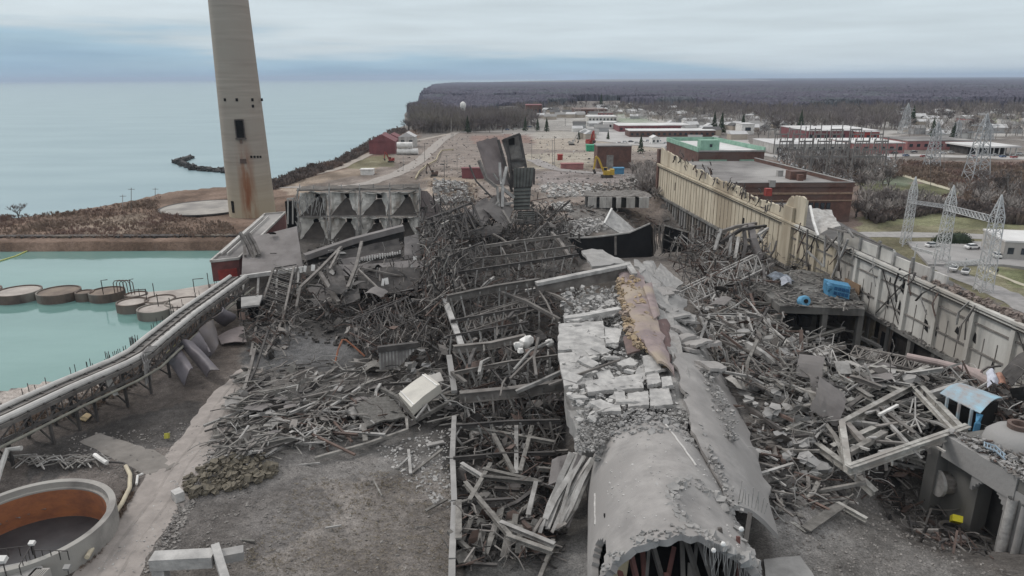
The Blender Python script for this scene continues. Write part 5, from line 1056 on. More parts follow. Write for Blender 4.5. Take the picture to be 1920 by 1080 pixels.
mem('blue_strap',[Bq+Vector((-.2,-.2,0)),Bq+Vector((-.5,-.6,-1.2)),Bq+Vector((-.6,-.7,-2.4))],B_(.8,.2),blue,parent=cvr)
frag('pale_cloth',[P(1848,700,8),P(1866,698,8),P(1872,722,7.5),P(1852,724,7.5)],mat('pale_blue_cloth',(.5,.52,.58),(.35,.36,.42),1),'pale blue cloth heap behind the blue cover','cloth',.1,8,.8,.6,3)
frag('orange_cloth',[P(1866,702,8),P(1884,705,8),P(1886,722,7.5),P(1870,722,7.5)],mat('orange_cloth',(.4,.22,.16),(.3,.17,.13),1),'orange cloth scrap right of the pale blue cloth','cloth',.1,8,.5,.3,5)
frag('dark_curved_sheet',[P(1878,700,9),P(1925,655,12),P(1960,670,12),P(1898,725,8)],steel_d,'dark curved sheet curling at the right picture edge','sheet',.2,8,.4,.9,5)
frag('dark_curved_sheet',[P(1893,728,8),P(1940,722,8),P(1940,750,6.5),P(1900,748,6.5)],voidm,'black sheet corner at the right picture edge below the curling sheet','sheet',.2,6,.3,.3,8)
# vault
vt=thing('concrete_vault','stained concrete wall of an open basement vault at the lower right','concrete wall',tuple(P(1850,1000,-5)))
e0=P(1785,822,6); e1=P(1908,895,6); e2=P(2010,960,6); dvv=(e1-e0); nrm=Vector((dvv.y,-dvv.x,0)).normalized(); nrm=nrm if nrm.x<0 else -nrm
bkd=-nrm
def vq(f,z,o): p=e0+dvv*f; return Vector((p.x,p.y,z))-nrm*o
def vslab(name,f0,f1,z0,z1,o0,o1,m): mb=MB(); mb.prism([tuple(vq(f0,0,o0))[:2],tuple(vq(f1,0,o0))[:2],tuple(vq(f1,0,o1))[:2],tuple(vq(f0,0,o1))[:2]],z0,z1); return mb.build(name,m,vt)
vslab('deck',-.1,2.2,4.4,6,0,30,conc_d); vslab('edge_beam',-.1,1.02,3.0,6.05,-.2,.8,conc)
vslab('pier',.92,1.35,-9,4.38,-.1,5,conc); vslab('far_wall',1.351,2.6,-9,4.38,.6,5,conc)
vslab('back_wall',-.25,.915,-9,4.38,5,6,mat('vault_back',(.12,.115,.11),(.06,.057,.054),.2)); vslab('end_pier',-.3,-.12,-9,4.38,-.4,5,conc_d); vslab('mid_pier',.30,.42,-9,2.0,1.2,3.5,conc_d)
mb=MB()
for k_ in range(14):
    f=.42+.5*k_/13; z=3.0+ -abs(0)*1; 
    z0=3.0-1.9*abs((f-.67)/.25)**2.4; mb.prism([tuple(vq(f-.019,0,0))[:2],tuple(vq(f+.0195,0,0))[:2],tuple(vq(f+.0195,0,.7))[:2],tuple(vq(f-.019,0,.7))[:2]],z0-.01,3.0)
mb.build('arch_soffit',conc,vt)
for f,r_ in ((1.05,.55),(1.22,.4)): q=vq(f,0,-.5); mb=MB(); mb.lathe((q.x,q.y,0),[(r_,-9),(r_,3.6)],14); mb.build('round_pilaster',conc_l if f<1.1 else conc,vt,True)
vslab('front_wall',-.28,.39,-9,2.98,1.4,3.4,conc_d)
tb=thing('vault_turbine','rusty cylindrical turbine casing inside the basement vault','turbine',tuple(P(1800,900,-2)))
a=P(1760,905,-1); b=P(1835,905,-1); mb=MB(); mb.sweep([a,a.lerp(b,.25),b],O_(1.5,16)); mb.build('casing',mat('turbine_dusty',(.2,.185,.17),(.07,.065,.06),.9,.8,.6),tb); mb=MB(); mb.sweep([a-(b-a)*.06,a+(b-a)*.01],O_(1.8,18)); mb.build('end_flange',steel_l,tb)
for k_ in range(9):
    p=a.lerp(b,U(.1,1))+Vector((U(-.5,.5),-1,U(.5,1.6))); mem('fitting',[p,p+Vector((U(-1,1),U(-.6,.3),U(-1.6,1)))],B_(U(.2,.6),U(.2,.5)),random.choice([steel,steel_d,rust,steel_l]),parent=tb)
mem('yellow_can',[P(1790,975,-4.4),P(1796,972,-3)],B_(1.1,.8),mat('yellow_can_paint',(.62,.55,.04),(.5,.44,.03)),'bright yellow can in the bottom of the basement vault','can')
mb=MB(); c=P(1785,1012,-5.6); mb.lathe(c,[(1.2,0),(1.5,.2),(1.7,0),(1.7,-.6),(1.1,-.6),(1.1,0)],20); tag(mb.build('pipe_flange',rust),'round rusty flange ring lying at the foot of the vault','flange')
mb=MB(); c=P(1782,992,-5.2); mb.lathe(c,[(.9,.3),(1.2,.5),(1.4,.3),(1.4,-.6)],20); tag(mb.build('pipe_flange',steel_d),'dark ring lying just behind the rusty flange ring in the vault','flange')
dm=thing('dome_vessel','grey dome with a round rusty manhole at the right picture edge','vessel',tuple(P(1900,830,6)))
c=P(1903,832,6); mb=MB(); mb.lathe(c,[(3.6,-.4),(3.3,1.0),(2.4,1.9),(1.2,2.2)],28); mb.build('dome',conc,dm,True); mb=MB(); mb.lathe(c,[(1.2,2.0),(1.3,2.8),(.85,2.8),(.8,1.9),(0,1.7)],22); mb.build('manhole',rust,dm)
ld=thing('blue_ladder','twisted pale blue ladder lying on the vault deck','ladder',tuple(P(1860,850,6.2)))
a=P(1845,838,6.6); b=P(1885,862,6.6); o=Vector((.6,.9,.1))
for v_ in (Vector(),o): mem('rail',[a+v_,a.lerp(b,.5)+v_+Vector((0,0,.4)),b+v_],B_(.14,.14),mat('ladder_blue',(.3,.4,.48),(.2,.25,.3)),parent=ld)
for k_ in range(7): p=a.lerp(b,k_/6.5)+Vector((0,0,.1)); mem('rung',[p,p+o],B_(.1,.1),mat('ladder_blue',(.3,.4,.48)),parent=ld)
# ================= CLARIFIER TANK
tk=thing('round_settling_tank','round open concrete tank with orange inner wall and dark water at lower left','tank',(-54.3,66.5,0))
cc=(-54.3,66.5,0); mb=MB(); mb.lathe(cc,[(8.8,-2.8),(8.8,3.0),(8.1,3.0),(8.1,2.3),(7.75,2.3),(7.75,2.1)],72); mb.build('outer_wall',mat('tank_concrete',(.31,.295,.275),(.19,.18,.17),.4,.85,.3,c3=(.3,.29,.27)),tk)
mb=MB(); mb.lathe(cc,[(7.75,2.1),(7.7,-2.5)],72); mo=mat('orange_stained_wall',(.34,.135,.06),(.20,.085,.05),.35,.8,.2,stretch=(1,1,2)); mb.build('inner_wall',mo,tk,True)
mb=MB(); mb.lathe((cc[0],cc[1],-1.6),[(0,0),(7.69,0)],48); mb.build('tank_water',mat('dark_tank_water',(.05,.05,.053),(.035,.035,.038),.3,.25,.1),tk)
rl=thing('tank_walkway','pale walkway with dark railings beside the round tank at the lower left corner','walkway',tuple(P(40,1070,1)))
mb=MB(); mb.prism([tuple(P(*a,2.5))[:2] for a in ((-60,1075),(60,1050),(80,1062),(60,1120),(-60,1150))],2.2,2.5); mb.build('deck',conc,rl)
for a,b in (((-30,1050),(62,1040)),((62,1040),(40,1078)),((66,1048),(130,1050))):
    A=P(*a,2.5);Bq=P(*b,2.5)
    for k_ in range(5): p=A.lerp(Bq,k_/4); mem('railing_post',[p,p+Vector((0,0,1.1))],B_(.07,.07),steel_d,parent=rl)
    mem('handrail',[A+Vector((0,0,1.1)),Bq+Vector((0,0,1.1))],B_(.07,.07),steel_d,parent=rl)
for i,(a,b,w,l_) in enumerate(((4,1049,.8,'white floodlight head at the left picture edge beside the tank'),(60,1018,.55,'small white lamp head above the walkway railing'),(126,1064,.6,'grey lamp box right of the tank walkway'))):
    t_=thing('flood_lamp',l_,'lamp',tuple(P(a,b+20,2.5))); p=P(a,b,4.5); mb=MB(); mb.box(p,(w,w*.8,w*.6),.4,Matrix.Rotation(.4,3,'X')); mb.build('head',white if i<2 else conc,t_); mem('post',[p,Vector((p.x,p.y,2.2 if i<2 else .2))],O_(.06,6),steel_d,parent=t_)
mb=MB(); mb.box(P(75,1080,2),(1.5,1.2,1)); 
for k_ in range(6): q=P(64+4*k_,1078,3.2); mb.box(q,(.08,1.2,.5))
tag(mb.build('vent_box',whited),'white ribbed vent box at the bottom edge by the tank walkway','vent')
mem('curved_pale_pipe',[P(163,1045,1.2),P(195,990,.9),P(228,945,.8),P(243,915,.7),P(244,890,.6),P(236,874,.5)],O_(.26,10),mat('yellowish_pipe',(.50,.45,.34),(.4,.35,.27),1),'long curved yellowish pipe lying beside the round tank','pipe')
mem('curved_dark_pipe',[P(238,935,.4),P(250,905,.4),P(246,880,.4),P(232,868,.4),P(205,866,.4)],O_(.14,8),steel_d,'thin dark hose curving right of the yellowish pipe','pipe')
mem('white_stub_pipe',[P(178,853,.6),P(190,862,.8),P(200,868,.6)],O_(.3,8),white,'short white pipe stub near the junction of the tracks','pipe')
mem('white_stub_pipe',[P(256,908,.5),P(258,892,.5),P(268,888,.7)],O_(.16,8),white,'thin white bent pipe right of the yellowish pipe','pipe')
for k_ in range(26):
    a=U(30,180); q=[P(a+U(-30,30)*j_,U(845,882)+j_*2,.35) for j_ in range(-1,3)]; mem('hose_loop',[P(a-25,882-U(0,30),.3),P(a,872-U(0,20),.5),P(a+20,862-U(0,12),.4),P(a+35,868+U(-15,12),.3)],O_(.09,6),random.choice([steel_l,timber,steel]),'thin grey hose in the coiled heap behind the round tank','hose',None,'hoses heaped behind the round tank')
# portal block bottom
pb=thing('concrete_portal','pale concrete beam on short legs at the bottom edge by the haul road','concrete block',tuple(P(370,1070,0)))
mem('beam',[P(286,1052,2.6),P(402,1046,2.6)],B_(1.6,1.3),conc_l,parent=pb); mem('leg',[P(300,1060,2),P(304,1095,0)],B_(1.3,1.2),conc_l,parent=pb); mem('beam_end',[P(404,1046,2.4),P(457,1036,2.3)],B_(1.3,1.0),conc,parent=pb)
mem('leaning_slab_post',[P(404,1026,3.2),P(425,1095,2.6)],B_(.8,1.0),conc_l,'pale post leaning against the concrete portal at the bottom edge','post')
mem('yard_box',[P(325,932,1),P(342,925,1)],B_(1.4,1.2),conc_l,'small pale concrete box at the lower edge of the soil heap by the haul road','box')
frag('yellow_board',[P(147,785,.3),P(162,774,.3),P(172,777,.3),P(160,789,.3)],mat('yellow_board',(.5,.4,.24),(.4,.3,.18)),'small yellowish board lying under the conveyor trestle','board',.15,2,0)
mem('yellow_bin',[P(313,822,.2),P(313,812,.9)],B_(.6,.6),mat('bin_yellow',(.45,.42,.08)),'small yellow bin standing left of the haul road','bin')
# ================= DEBRIS FIELDS
def field(poly,n,nind,zr,ln,w,mats,bias,spread,vert,where,kindw='beam',kink=.5,profs=(B_,I_),stuffname='tangled_scrap',wi=None,lni=None,bases=True):
    src=poly_g(poly,zr); byk={}
    for k_ in range(n):
        c=src(); L_=U(*ln); d=rdir(bias,spread,vert); ww_=U(*w); m=random.choice(mats)
        a=c-d*L_/2; b=c+d*L_/2; lo=min(a.z,b.z); g=Hs(c.x,c.y)-.3
        if lo<g: a.z+=g-lo; b.z+=g-lo
        pts=[a,b] if random.random()>kink else [a,a.lerp(b,U(.3,.7))+Vector((U(-1,1),U(-1,1),U(-.7,.9)))*L_*.12,b]
        if kink and random.random()<.25: pts.insert(-1,pts[-1].lerp(pts[-2],.3)+Vector((U(-1,1),U(-1,1),U(0,1)))*L_*.08)
        byk.setdefault(m.name,(m,MB()))[1].sweep(pts,B_(ww_,ww_*U(.3,1)))
    for k_ in range(int(n*.4)):
        c=src(); m=random.choice(mats); s_=U(.25,.5)*random.choice((1,1,2,2.8)); u=rdir(bias,60,.5)*s_; v=rdir(None,60,.6)*s_*U(.4,1); b_=Vector((U(-.3,.3),U(-.3,.3),U(0,.5)))*s_
        q=[c-u-v,c-v*.9+b_,c+u-v,c+u+v*U(.5,1),c+v+b_*.7,c-u+v*U(.3,1)]; o=Vector((0,0,-.06)); byk.setdefault(m.name,(m,MB()))[1].add(q+[p+o for p in q],[(0,1,4,5),(1,2,3,4),(11,10,7,6),(10,9,8,7)]+[(i,i+6,(i+1)%6+6,(i+1)%6) for i in range(6)])
    for k_ in range(int(n*.22)):
        c=src(); m=random.choice(mats); d=rdir(bias,70,.7); pts=[c]; st=U(.4,1.3)
        for j in range(random.randint(4,8)): d=(d+Vector((U(-1,1),U(-1,1),U(-.9,.7)))*.75).normalized(); q=pts[-1]+d*st; q.z=max(q.z,Hs(c.x,c.y)-.1); pts.append(q)
        byk.setdefault(m.name,(m,MB()))[1].sweep(pts,O_(U(.03,.09),5))
    for m,mb in byk.values(): tag(mb.build(stuffname,m),'fine tangle of '+m.name.replace('_',' ')+' pieces '+where,None,None,'stuff')
    for k_ in range(nind):
        c=src(); L_=U(*(lni or (ln[1]*.8,ln[1]*1.6))); d=rdir(bias,spread,vert*.7); ww_=U(*(wi or (w[1]*1.1,w[1]*1.9))); m=random.choice(mats)
        a=c-d*L_/2; b=c+d*L_/2; lo=min(a.z,b.z); g=Hs(c.x,c.y)+.1
        if lo<g: a.z+=g-lo; b.z+=g-lo
        pts=[a,b] if random.random()<.5 else [a,a.lerp(b,U(.3,.7))+Vector((U(-1,1),U(-1,1),U(-.2,.8)))*L_*.08,b]
        pf=random.choice(profs); mem('fallen_'+kindw,pts,pf(ww_,ww_*U(.6,1.2)),m,'loose '+m.name.replace('_',' ')+' '+kindw+' lying '+where,kindw,None,kindw+'s '+where)
def sheets_in(poly,n,zr,sz,mats,where,tilt=.5,kind='sheet',amp=.3,th=.12):
    src=poly_g(poly,zr)
    for k_ in range(n):
        c=src(); a=U(0,3.1); w=U(*sz); h=w*U(.4,.9); ux=Vector((math.cos(a),math.sin(a),U(-tilt,tilt)))*w/2; uy=Vector((-math.sin(a),math.cos(a),U(-tilt,tilt)))*h/2; m=random.choice(mats)
        mb=MB(); mb.panel([c-ux-uy,c+ux-uy,c+ux+uy,c-ux+uy],th,7,7,U(0,.2)*w,amp,random.random()*99,.06); tag(mb.build('crumpled_'+kind,m),('crumpled '+m.name.replace('_',' ')+' '+kind+' piece ').replace('sheet sheet','sheet')+where,kind,kind+' pieces '+where)
SM=[steel,steel,steel_d,rust]; 
field([(840,445),(1075,430),(1090,500),(1050,600),(1050,640),(860,660),(835,560)],620,16,(0,7),(1.5,6),(.08,.2),[steel,steel_d,steel_d,steel_d,rust],None,50,.6,'in the upper half of the boiler frame',kink=.7)
field([(850,650),(1050,640),(1065,780),(1040,900),(1000,960),(860,800)],560,22,(0,4.5),(1,5),(.06,.2),[steel,steel_d,steel_d,rust,steel_l],None,60,.6,'in the lower half of the boiler frame',kink=.7)
field([(858,800),(1040,800),(1060,960),(1040,1075),(862,1075)],260,34,(0,2.5),(1,4),(.08,.2),[steel,steel_d,rust,timber],None,60,.35,'at the near end of the boiler frame',kink=.4,wi=(.3,.55),lni=(3,8))
field([(560,560),(840,530),(840,690),(700,700),(640,640),(560,600)],520,22,(0,5),(1.5,7),(.08,.22),[steel,steel_d,steel_d,rust,steel],None,50,.8,'between the big dark sheets and the yard',kink=.7)
field([(455,560),(570,540),(560,640),(520,680),(450,650)],260,6,(0,4),(1,4),(.08,.2),SM,None,60,.6,'around the stair tower foot')
field([(790,400),(1010,390),(1070,440),(850,470),(780,450)],420,14,(0,7),(2,8),(.15,.35),SM,None,50,.7,'around the foot of the tall tower fragment')
field([(790,470),(850,440),(850,640),(800,620)],350,10,(0,9),(3,9),(.12,.3),SM,75,30,.9,'left of the boiler frame',kink=.7)
field([(460,700),(640,680),(860,700),(850,800),(700,800),(560,850),(420,870),(390,840)],430,60,(0,1.4),(1,5),(.1,.3),[steel_l,timber,steel,timber,steel_d],35,38,.15,'in the yard debris beside the haul road','beam',.35,wi=(.25,.5),lni=(3,9))
field([(500,800),(640,750),(850,770),(600,860)],90,14,(0,1.5),(2,7),(.12,.25),[steel,steel_l,rust],None,60,.25,'on the open yard below the mesh sheet',kink=.5)
field([(1230,455),(1440,430),(1440,560),(1400,600),(1290,560)],650,22,(0,7),(2,8),(.12,.3),[steel,steel_l,steel_d,rust],None,50,.8,'right of the black sheet wall',kink=.85)
field([(1295,560),(1440,560),(1500,700),(1480,760),(1400,760),(1340,690)],320,36,(0,4),(1.5,7),(.12,.3),[steel,steel_l,timber,steel_d,rust],120,40,.4,'along the right side of the fallen stack',kink=.4)
field([(1390,760),(1500,720),(1600,800),(1640,930),(1460,990),(1440,900)],230,24,(0,1.2),(.8,4),(.1,.25),[rust,steel_l,steel,timber,steel_d],140,35,.25,'on the ground right of the stack shells',kink=.4,wi=(.3,.5),lni=(3,9))
field([(1400,660),(1600,640),(1790,680),(1800,760),(1600,880),(1470,800)],560,75,(0,3.6),(1.2,6),(.1,.35),[steel_l,cream,steel,steel_d,timber,steel_l],None,55,.35,'in the pale debris heap at right',kink=.45,wi=(.35,.8),lni=(4,11))
field([(1760,660),(1990,640),(2050,850),(1880,800),(1790,760)],450,26,(0,3),(1,6),(.1,.3),[steel_l,steel,steel_d,rust],None,55,.4,'around the blue cover at the right edge',kink=.6)
field([(1400,510),(1600,515),(1625,575),(1460,572)],60,0,(4.5,6),(1,4),(.1,.3),[timber,steel_d],None,60,.2,'on the deck')
sd_=poly_src([(1402,522),(1500,507),(1592,522),(1618,578),(1465,573)],4.6,5.3)
for m,nn_ in ((timber,170),(steel,120),(steel_d,90)):
    mb=MB()
    for k_ in range(nn_): c=sd_(); d=rdir(None,60,.2); L_=U(.6,3.4); mb.bar(c-d*L_/2,c+d*L_/2,U(.08,.3),U(.06,.2))
    tag(mb.build('deck_litter',m),'litter of '+m.name.replace('_',' ')+' pieces heaped on the machine deck',None,None,'stuff')
field([(1600,560),(1800,640),(1790,680),(1640,650)],160,6,(0,5),(1,5),(.1,.3),[steel_d,steel,rust],None,60,.6,'in the dark gap under the hall wall')
field([(1790,815),(1920,850),(1960,900),(1905,890)],10,0,(6,6.6),(.5,2),(.05,.2),[steel],None,60,.1,'on the vault')
sv=poly_src([(1770,805),(1960,840),(2010,950),(1910,895)],6.05,6.6)
for m,nn_ in ((steel,130),(steel_l,90),(rust,40)):
    mb=MB()
    for k_ in range(nn_): c=sv(); d=rdir(None,60,.25); L_=U(.4,2.2); mb.bar(c-d*L_/2,c+d*L_/2,U(.06,.22),U(.05,.2))
    tag(mb.build('vault_litter',m),'litter of '+m.name.replace('_',' ')+' pieces on top of the vault deck',None,None,'stuff')
chunks('vault_rubble',260,sv,(.1,.4),conc,'grey rubble on top of the vault deck','rubble','stuff')
field([(1660,880),(1860,900),(1860,1060),(1700,1010),(1640,930)],200,10,(0,1.5),(.6,3.5),(.08,.25),SM,None,60,.5,'in the bottom of the open basement pit')
sheets_in([(1400,650),(1790,690),(1700,850),(1480,800)],26,(1,3.8),(2,6),[whited,steel_l,sheet,sheet],'in the pale debris heap at right')
sheets_in([(860,460),(1050,450),(1050,760),(860,760)],26,(1,6.5),(1.4,5),[sheet,steel,rust,steel_d],'caught in the boiler frame')
sheets_in([(570,520),(840,480),(830,640),(600,620)],24,(1,8),(2,6),[sheet,steel_d,steel_d],'between the dark sheets and the yard')
sheets_in([(450,700),(850,690),(840,790),(420,850)],22,(.2,1.4),(1,3.5),[sheet,steel_l,timber,conc],'in the yard debris by the haul road',.2)
sheets_in([(1290,560),(1460,600),(1480,780),(1400,760)],12,(1,4),(1.5,4.5),[conc,sheet,whited],'along the right side of the fallen stack')
sheets_in([(1240,460),(1430,450),(1400,580)],10,(1,6),(2,4.5),[sheet,steel,conc],'right of the black sheet wall')
sheets_in([(860,850),(1040,850),(1040,1060),(865,1060)],9,(.3,1.6),(1.5,3.2),[sheet,timber,steel],'at the near end of the boiler frame',.3)
sheets_in([(1770,680),(1950,660),(2000,800),(1880,790)],9,(1,3.2),(1.5,3.4),[sheet,whited,steel_d],'around the blue cover at the right edge')
sheets_in([(1680,900),(1840,920),(1840,1030),(1720,1000)],5,(.4,1.4),(1,2),[steel_l,sheet],'in the basement pit')
field([(790,440),(860,430),(870,640),(800,620)],300,8,(2,13),(2,8),(.1,.3),[steel,steel_d,steel_d,timber],80,30,1.0,'standing tall at the left edge of the boiler frame',kink=.8)
field([(860,420),(1060,425),(1075,470),(870,480)],260,8,(2,9),(2,7),(.1,.28),[steel,steel_d,steel_d],None,50,.8,'along the far edge of the boiler frame',kink=.8)
field([(600,500),(800,490),(800,560),(620,580)],200,10,(3,8),(2,7),(.12,.3),[steel,steel_l,steel_d],None,50,.8,'in front of the dark wall panels',kink=.7)
chunks('concrete_lumps',240,poly_g([(1300,560),(1450,560),(1790,690),(1720,860),(1480,940),(1400,800)],(.3,2.6)),(.35,1.1),conc,'grey concrete lumps mixed through the debris at right','rubble','stuff',None,.7)
chunks('concrete_lumps',120,poly_g([(600,560),(840,500),(1040,620),(1040,780),(860,780),(700,680)],(.3,3)),(.3,.9),conc,'grey concrete lumps mixed through the central wreck','rubble','stuff',None,.7)
truss('crushed_truss',P(1420,700,4),P(1560,655,4.6),P(1440,722,3.4),P(1570,680,3.8),9,.28,steel_l,'crushed pale truss lying behind the pale girders at right')
truss('crushed_truss',P(1480,800,3.4),P(1590,760,4.4),P(1492,826,2.8),P(1600,785,3.8),8,.25,cream,'small pale truss wedged left of the diamond girder frame')
truss('crushed_truss',P(1620,655,4),P(1790,690,5),P(1610,672,3.4),P(1780,712,4.4),10,.28,steel,'long grey truss lying along the foot of the hall wall')
truss('bent_truss',P(660,600,6),P(760,560,8),P(668,640,3),P(775,600,5),5,.22,steel_d,'dark truss standing in the wreck before the dark wall panels')
truss('bent_truss',P(800,500,10),P(905,455,11),P(806,530,8),P(915,480,9),8,.3,steel_d,'dark truss bridging to the far edge of the boiler frame')
truss('bent_truss',P(870,600,6.5),P(1000,560,7.5),P(876,622,5),P(1005,580,6),9,.25,steel,'grey truss tilted across the middle of the boiler frame')
truss('bent_truss',P(1250,560,5),P(1420,480,8),P(1262,585,4),P(1430,505,6.5),9,.3,steel_l,'pale truss slanting right of the flat leaning slab')
# signature pieces at right
for i,(pts,z,w_,m,l_) in enumerate([([(1447,680),(1440,730),(1436,760),(1460,785)],(5,4,3,2.5),.7,redp,'tall bent red brown beam right of the stack seam'),([(1502,620),(1503,690)],(6,1.5),.6,rust,'short upright dark red beam in the right debris'),([(1507,695),(1550,703),(1600,715)],(4,4,3.5),.7,redp,'flat red brown beam lying behind the pale girders'),([(1338,600),(1400,560),(1440,610),(1500,660)],(5,6,5,4),.5,steel_l,'bent pale pipe arching over the right debris'),([(1310,645),(1330,590),(1420,590)],(5,6,5.5),.5,steel_l,'pale bent member at the left of the right debris'),([(1395,585),(1440,600),(1462,700)],(6,5,3),.6,steel_l,'pale long member falling toward the red beam'),([(1560,770),(1600,715),(1660,690)],(4,5,5.4),.8,cream,'pale girder rising behind the diamond frame'),([(1600,740),(1740,690)],(5,5.6),.7,cream,'thin pale girder above the diamond frame'),([(1440,600),(1420,690)],(5,3),.5,steel,'grey beam leaning on the right debris'),([(1700,668),(1760,680),(1840,700)],(6,6,6.5),1.1,mat('pinkish_pipe',(.36,.29,.275),(.26,.22,.21),.5),'pinkish broken pipe lying in front of the hall wall'),([(1805,690),(1860,720)],(6.6,6),1.4,mat('pinkish_pipe',(.36,.29,.275)),'thick pinkish pipe left of the cloth heap'),([(1500,880),(1530,830),(1560,800)],(1.6,1.8,2.2),.5,timber,'plank propped left of the straight pale beam'),([(1480,965),(1590,935),(1580,950)],(.6,.8,.5),.45,timber,'long board on the ground below the debris at right'),([(1510,1000),(1575,955)],(.6,.9),1.2,timber,'broad plank lying on the bare ground at right'),([(1450,960),(1512,1000)],(.6,.6),.5,cream,'pale beam end lying flat left of the broad plank'),([(1535,925),(1625,975)],(.8,.5),.5,cream,'pale beam crossing the broad plank'),([(1745,530),(1765,600)],(7,5),.3,steel,'thin bar')][:16]):
    pp=[P(a,b,zz) for (a,b),zz in zip(pts,z)]; mem('wreck_beam',pp,(O_(w_/2,10) if 'pipe' in l_ else I_(w_,w_*1.1)),m,l_,'pipe' if 'pipe' in l_ else 'beam')
gg=thing('parallel_girder_frame','frame of parallel pale rafters lying right of the stack','frame',tuple(P(1390,640,2)))
A=P(1312,592,6);B3=P(1402,596,6);Cc=P(1425,672,3.2);D=P(1350,680,3.5)
for a,b in ((A,B3),(B3,Cc),(D,Cc),(A,D)): mem('edge_member',[a,b],B_(.5,.5),steel_l,parent=gg)
for k_ in range(1,6): mem('rafter',[A.lerp(B3,k_/6),D.lerp(Cc,k_/6)],I_(.45,.5),steel_l if k_%2 else timber,parent=gg)
cg=thing('ribbed_sheet','ribbed grey sheet curled down in front of the pale girders','sheet',tuple(P(1512,770,3)))
A=P(1500,740,4.6);B3=P(1535,748,4.4);Cc=P(1530,808,2.4);D=P(1493,800,2.4); mb=MB(); mb.panel([A,B3,Cc,D],.1,8,8,.3,.1,2); mb.build('sheet',sheet,cg)
for k_ in range(8): mem('rib',[A.lerp(B3,k_/7)+Vector((0,0,.1+.3*math.sin(math.pi*k_/7))),D.lerp(Cc,k_/7)+Vector((0,0,.1+.3*math.sin(math.pi*k_/7)))],B_(.14,.16),steel_l,parent=cg)
frag('curved_white_sheet',[P(1360,640,5),P(1440,650,5),P(1475,690,3.4),P(1400,690,3.6)],whited,'pale ribbed sheet lying like a fan below the parallel rafters','sheet',.15,10,.5,.5,6)
# timber fan at the near end of the frame
for i in range(9): a=P(862+i*16+U(-4,4),1062-U(0,60),.5); mem('fallen_board',[a,a+Vector((U(.3,1.6),U(2.5,5),U(.3,1.4)))],B_(U(.5,.9),.15),timber,'flat weathered board in the fan at the bottom of the boiler frame','board',None,'boards fanned at the bottom of the boiler frame')
for i,(a,b) in enumerate((((938,980),(1040,1022)),((950,1005),(1036,1035)),((905,880),(1015,905)),((865,870),(905,895)),((905,895),(1015,905)),((925,815),(965,890)),((968,795),(968,890)),((975,885),(998,800)),((870,800),(1040,830)),((1005,905),(990,968)),((872,905),(960,1010)),((880,940),(920,870)))):
    mem('boiler_beam',[P(*a,2.4),P(*b,2.2)],I_(.55,.5),timber if i%3 else steel_l,['pale flat beam at the bottom of the frame beside the stack','second flat beam right below the pale flat beam','long pale beam crossing the frame at its near third','short beam meeting the long crossing beam','lower twin of the long crossing beam','left arm of the v shaped pair of beams','upright of the v shaped group of beams','right arm of the v shaped group of beams','long beam high across the near third of the frame','short upright red grey beam near the cladding bundle','long diagonal beam at the lower left of the frame','short diagonal beam above the lower left diagonal'][i],'beam')
for i,(a,b,w) in enumerate((((766,843),(770,888),.4),((771,888),(830,842),.35),((745,878),(766,858),.25),((798,958),(838,936),.35),((800,835),(832,828),.7),((455,1012),(478,1015),.3),((560,872),(600,868),.2),((700,900),(716,930),.2),((610,990),(640,985),.2))):
    A=P(*a,.25); Bq=P(*b,.35); mem('yard_board',[A,Bq],B_(w,.2),steel_l if i%2==0 else timber,['pale board lying upright in the picture on the near yard','pale board meeting the upright board at its lower end','thin bar left of the two meeting boards','single pale board near the low dividing wall','short broad board above the two meeting boards','small pale piece near the concrete portal','thin stick below the yard debris','thin stick in the middle of the bare yard','small stick low on the bare yard'][i],'board')
chunks('pale_chips',420,poly_g([(700,840),(850,800),(850,960),(780,930)],(0,.08)),(.06,.28),conc_l,'pale chips scattered beside the low dividing wall','rubble','stuff',None,.5)
chunks('road_chips',300,poly_g([(380,820),(460,700),(420,860),(280,1075),(180,1075)],(.14,.2)),(.03,.1),conc_l,'tiny chips on the haul road','rubble','stuff',None,.5)
# rubble / stones
chunks('soil_heap_rocks',380,poly_g([(385,870),(500,850),(520,890),(470,915),(350,935),(345,905)],(0,.7)),(.15,.55),mat('brown_rock',(.17,.15,.115),(.09,.08,.065),.8),'brown soil lumps heaped beside the haul road','rubble','stuff')
allsite=[(250,1075),(330,950),(400,860),(560,860),(850,800),(850,1075)]
chunks('yard_stones',1300,poly_g(allsite,(0,.05)),(.04,.16),rubblem,'small stones scattered over the near yard','stones','stuff',None,.8)
chunks('yard_stones',900,poly_g([(1440,900),(1660,900),(1760,1000),(1900,1080),(1500,1080)],(0,.05)),(.04,.18),rubblem,'small stones scattered on the bare ground at lower right','stones','stuff',None,.8)
chunks('yard_stones',600,poly_g([(120,820),(380,790),(330,880),(240,900),(120,880)],(0,.05)),(.04,.2),rubblem,'small stones between the conveyor and the haul road','stones','stuff',None,.8)
chunks('edge_stones',700,poly_g([(455,700),(475,690),(400,880),(300,1075),(270,1075),(370,880)],(0,.12)),(.06,.25),rubblem,'rubble along the right verge of the haul road','stones','stuff',None,.8)
chunks('pit_rubble',900,poly_g([(860,500),(1060,480),(1060,1040),(860,1060)],(0,.6)),(.1,.5),mat('dark_rubble',(.12,.112,.105),(.05,.047,.045),.9),'dark rubble on the floor of the boiler frame','rubble','stuff')
chunks('right_rubble',900,poly_g([(1400,500),(1790,690),(1700,880),(1480,960),(1400,800)],(0,.7)),(.1,.5),mat('mid_rubble',(.16,.152,.142),(.07,.066,.062),.9),'grey rubble under the debris at right','rubble','stuff')
chunks('left_rubble',700,poly_g([(560,470),(840,460),(840,680),(560,640)],(0,.8)),(.15,.7),mat('dark_rubble',(.12,.112,.105)),'dark rubble between the hoppers and the yard','rubble','stuff')
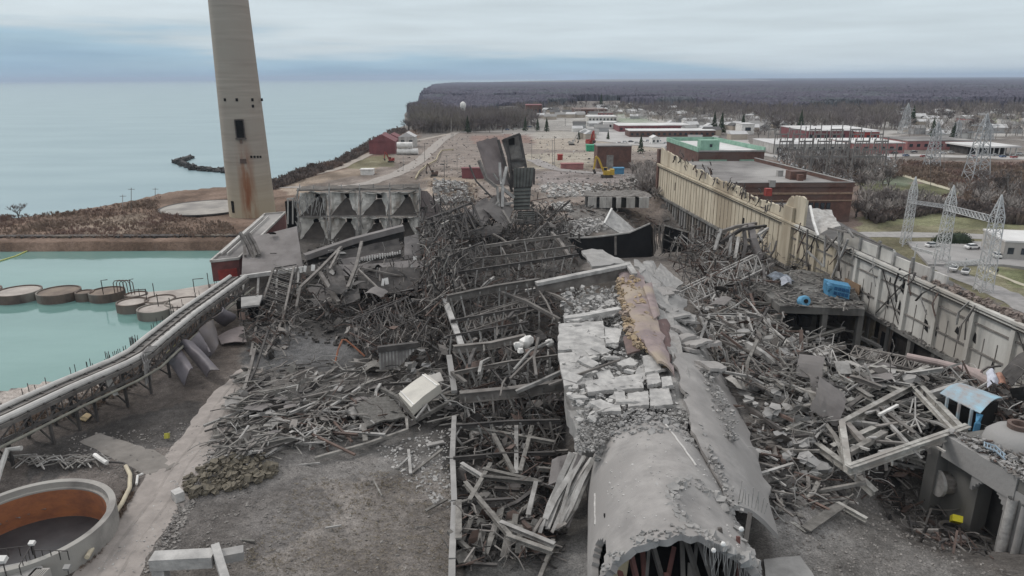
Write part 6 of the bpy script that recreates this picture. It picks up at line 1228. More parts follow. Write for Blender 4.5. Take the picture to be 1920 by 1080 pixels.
field([(1480,880),(1540,860),(1560,920),(1500,960)],40,4,(0,1),(1,3),(.1,.3),[timber,steel],None,60,.2,'under the tilted sheets at right')
# far yard heaps
chunks('far_heap',700,poly_g([(812,340),(870,345),(885,372),(835,385),(815,370)],(0,1.6)),(.3,1.0),conc_l,'pale curly scrap heap in the far yard left of the tower','rubble','stuff')
chunks('far_heap',160,poly_g([(1035,385),(1065,384),(1072,398),(1032,398)],(0,1.4)),(.3,.9),conc_l,'small pale rubble heap on the dark far yard','rubble','stuff')
chunks('far_heap',350,poly_g([(1010,430),(1120,412),(1140,430),(1090,445),(1015,445)],(0,1.6)),(.3,1.0),conc_l,'pale rubble heap behind the black sheet wall','rubble','stuff')
chunks('far_heap',500,poly_g([(1010,345),(1130,345),(1120,368),(1020,372)],(0,.6)),(.2,.8),conc_l,'pale rubble spread across the far yard','rubble','stuff')
chunks('far_heap',420,poly_g([(1180,340),(1235,340),(1240,368),(1110,372),(1105,355)],(0,2.2)),(.3,.9),rubblem,'grey rubble bank in front of the yellow excavator','rubble','stuff')
field([(1060,385),(1230,380),(1240,440),(1180,440)],140,8,(0,2),(1,5),(.12,.3),SM,None,60,.3,'on the dark far yard before the cream wall')
field([(815,345),(880,345),(890,380),(820,380)],120,0,(0,2),(1,5),(.15,.3),[steel_l,rust],None,60,.4,'on the far scrap heap')
field([(1230,380),(1345,440),(1400,500),(1330,500),(1235,440)],110,8,(0,3),(1,6),(.15,.35),SM,None,60,.6,'at the foot of the cream wall')
for m_,n_ in ((rubblem,500),(conc_l,260),(coal,420),(scrubd,300)):
    chunks('yard_clutter',n_,poly_g([(780,255),(1000,250),(1240,285),(1235,345),(1020,440),(880,400),(790,345),(740,320)],(0,.3)),(.18,.75),m_,'scattered '+m_.name.replace('_',' ')+' clutter over the far yard','rubble','stuff',None,.6)
# ruined low wall with openings
rw=thing('ruined_low_building','ruined low building of white wall pieces with dark openings in the far yard','building',tuple(G(1160,388)))
for i,(a,b) in enumerate(((1102,1118),(1124,1147),(1155,1164),(1174,1190),(1198,1216))):
    A=P(a,389,0);B3=P(b,389,0); mb=MB(); mb.box(((A.x+B3.x)/2,A.y,2.0),(B3.x-A.x,.8,4.4)); mb.build('wall_piece',whited,rw)
A=P(1100,389,0);B3=P(1218,389,0); mb=MB(); mb.box(((A.x+B3.x)/2,A.y+4,1.5),(B3.x-A.x,6,3.6)); mb.build('dark_interior',coal,rw)
mb=MB(); mb.panel([Vector((A.x-1,A.y+.2,4.5)),Vector((B3.x+1,A.y+.2,4.5)),Vector((B3.x,A.y+13,4.6)),Vector((A.x+1,A.y+13,4.6))],.5,12,6,0,.8,4,.04); mb.build('collapsed_roof',rubblem,rw)
# ================= TOWN
def bld(label,l,r,py,h,dep,wm,rm,win=0,name='building',rz=0,gable=False,cat='building',door=None,overhang=.5,z0=0):
    A=P(l,py);B3=P(r,py); w=B3.x-A.x; t_=thing(name,label,cat,((A.x+B3.x)/2,A.y,0)); t_.rotation_euler=(0,0,rz)
    def bb(nm,c,s,m): 
        mb=MB(); mb.box(Vector(c)+Vector(t_.location),s); return mb.build(nm,m,t_)
    bb('wall',(0,dep/2,h/2-.5),(w,dep,h+1),wm)
    if gable:
        c=Vector(t_.location); mb=MB(); x=w/2+.3; y0=-.4; y1=dep+.4; rh=min(w,dep)*.28
        if w>dep: mb.add([c+Vector(v) for v in ((-x,y0,h),(x,y0,h),(x,y1,h),(-x,y1,h),(-x,dep/2,h+rh),(x,dep/2,h+rh))],[(0,1,5,4),(2,3,4,5),(1,2,5),(3,0,4),(0,3,2,1)])
        else: mb.add([c+Vector(v) for v in ((-x,y0,h),(x,y0,h),(x,y1,h),(-x,y1,h),(0,y0,h+rh),(0,y1,h+rh))],[(0,4,5,3),(1,2,5,4),(0,1,4),(2,3,5),(0,3,2,1)])
        mb.build('roof',rm,t_)
    else:
        bb('roof',(0,dep/2,h+.25),(w+overhang,dep+overhang,.5),rm)
    for k_ in range(win):
        bb('window',(-w/2+w*(k_+.5)/win,-.03,h*.52),(w/win*.45,.2,h*.35),glassm)
    if door is not None: bb('door',(door*w-w/2,-.05,h*.3),(min(w*.2,8),.3,h*.62),steel_l)
    return t_
bt=bld('brown brick block building with a grey roller door beyond the far yard',1119,1183,316,12.5,16,brickm,roofm,0,'brick_block_building',0,False,'building',.38); 
bld('red corrugated shed beside the white tanks on the shore',693,741,289,8.5,22,maroon,maroon,0,'metal_shed',.05,True)
bld('second low red shed directly behind the front shed on the shore',722,748,276,7,20,maroon,maroon,0,'metal_shed',.05,True)
bld('white and orange shed behind the white tanks',748,778,277,8,14,whited,roofw,2,'metal_shed',0,True)
bld('white box container at the left of the dirt track',676,699,328,2.6,5,white,white,0,'container',0,False,'container')
bld('long pale red low container in the far yard',1052,1094,317,2.6,5,pink,pink,0,'container',0,False,'container')
bld('small bright red box container in the far yard',1046,1055,301,3.2,5,redb,redb,0,'container',0,False,'container')
bld('dark red retaining wall behind the tower wreck',866,912,335,5,4,maroon,maroon,0,'low_wall',0,False,'wall')
bld('blue skip behind the yellow excavator',1151,1170,327,3,4,blue,blue,0,'skip',0,False,'skip')
bld('green covered skip in front of the far machines',1100,1119,284,4,7,green,green,0,'skip',0,False,'skip')
bld('maroon long store building behind the substation',1512,1650,266,8.5,60,maroon,roofw,9,'store_building')
bld('bright red store front at the right end of the maroon store',1606,1648,267,8,20,redb,roofw,3,'store_building')
bld('pink walled strip building in front of the maroon store',1598,1697,289,7,40,pink,roofw,6,'store_building')
bld('long white roofed low building left of the pink strip building',1452,1600,288,6,45,whited,roofw,10,'store_building')
bld('pale roofed red strip shops right of the pink strip building',1700,1830,281,6,35,pink,roofm,9,'store_building')
cnp=thing('canopy_building','white flat canopy building with dark open front on the main street','building',tuple(P(1868,291)))
A=P(1826,292);B3=P(1914,292); mb=MB(); mb.box(((A.x+B3.x)/2,A.y+16,5.6),(B3.x-A.x,34,1.0)); mb.build('roof',roofw,cnp)
for k_ in range(8): mb=MB(); mb.box((A.x+2+(B3.x-A.x-4)*k_/7,A.y+1,2.5),(.6,.6,5.2)); mb.build('column',white,cnp)
mb=MB(); mb.box(((A.x+B3.x)/2,A.y+20,2.5),(B3.x-A.x-4,20,5)); mb.build('back_wall',steel_d,cnp)
bld('white cube building at the end of the avenue',1390,1414,252,9,18,white,roofw,1,'building')
bld('long red brown strip mall with white canopy, upper one',1160,1300,248,6,38,maroon,roofw,14,'strip_mall')
bld('lower white roofed strip mall with red front',1180,1344,258,5.5,25,brickm,roofw,16,'strip_mall')
bld('small white house at the corner of the lower strip mall',1222,1237,271,5,12,white,roofw,2,'house',0,True)
bld('red brick hall among the bare trees',986,1016,221,16,40,brickm,maroon,4,'brick_hall')
bld('low brown roofed school building at the grass field',1078,1138,215,7,60,brickm,mat('brown_roof',(.2,.15,.13),(.14,.1,.09)),8,'school_building')
bld('flat brown annex right of the low school building',1108,1150,219,5,30,pink,roofm,6,'school_building')
bld('pale long building below the school',1103,1157,229,6,35,palew,roofw,8,'building')
bld('dark roofed long building by the pine trees',935,972,213,9,40,palew,steel_d,4,'building')
bld('white office with two openings left of the strip mall',1132,1157,243,7,18,white,roofw,3,'building')
bld('white workshop by the car park at the right edge',1885,1975,490,5.2,16,whited,roofw,4,'workshop',-.25)
bld('small dark red kiosk by the trees at the right edge of town',1812,1832,236,7,20,pink,roofm,2,'building')
# water tower
wt=thing('water_tower','white water tower on legs rising from the bare trees','water tower',tuple(P(869,232)))
c=P(869,232); mb=MB(); s_=c.y/F; zt=V(869,190,c.y).z; mb.lathe((c.x,c.y,0),[(0,zt),(3.2*s_,zt-1.6*s_),(5.2*s_,zt-4*s_),(5.4*s_,zt-9*s_),(4*s_,zt-12*s_),(0,zt-13.5*s_)],16); mb.build('tank',white,wt,True)
for a in range(4): x=4.6*s_*math.cos(a*1.57+.6); yv=4.6*s_*math.sin(a*1.57+.6); mem('leg',[Vector((c.x+x,c.y+yv,0)),Vector((c.x+x*.85,c.y+yv*.85,zt-10*s_))],B_(1.1*s_,1.1*s_),white,parent=wt)
mem('riser',[Vector((c.x,c.y,0)),Vector((c.x,c.y,zt-12*s_))],B_(1.3*s_,1.3*s_),white,parent=wt)
# tanks
for i,(a,b,l_,rr) in enumerate(((759,272,'upper white horizontal tank beside the red shed',26),(757,284,'lower white horizontal tank beside the red shed',22),(776,284,'short white tank at the right end of the tank group',14))):
    c=V(a,b,P(757,289).y-3); t_=thing('storage_tank',l_,'tank',(c.x,c.y,0)); s_=c.y/F*1.0; L_=rr/2*s_*1.1; r_=5.6*s_ 
    mb=MB(); mb.sweep([c+Vector((-L_,0,0)),c+Vector((-L_*.9,0,0)),c+Vector((L_*.9,0,0)),c+Vector((L_,0,0))],O_(r_,14)); mb.build('shell',white,t_,True)
    for q in (-.6,.6): mem('saddle',[Vector((c.x+q*L_,c.y,c.z-r_*.8)),Vector((c.x+q*L_,c.y,0))],B_(.7,1.5),steel_l,parent=t_)
mb=MB(); c=G(1199,349); mb.sweep([c+Vector((-2,0,1.6)),c+Vector((0,.5,2.2)),c+Vector((2.6,1,1.2))],O_(1.5,10)); tag(mb.build('white_tank_end',white,None,True),'white rounded tank lying on the rubble by the cream wall','tank')
# excavators
def excavator(c,col,label,s=1.0,rz=0,boom=1):
    t_=thing('excavator',label,'excavator',tuple(c)); c=Vector(c)
    for sy in (-1,1): mb=MB(); mb.sweep([c+Vector((-2.2*s,sy*1.2*s,.5*s)),c+Vector((2.2*s,sy*1.2*s,.5*s))],[(-.3*s,-.5*s),(.3*s,-.5*s),(.3*s,.5*s),(-.3*s,.5*s)]); mb.build('track',steel_d,t_)
    mb=MB(); mb.box(c+Vector((.6*s,0,1.9*s)),(4.2*s,2.6*s,1.5*s)); mb.box(c+Vector((1.9*s,0,2.9*s)),(1.6*s,2.4*s,.8*s)); mb.build('body',col,t_)
    mb=MB(); mb.box(c+Vector((-.9*s,-.8*s,3.3*s)),(1.5*s,1.0*s,1.6*s)); cbn=mb.build('cab',col,t_); mb=MB(); mb.box(c+Vector((-.9*s,-.84*s,3.45*s)),(1.2*s,1.05*s,1.0*s)); mb.build('cab_window',glassm,cbn)
    q=[c+Vector(v)*s for v in ((-1.4,.4,2.4),(-3.4,.4,7.2),(-4.4,.4,8.2))]; mem('boom',q,B_(.8*s,.7*s),col,parent=t_); mem('arm',[q[2],c+Vector((-5.2,.4,3.2))*s],B_(.6*s,.5*s),col,parent=t_); mem('bucket',[c+Vector((-5.3,.4,3.2))*s,c+Vector((-4.6,.4,1.6))*s],B_(1.5*s,.9*s),steel_d,parent=t_)
    t_.rotation_euler=(0,0,rz); return t_
excavator(G(1138,333),yellowm,'yellow excavator with raised boom in front of the brick block building',1.35)
excavator(G(1106,273),redb,'red demolition machine among scrap in the far yard',1.4,2)
excavator(G(814,330),rust,'small dark machine on the bare mound in the far yard',.8)
excavator(G(733,304),redb,'small red machine beside the white tanks',.8,.5)
excavator(G(1072,272),whited,'pale machine left of the red demolition machine',1.0,3)
# fences/pipeline yellow line
mb=MB(); pp=[G(a,b,.9) for a,b in ((779,335),(786,322),(800,310),(818,300),(822,290),(828,282),(850,280))]; mb.sweep(pp,B_(.5,.9)); tag(mb.build('site_barrier',mat('tan_barrier',(.42,.37,.26),(.33,.28,.2))),'long tan barrier line bending along the dirt track','barrier')
# poles
pole_px=[(833,365,300),(756,322,288),(796,305,268),(838,322,290),(857,322,290),(849,265,250),(889,250,232),(846,262,222),(997,300,262),(1036,312,262),(1040,310,255),(230,393,365),(246,397,352),(291,375,352),(1622,360,280),(1652,330,255),(1660,320,260),(1692,310,262),(1745,350,295),(1770,330,270),(1665,350,300),(1890,372,330),(1915,372,320),(1060,236,222),(1155,206,188),(1224,222,196),(1240,222,196),(1336,232,207),(1361,246,215),(1390,232,205),(1464,268,232),(1820,236,214)]
for i,(a,b,t_) in enumerate(pole_px):
    c=G(a,b); top_=V(a,t_,c.y); r=thing('utility_pole',['thin wooden utility pole','slim grey utility pole'][i%2]+' standing '+('on the shore spit left of the chimney' if a<400 else 'in the far yard' if a<1050 and b>250 else 'in the scrub beyond the hall' if b>300 else 'along the streets of the town'),'utility pole',tuple(c),'utility poles'); r['group']='utility poles '+r['label'].split('standing ')[1]+(' of wood' if i%2==0 else ' grey')
    w_=max(.25,c.y/F*.75); mem('shaft',[c,top_],O_(w_/2,6),timber if i%2==0 else steel_l,parent=r); mb=MB(); mb.bar(top_+Vector((-1.3,0,-.6)),top_+Vector((1.3,0,-.6)),w_*.6); mb.build('crossarm',timber,r)
# lattice towers
def lattice(c,top_,bw,tw,m,label,w=.12,n=9,name='lattice_tower',arms=0,cat='lattice tower',group=None,waist=.78):
    t_=thing(name,label,cat,tuple(c),group); Ht=top_.z-c.z
    def ring(f):
        h=bw*(1-f)+tw*f if f<waist else (bw*(1-waist)+tw*waist)*(1-(f-waist)/(1-waist))+.05
        return [Vector((c.x+sx*h/2,c.y+sy*h/2,c.z+Ht*f)) for sx,sy in ((-1,-1),(1,-1),(1,1),(-1,1))]
    fs__=[k_/n*waist for k_ in range(n+1)]+[waist+(1-waist)*k_/3 for k_ in (1,2,3)]; rs=[ring(f) for f in fs__]
    for k_ in range(4): mem('leg',[r[k_] for r in rs],B_(w*1.4,w*1.4),m,parent=t_)
    mb=MB()
    for r0_,r1_ in zip(rs[:-1],rs[1:]):
        for k_ in range(4): j=(k_+1)%4; mb.bar(r0_[k_],r1_[j],w*.75); mb.bar(r0_[j],r1_[k_],w*.75); mb.bar(r0_[k_],r0_[j],w*.75)
    mb.build('bracing',m,t_)
    for a_ in range(arms):
        z=c.z+Ht*(.72+.1*a_); L_=bw*(.9-.12*a_); mb=MB(); mb.bar(Vector((c.x-L_,c.y,z)),Vector((c.x+L_,c.y,z)),w); mb.bar(Vector((c.x-L_,c.y,z)),Vector((c.x,c.y,z+Ht*.05)),w*.7); mb.bar(Vector((c.x+L_,c.y,z)),Vector((c.x,c.y,z+Ht*.05)),w*.7); mb.build('crossarm',m,t_)
    return t_
galv=mat('galvanised_steel',(.52,.53,.53),(.38,.385,.39),.5,.5,.05)
galvd=mat('far_galvanised_steel',(.40,.41,.42),(.3,.31,.32),.5,.5,0)
cA=P(1697,457);cB=P(1763,492);cC=P(1842,548)
tA=V(1712,331,cA.y);tB=V(1785,347,cB.y);tC=V(1873,365,cC.y)
lattice(cA,tA,2.2,1.5,galv,'white lattice tower, leftmost and smallest of the three behind the hall wall')
lattice(cB,tB,2.7,1.7,galv,'white lattice tower, middle one of the three behind the hall wall',.13)
lattice(cC,tC,2.9,1.8,galv,'white lattice tower, tallest and nearest of the three behind the hall wall',.13)
def lbeam(a,b,h,m,label,w=.13,n=12):
    t_=thing('lattice_beam',label,'lattice beam',tuple((a+b)/2)); 
    for o_ in (Vector((0,0,0)),Vector((0,0,-h)),Vector((0,h,0)),Vector((0,h,-h))): mem('chord',[a+o_,b+o_],B_(w*1.3,w*1.3),m,parent=t_)
    mb=MB()
    for k_ in range(n):
        p=a.lerp(b,k_/n);q=a.lerp(b,(k_+1)/n); v=Vector((0,0,-h)); y=Vector((0,h,0)); mb.bar(p,q+v,w); mb.bar(p+v,q,w); mb.bar(p+y,q+y+v,w); mb.bar(p,p+v,w); mb.bar(p,p+y,w*.8)
    mb.build('bracing',m,t_)
zB=V(1787,385,cB.y).z
lbeam(Vector((tB.x,cB.y,zB)),Vector((tC.x-1,cC.y,V(1855,404,cC.y).z)),1.5,galv,'lattice crossbeam spanning the middle and nearest white towers')
lbeam(Vector((tA.x,cA.y,V(1708,375,cA.y).z)),Vector((tB.x,cB.y,zB)),1.0,galvd,'thin lattice crossbeam from the smallest to the middle white tower',.09)
lbeam(P(1712,463,4),P(1752,474,4),.7,galv,'low white lattice beam at the foot of the smallest tower',.1,8)
lbeam(P(1775,494,4.5),P(1842,488,4.5),.9,galv,'low white lattice beam between the feet of the middle and nearest towers',.1,10)
for i,(a,b) in enumerate(((1714,486),(1752,498),(1776,512),(1806,516),(1840,510),(1692,462))): c=P(a,b); mem('bus_post',[c,c+Vector((0,0,4.6))],B_(.3,.3),galv,'white switchyard post standing between the white lattice towers','post',None,'white switchyard posts between the towers')
for i,(a,b,t_,bw,l_) in enumerate(((1695,250,193,8,'pale distant lattice pylon in line above the pink strip building'),(1746,313,228,6.5,'grey lattice pylon left of the two on the scrub land'),(1828,339,212,9,'large grey lattice pylon in the scrub right of the town shops'),(1792,262,224,6,'small distant pylon just right of the strip shops'),(1852,262,232,6,'faint distant pylon above the canopy building'))):
    c=P(a,b); lattice(c,V(a+4,t_,c.y),bw,2.0,galvd,l_,.24,6,'pylon',2,'pylon')
# substation gantries
k0=0
gm_=mat('gantry_steel',(.21,.20,.19),(.13,.125,.12),.5,.7,0)
for r_,(yb_,n_,x0,x1,ht) in enumerate(((335,5,1500,1640,13),(318,6,1490,1660,13),(302,6,1470,1650,14),(288,6,1460,1640,15),(276,5,1450,1600,15))):
    for k_ in range(n_):
        x=x0+(x1-x0)*k_/(n_-1)+U(-4,4); c=P(x,yb_); w=9
        t_=thing('substation_gantry','grey steel portal gantry in the substation yard beyond the brick annex','gantry',tuple(c),'steel portal gantries in the substation')
        for s_ in (-w/2,w/2): mb=MB(); mb.sweep([c+Vector((s_,0,0)),c+Vector((s_*.9,0,ht+U(-1,4)))],B_(.55,.55)); mb.build('post',gm_,t_)
        mb=MB(); mb.bar(c+Vector((-w/2,0,ht*.86)),c+Vector((w/2,0,ht*.86)),.5,.9); 
        for q in (-.3,0,.3): mb.bar(c+Vector((q*w,0,ht*.86)),c+Vector((q*w,0,ht*.6)),.35)
        mb.build('crossbeam',gm_,t_)
chunks('substation_gravel',700,poly_g([(1440,285),(1690,300),(1660,345),(1500,345)],(0,2.2)),(.3,1.0),galvd,'pale switchgear clutter on the substation ground','equipment','stuff')
# ================= TREES
def maketree(seed,h=11,name='bare_tree'):
    rs=random.Random(seed); tr=MB(); cr=MB()
    def br_(p,d,L_,r,lv):
        q=p+d*L_; m=(p+q)/2+Vector((rs.uniform(-1,1),rs.uniform(-1,1),0))*L_*.06
        (tr if lv<2 else cr).sweep([p,m,q],O_(max(r,.05),5 if lv<2 else 3),.6)
        if lv>=4: return
        n_={0:4,1:4,2:4,3:4}[lv]
        for k_ in range(n_):
            f=rs.uniform(.45,1) if k_ else 1; ax=Vector((rs.uniform(-1,1),rs.uniform(-1,1),rs.uniform(-.1,.5))).normalized(); nd=(d*rs.uniform(.5,.9)+ax*rs.uniform(.5,.9)).normalized()
            br_(p+d*L_*f,nd,L_*rs.uniform(.55,.8),r*.5,lv+1)
    br_(Vector((0,0,-.3)),Vector((rs.uniform(-.06,.06),rs.uniform(-.06,.06),1)).normalized(),h*.3,h*.022,0)
    return tr,cr
protos=[]
def rawobj(name,mb,m,parent):
    me=bpy.data.meshes.new(name); me.from_pydata(mb.v,[],mb.f); me.materials.append(m); o=bpy.data.objects.new(name,me); C.objects.link(o); o.parent=parent; return o
treespots=[]
def spot(poly,n,h,lab,grp,minsep=.0):
    f=poly_g(poly)
    for _ in range(n): c=f(); treespots.append((c,U(*h),lab,grp))
spot([(755,240),(860,232),(1000,238),(1060,240),(1000,248),(860,250),(770,252)],60,(11,18),'leafless grey brown tree in the belt at the edge of the far yard','bare trees at the edge of the far yard')
spot([(760,215),(800,205),(870,215),(860,235),(775,238)],45,(13,20),'leafless tree on the wooded shore point beyond the sheds','bare trees on the shore point')
spot([(880,205),(1100,195),(1300,205),(1400,225),(1300,232),(1100,212),(900,222)],60,(12,18),'leafless tree between the houses of the town','bare trees between the town houses')
spot([(1400,215),(1700,212),(1900,225),(1900,250),(1700,245),(1420,262)],70,(13,19),'leafless tree behind the store buildings','bare trees behind the store buildings')
spot([(1440,300),(1600,300),(1680,345),(1620,370),(1600,360)],34,(10,15),'leafless tree around the substation gantries','bare trees around the substation')
spot([(1600,375),(1700,370),(1760,400),(1600,420)],16,(7,11),'low leafless tree in the scrub right of the brick annex','low bare trees right of the brick annex')
spot([(1180,330),(1240,300),(1240,372),(1195,372)],14,(6,10),'thin leafless tree between the brick block and the cream wall','thin bare trees by the cream wall')
spot([(1820,330),(1990,330),(1990,420),(1800,395)],14,(9,14),'leafless tree on the scrub land at the right edge','bare trees at the right edge')
special=[((35,410),9.5,'lone spreading leafless tree at the left end of the spit'),((1885,370),17,'large leafless tree standing alone at the right edge scrub'),((780,250),19,'tallest leafless tree at the corner of the shore belt'),((1652,498),7,'small leafless tree just behind the hall wall')]
for p_,h,l_ in special: treespots.append((G(*p_),h,l_,None))
for k_ in range(6):
    r=thing('bare_tree','tree','tree',(0,0,0)); tr,cr=maketree(k_+11,10); rawobj('trunk',tr,bark,r); rawobj('crown',cr,twig,r); protos.append(r)
for i,(c,h,l_,g_) in enumerate(treespots):
    if i<6: o=protos[i]; o.location=c; o.scale=(h/10*1.15,h/10*1.15,h/10); o.rotation_euler=(0,0,U(0,6)); o['label']=l_; 
    else: o=copytree(protos[i%6],c,U(0,6.28),(h/10*U(1,1.3),h/10*U(1,1.3),h/10),l_)
    if g_: o['group']=g_
    elif 'group' in o.keys(): del o['group']
# conifers
def conifer(seed):
    rs=random.Random(seed); mb=MB()
    for k_ in range(230):
        f=rs.random()**.8; z=1+9*f; r=(1-f)*2.3+.15; a=rs.uniform(0,6.28); p=Vector((math.cos(a)*r*.25,math.sin(a)*r*.25,z+.4)); q=Vector((math.cos(a)*r*rs.uniform(.7,1.1),math.sin(a)*r*rs.uniform(.7,1.1),z-.5)); s=Vector((-math.sin(a),math.cos(a),0))*.45*(1.2-f)
        mb.add([p,q+s,q-s,q+Vector((0,0,-.3))],[(0,1,2),(1,3,2)])
    tr=MB(); tr.sweep([Vector((0,0,-.3)),Vector((0,0,9.4))],O_(.22,6),.2); return tr,mb
cps=[]
for k_ in range(2): r=thing('conifer_tree','c','tree',(0,0,0)); a,b=conifer(k_); rawobj('trunk',a,bark,r); rawobj('crown',b,fir,r); cps.append(r)
csp=[((1201,288),13,'dark conifer standing alone behind the brick block building'),((1127,200),24,'tall dark conifer rising above the town trees'),((877,250),17,'dark conifer in the belt below the water tower'),((1338,250),20,'left dark conifer of the pair by the avenue'),((1352,252),20,'right dark conifer of the pair by the avenue'),((1392,248),18,'dark conifer right of the avenue'),((1709,238),22,'dark leaning conifer above the pink strip building'),((1786,262),15,'slim dark conifer right of the strip shops'),((1747,258),17,'dark conifer behind the strip shops'),((1500,245),20,'dark conifer left of the maroon store'),((1025,247),14,'dark green pine nearest to the far machines'),((1008,246),13,'dark green pine left of the nearest pine'),((985,246),14,'bluish pine in the row behind the far yard'),((965,240),15,'pine in the middle of the belt behind the far yard'),((1085,262),8,'rounded dark conifer left of the strip mall'),((1110,266),8,'small dark conifer just above the red machine'),((1140,262),8,'small dark conifer left of the lower strip mall')]
for i,(p_,h,l_) in enumerate(csp):
    c=G(*p_)
    if i<2: o=cps[i]; o.location=c; o.scale=(h/10*.9,h/10*.9,h/10); o['label']=l_
    else: o=copytree(cps[i%2],c,U(0,6),(h/10*.95,h/10*.95,h/10),l_)
# shrubs near car park
for i,(a,b,w,h,l_) in enumerate(((1772,455,4.2,3.4,'rounded dark evergreen bush behind the middle white tower, left one'),(1796,455,4.6,3.6,'rounded dark evergreen bush behind the middle white tower, right one'))):
    c=G(a,b); mb=MB(); 
    for k_ in range(900):
        d=Vector((random.gauss(0,1),random.gauss(0,1),abs(random.gauss(0,1)))).normalized()*U(.8,1); p=c+Vector((d.x*w,d.y*w*.8,d.z*h)); u=Vector((U(-1,1),U(-1,1),U(-1,1)))*.3; v=Vector((U(-1,1),U(-1,1),U(-1,1)))*.3; mb.add([p,p+u,p+v],[(0,1,2)])
    mb.ball(c,1,12,1); mb.v[-84:]=[tuple(c+Vector(((x-c.x)*w*.86,(y-c.y)*w*.7,(z-c.z)*h*.86))) for x,y,z in mb.v[-84:]]
    tag(mb.build('evergreen_bush',fir),l_,'bush')
# scrub stuff
def scrub(name,poly,n,h,m,label,w=.9):
    f=poly_g(poly); mb=MB(); vs=[];fs_=[]
    for k_ in range(n):
        c=f(); hh=U(*h)*(.6+.8*noise.noise(Vector((c.x*.08,c.y*.08,2)))+.3); hh=max(.2,hh)
        for j in range(7):
            a=U(0,6.28); r=U(.1,.5)*hh*w; p=c+Vector((math.cos(a)*r,math.sin(a)*r,-.1)); q=p+Vector((math.cos(a)*r*.8+U(-.3,.3),math.sin(a)*r*.8,hh*U(.6,1.1))); s=Vector((-math.sin(a),math.cos(a),0))*hh*.13
            o=len(vs); vs+= [p-s*.4,p+s*.4,q+s,q-s]; fs_.append((o,o+1,o+2,o+3))
    mb.add(vs,fs_); tag(mb.build(name,m),label,None,None,'stuff')
scrub('spit_scrub',[(-200,450),(-200,412),(30,405),(130,398),(240,380),(300,372),(300,400),(430,420),(450,445)],4200,(.3,1.2),scrubm,'brown winter scrub covering the spit left of the chimney')
scrub('shore_scrub',[(505,345),(560,325),(640,298),(700,262),(745,240),(765,246),(700,280),(640,312),(560,340),(510,358)],2600,(1,2.8),scrubd,'dark leafless shrubs along the lake shore bluff')
scrub('field_scrub',[(1600,345),(1560,300),(1720,305),(1990,310),(2100,420),(1830,395),(1800,360),(1700,330)],8000,(.8,2.4),scrubm,'brown scrub covering the land beyond the substation')
scrub('hedge_scrub',[(1600,385),(1680,382),(1780,375),(1860,395),(2000,405),(2000,425),(1880,420),(1760,400),(1640,420)],3200,(1,3),scrubd,'dark hedge thicket behind the white towers')
scrub('bank_weeds',[(100,730),(300,640),(420,560),(440,560),(330,670),(180,770),(0,830)],1500,(.3,.9),scrubm,'dry weeds under the conveyor trestle')
scrub('tank_weeds',[(195,1000),(215,960),(235,920),(250,930),(190,1040),(150,1070)],300,(.2,.6),scrubm,'dry weeds between the tank and the haul road')
scrub('yard_mounds_scrub',[(800,345),(900,345),(890,375),(820,375)],300,(.4,1.2),scrubm,'dry weeds on the far yard mound')
scrub('dead_grass',[(560,900),(845,870),(845,1075),(440,1075)],1000,(.08,.28),mat('straw',(.30,.26,.20),(.2,.17,.13),.5),'thin dead grass on the near yard')
def woodland(poly,n,h,m,label,name='woodland'):
    f=poly_g(poly); vs=[];fs_=[]
    for k_ in range(n):
        c=f(); hh=U(*h); R_=hh*U(.3,.45)
        def q4(p,q,w):
            s=Vector((U(-1,1),U(-1,1),0)).normalized()*w; o=len(vs); vs.extend([p-s,p+s,q+s*.5,q-s*.5]); fs_.append((o,o+1,o+2,o+3))
        q4(c,c+Vector((0,0,hh*.5)),.3)
        for j in range(26):
            d=Vector((random.gauss(0,1),random.gauss(0,1),random.gauss(0,1))).normalized(); e_=c+Vector((d.x*R_,d.y*R_,hh*.64+d.z*hh*.36)); p=c.lerp(e_,.0)+Vector((0,0,hh*.4)); p=p.lerp(e_,U(.2,.6)); q4(p,e_,U(.12,.3))
    mb=MB(); mb.add(vs,fs_); tag(mb.build(name,m),label,None,None,'stuff')
wdm=mat('woodland_twigs',(.18,.158,.155),(.115,.10,.10),.05,.95,0,c3=(.16,.145,.125)); wdg=mat('grey_woodland_twigs',(.30,.275,.255),(.19,.172,.162),.05,.95,0)
woodland([(765,232),(800,210),(870,222),(1000,228),(1010,240),(900,246),(780,252)],1500,(12,20),wdm,'leafless woodland belt between the far yard and the town')
woodland([(768,215),(800,200),(830,205),(830,228),(775,235)],420,(12,20),wdm,'leafless woodland on the lake shore point')
woodland([(960,205),(1400,200),(1450,215),(1400,226),(1250,222),(1100,206),(960,216)],650,(10,17),wdm,'leafless woodland at the far edge of the town')
woodland([(1400,205),(1900,203),(2050,212),(2050,232),(1800,222),(1690,226),(1690,245),(1600,248),(1430,240)],1500,(10,18),wdm,'leafless woodland behind the store buildings')
woodland([(1000,215),(1360,222),(1480,240),(1300,240),(1160,222)],220,(8,13),wdg,'pale leafless garden trees among the town houses')
woodland([(1690,225),(1990,222),(1990,262),(1700,262)],200,(8,14),wdg,'pale leafless garden trees at the right side of the town')
woodland([(1440,292),(1620,295),(1690,330),(1630,365),(1600,350),(1490,318)],190,(5,9),wdg,'leafless thicket growing between the substation gantries')
woodland([(1600,372),(1700,370),(1790,395),(1620,412)],200,(3,7),wdg,'leafless thicket right of the brick annex')
woodland([(1185,325),(1235,320),(1238,372),(1200,372)],120,(4,8),wdg,'thin leafless saplings between the brick block and the cream wall')
woodland([(1780,360),(1990,350),(1990,415),(1830,400)],160,(3,7),wdg,'leafless thicket at the right edge scrub land')
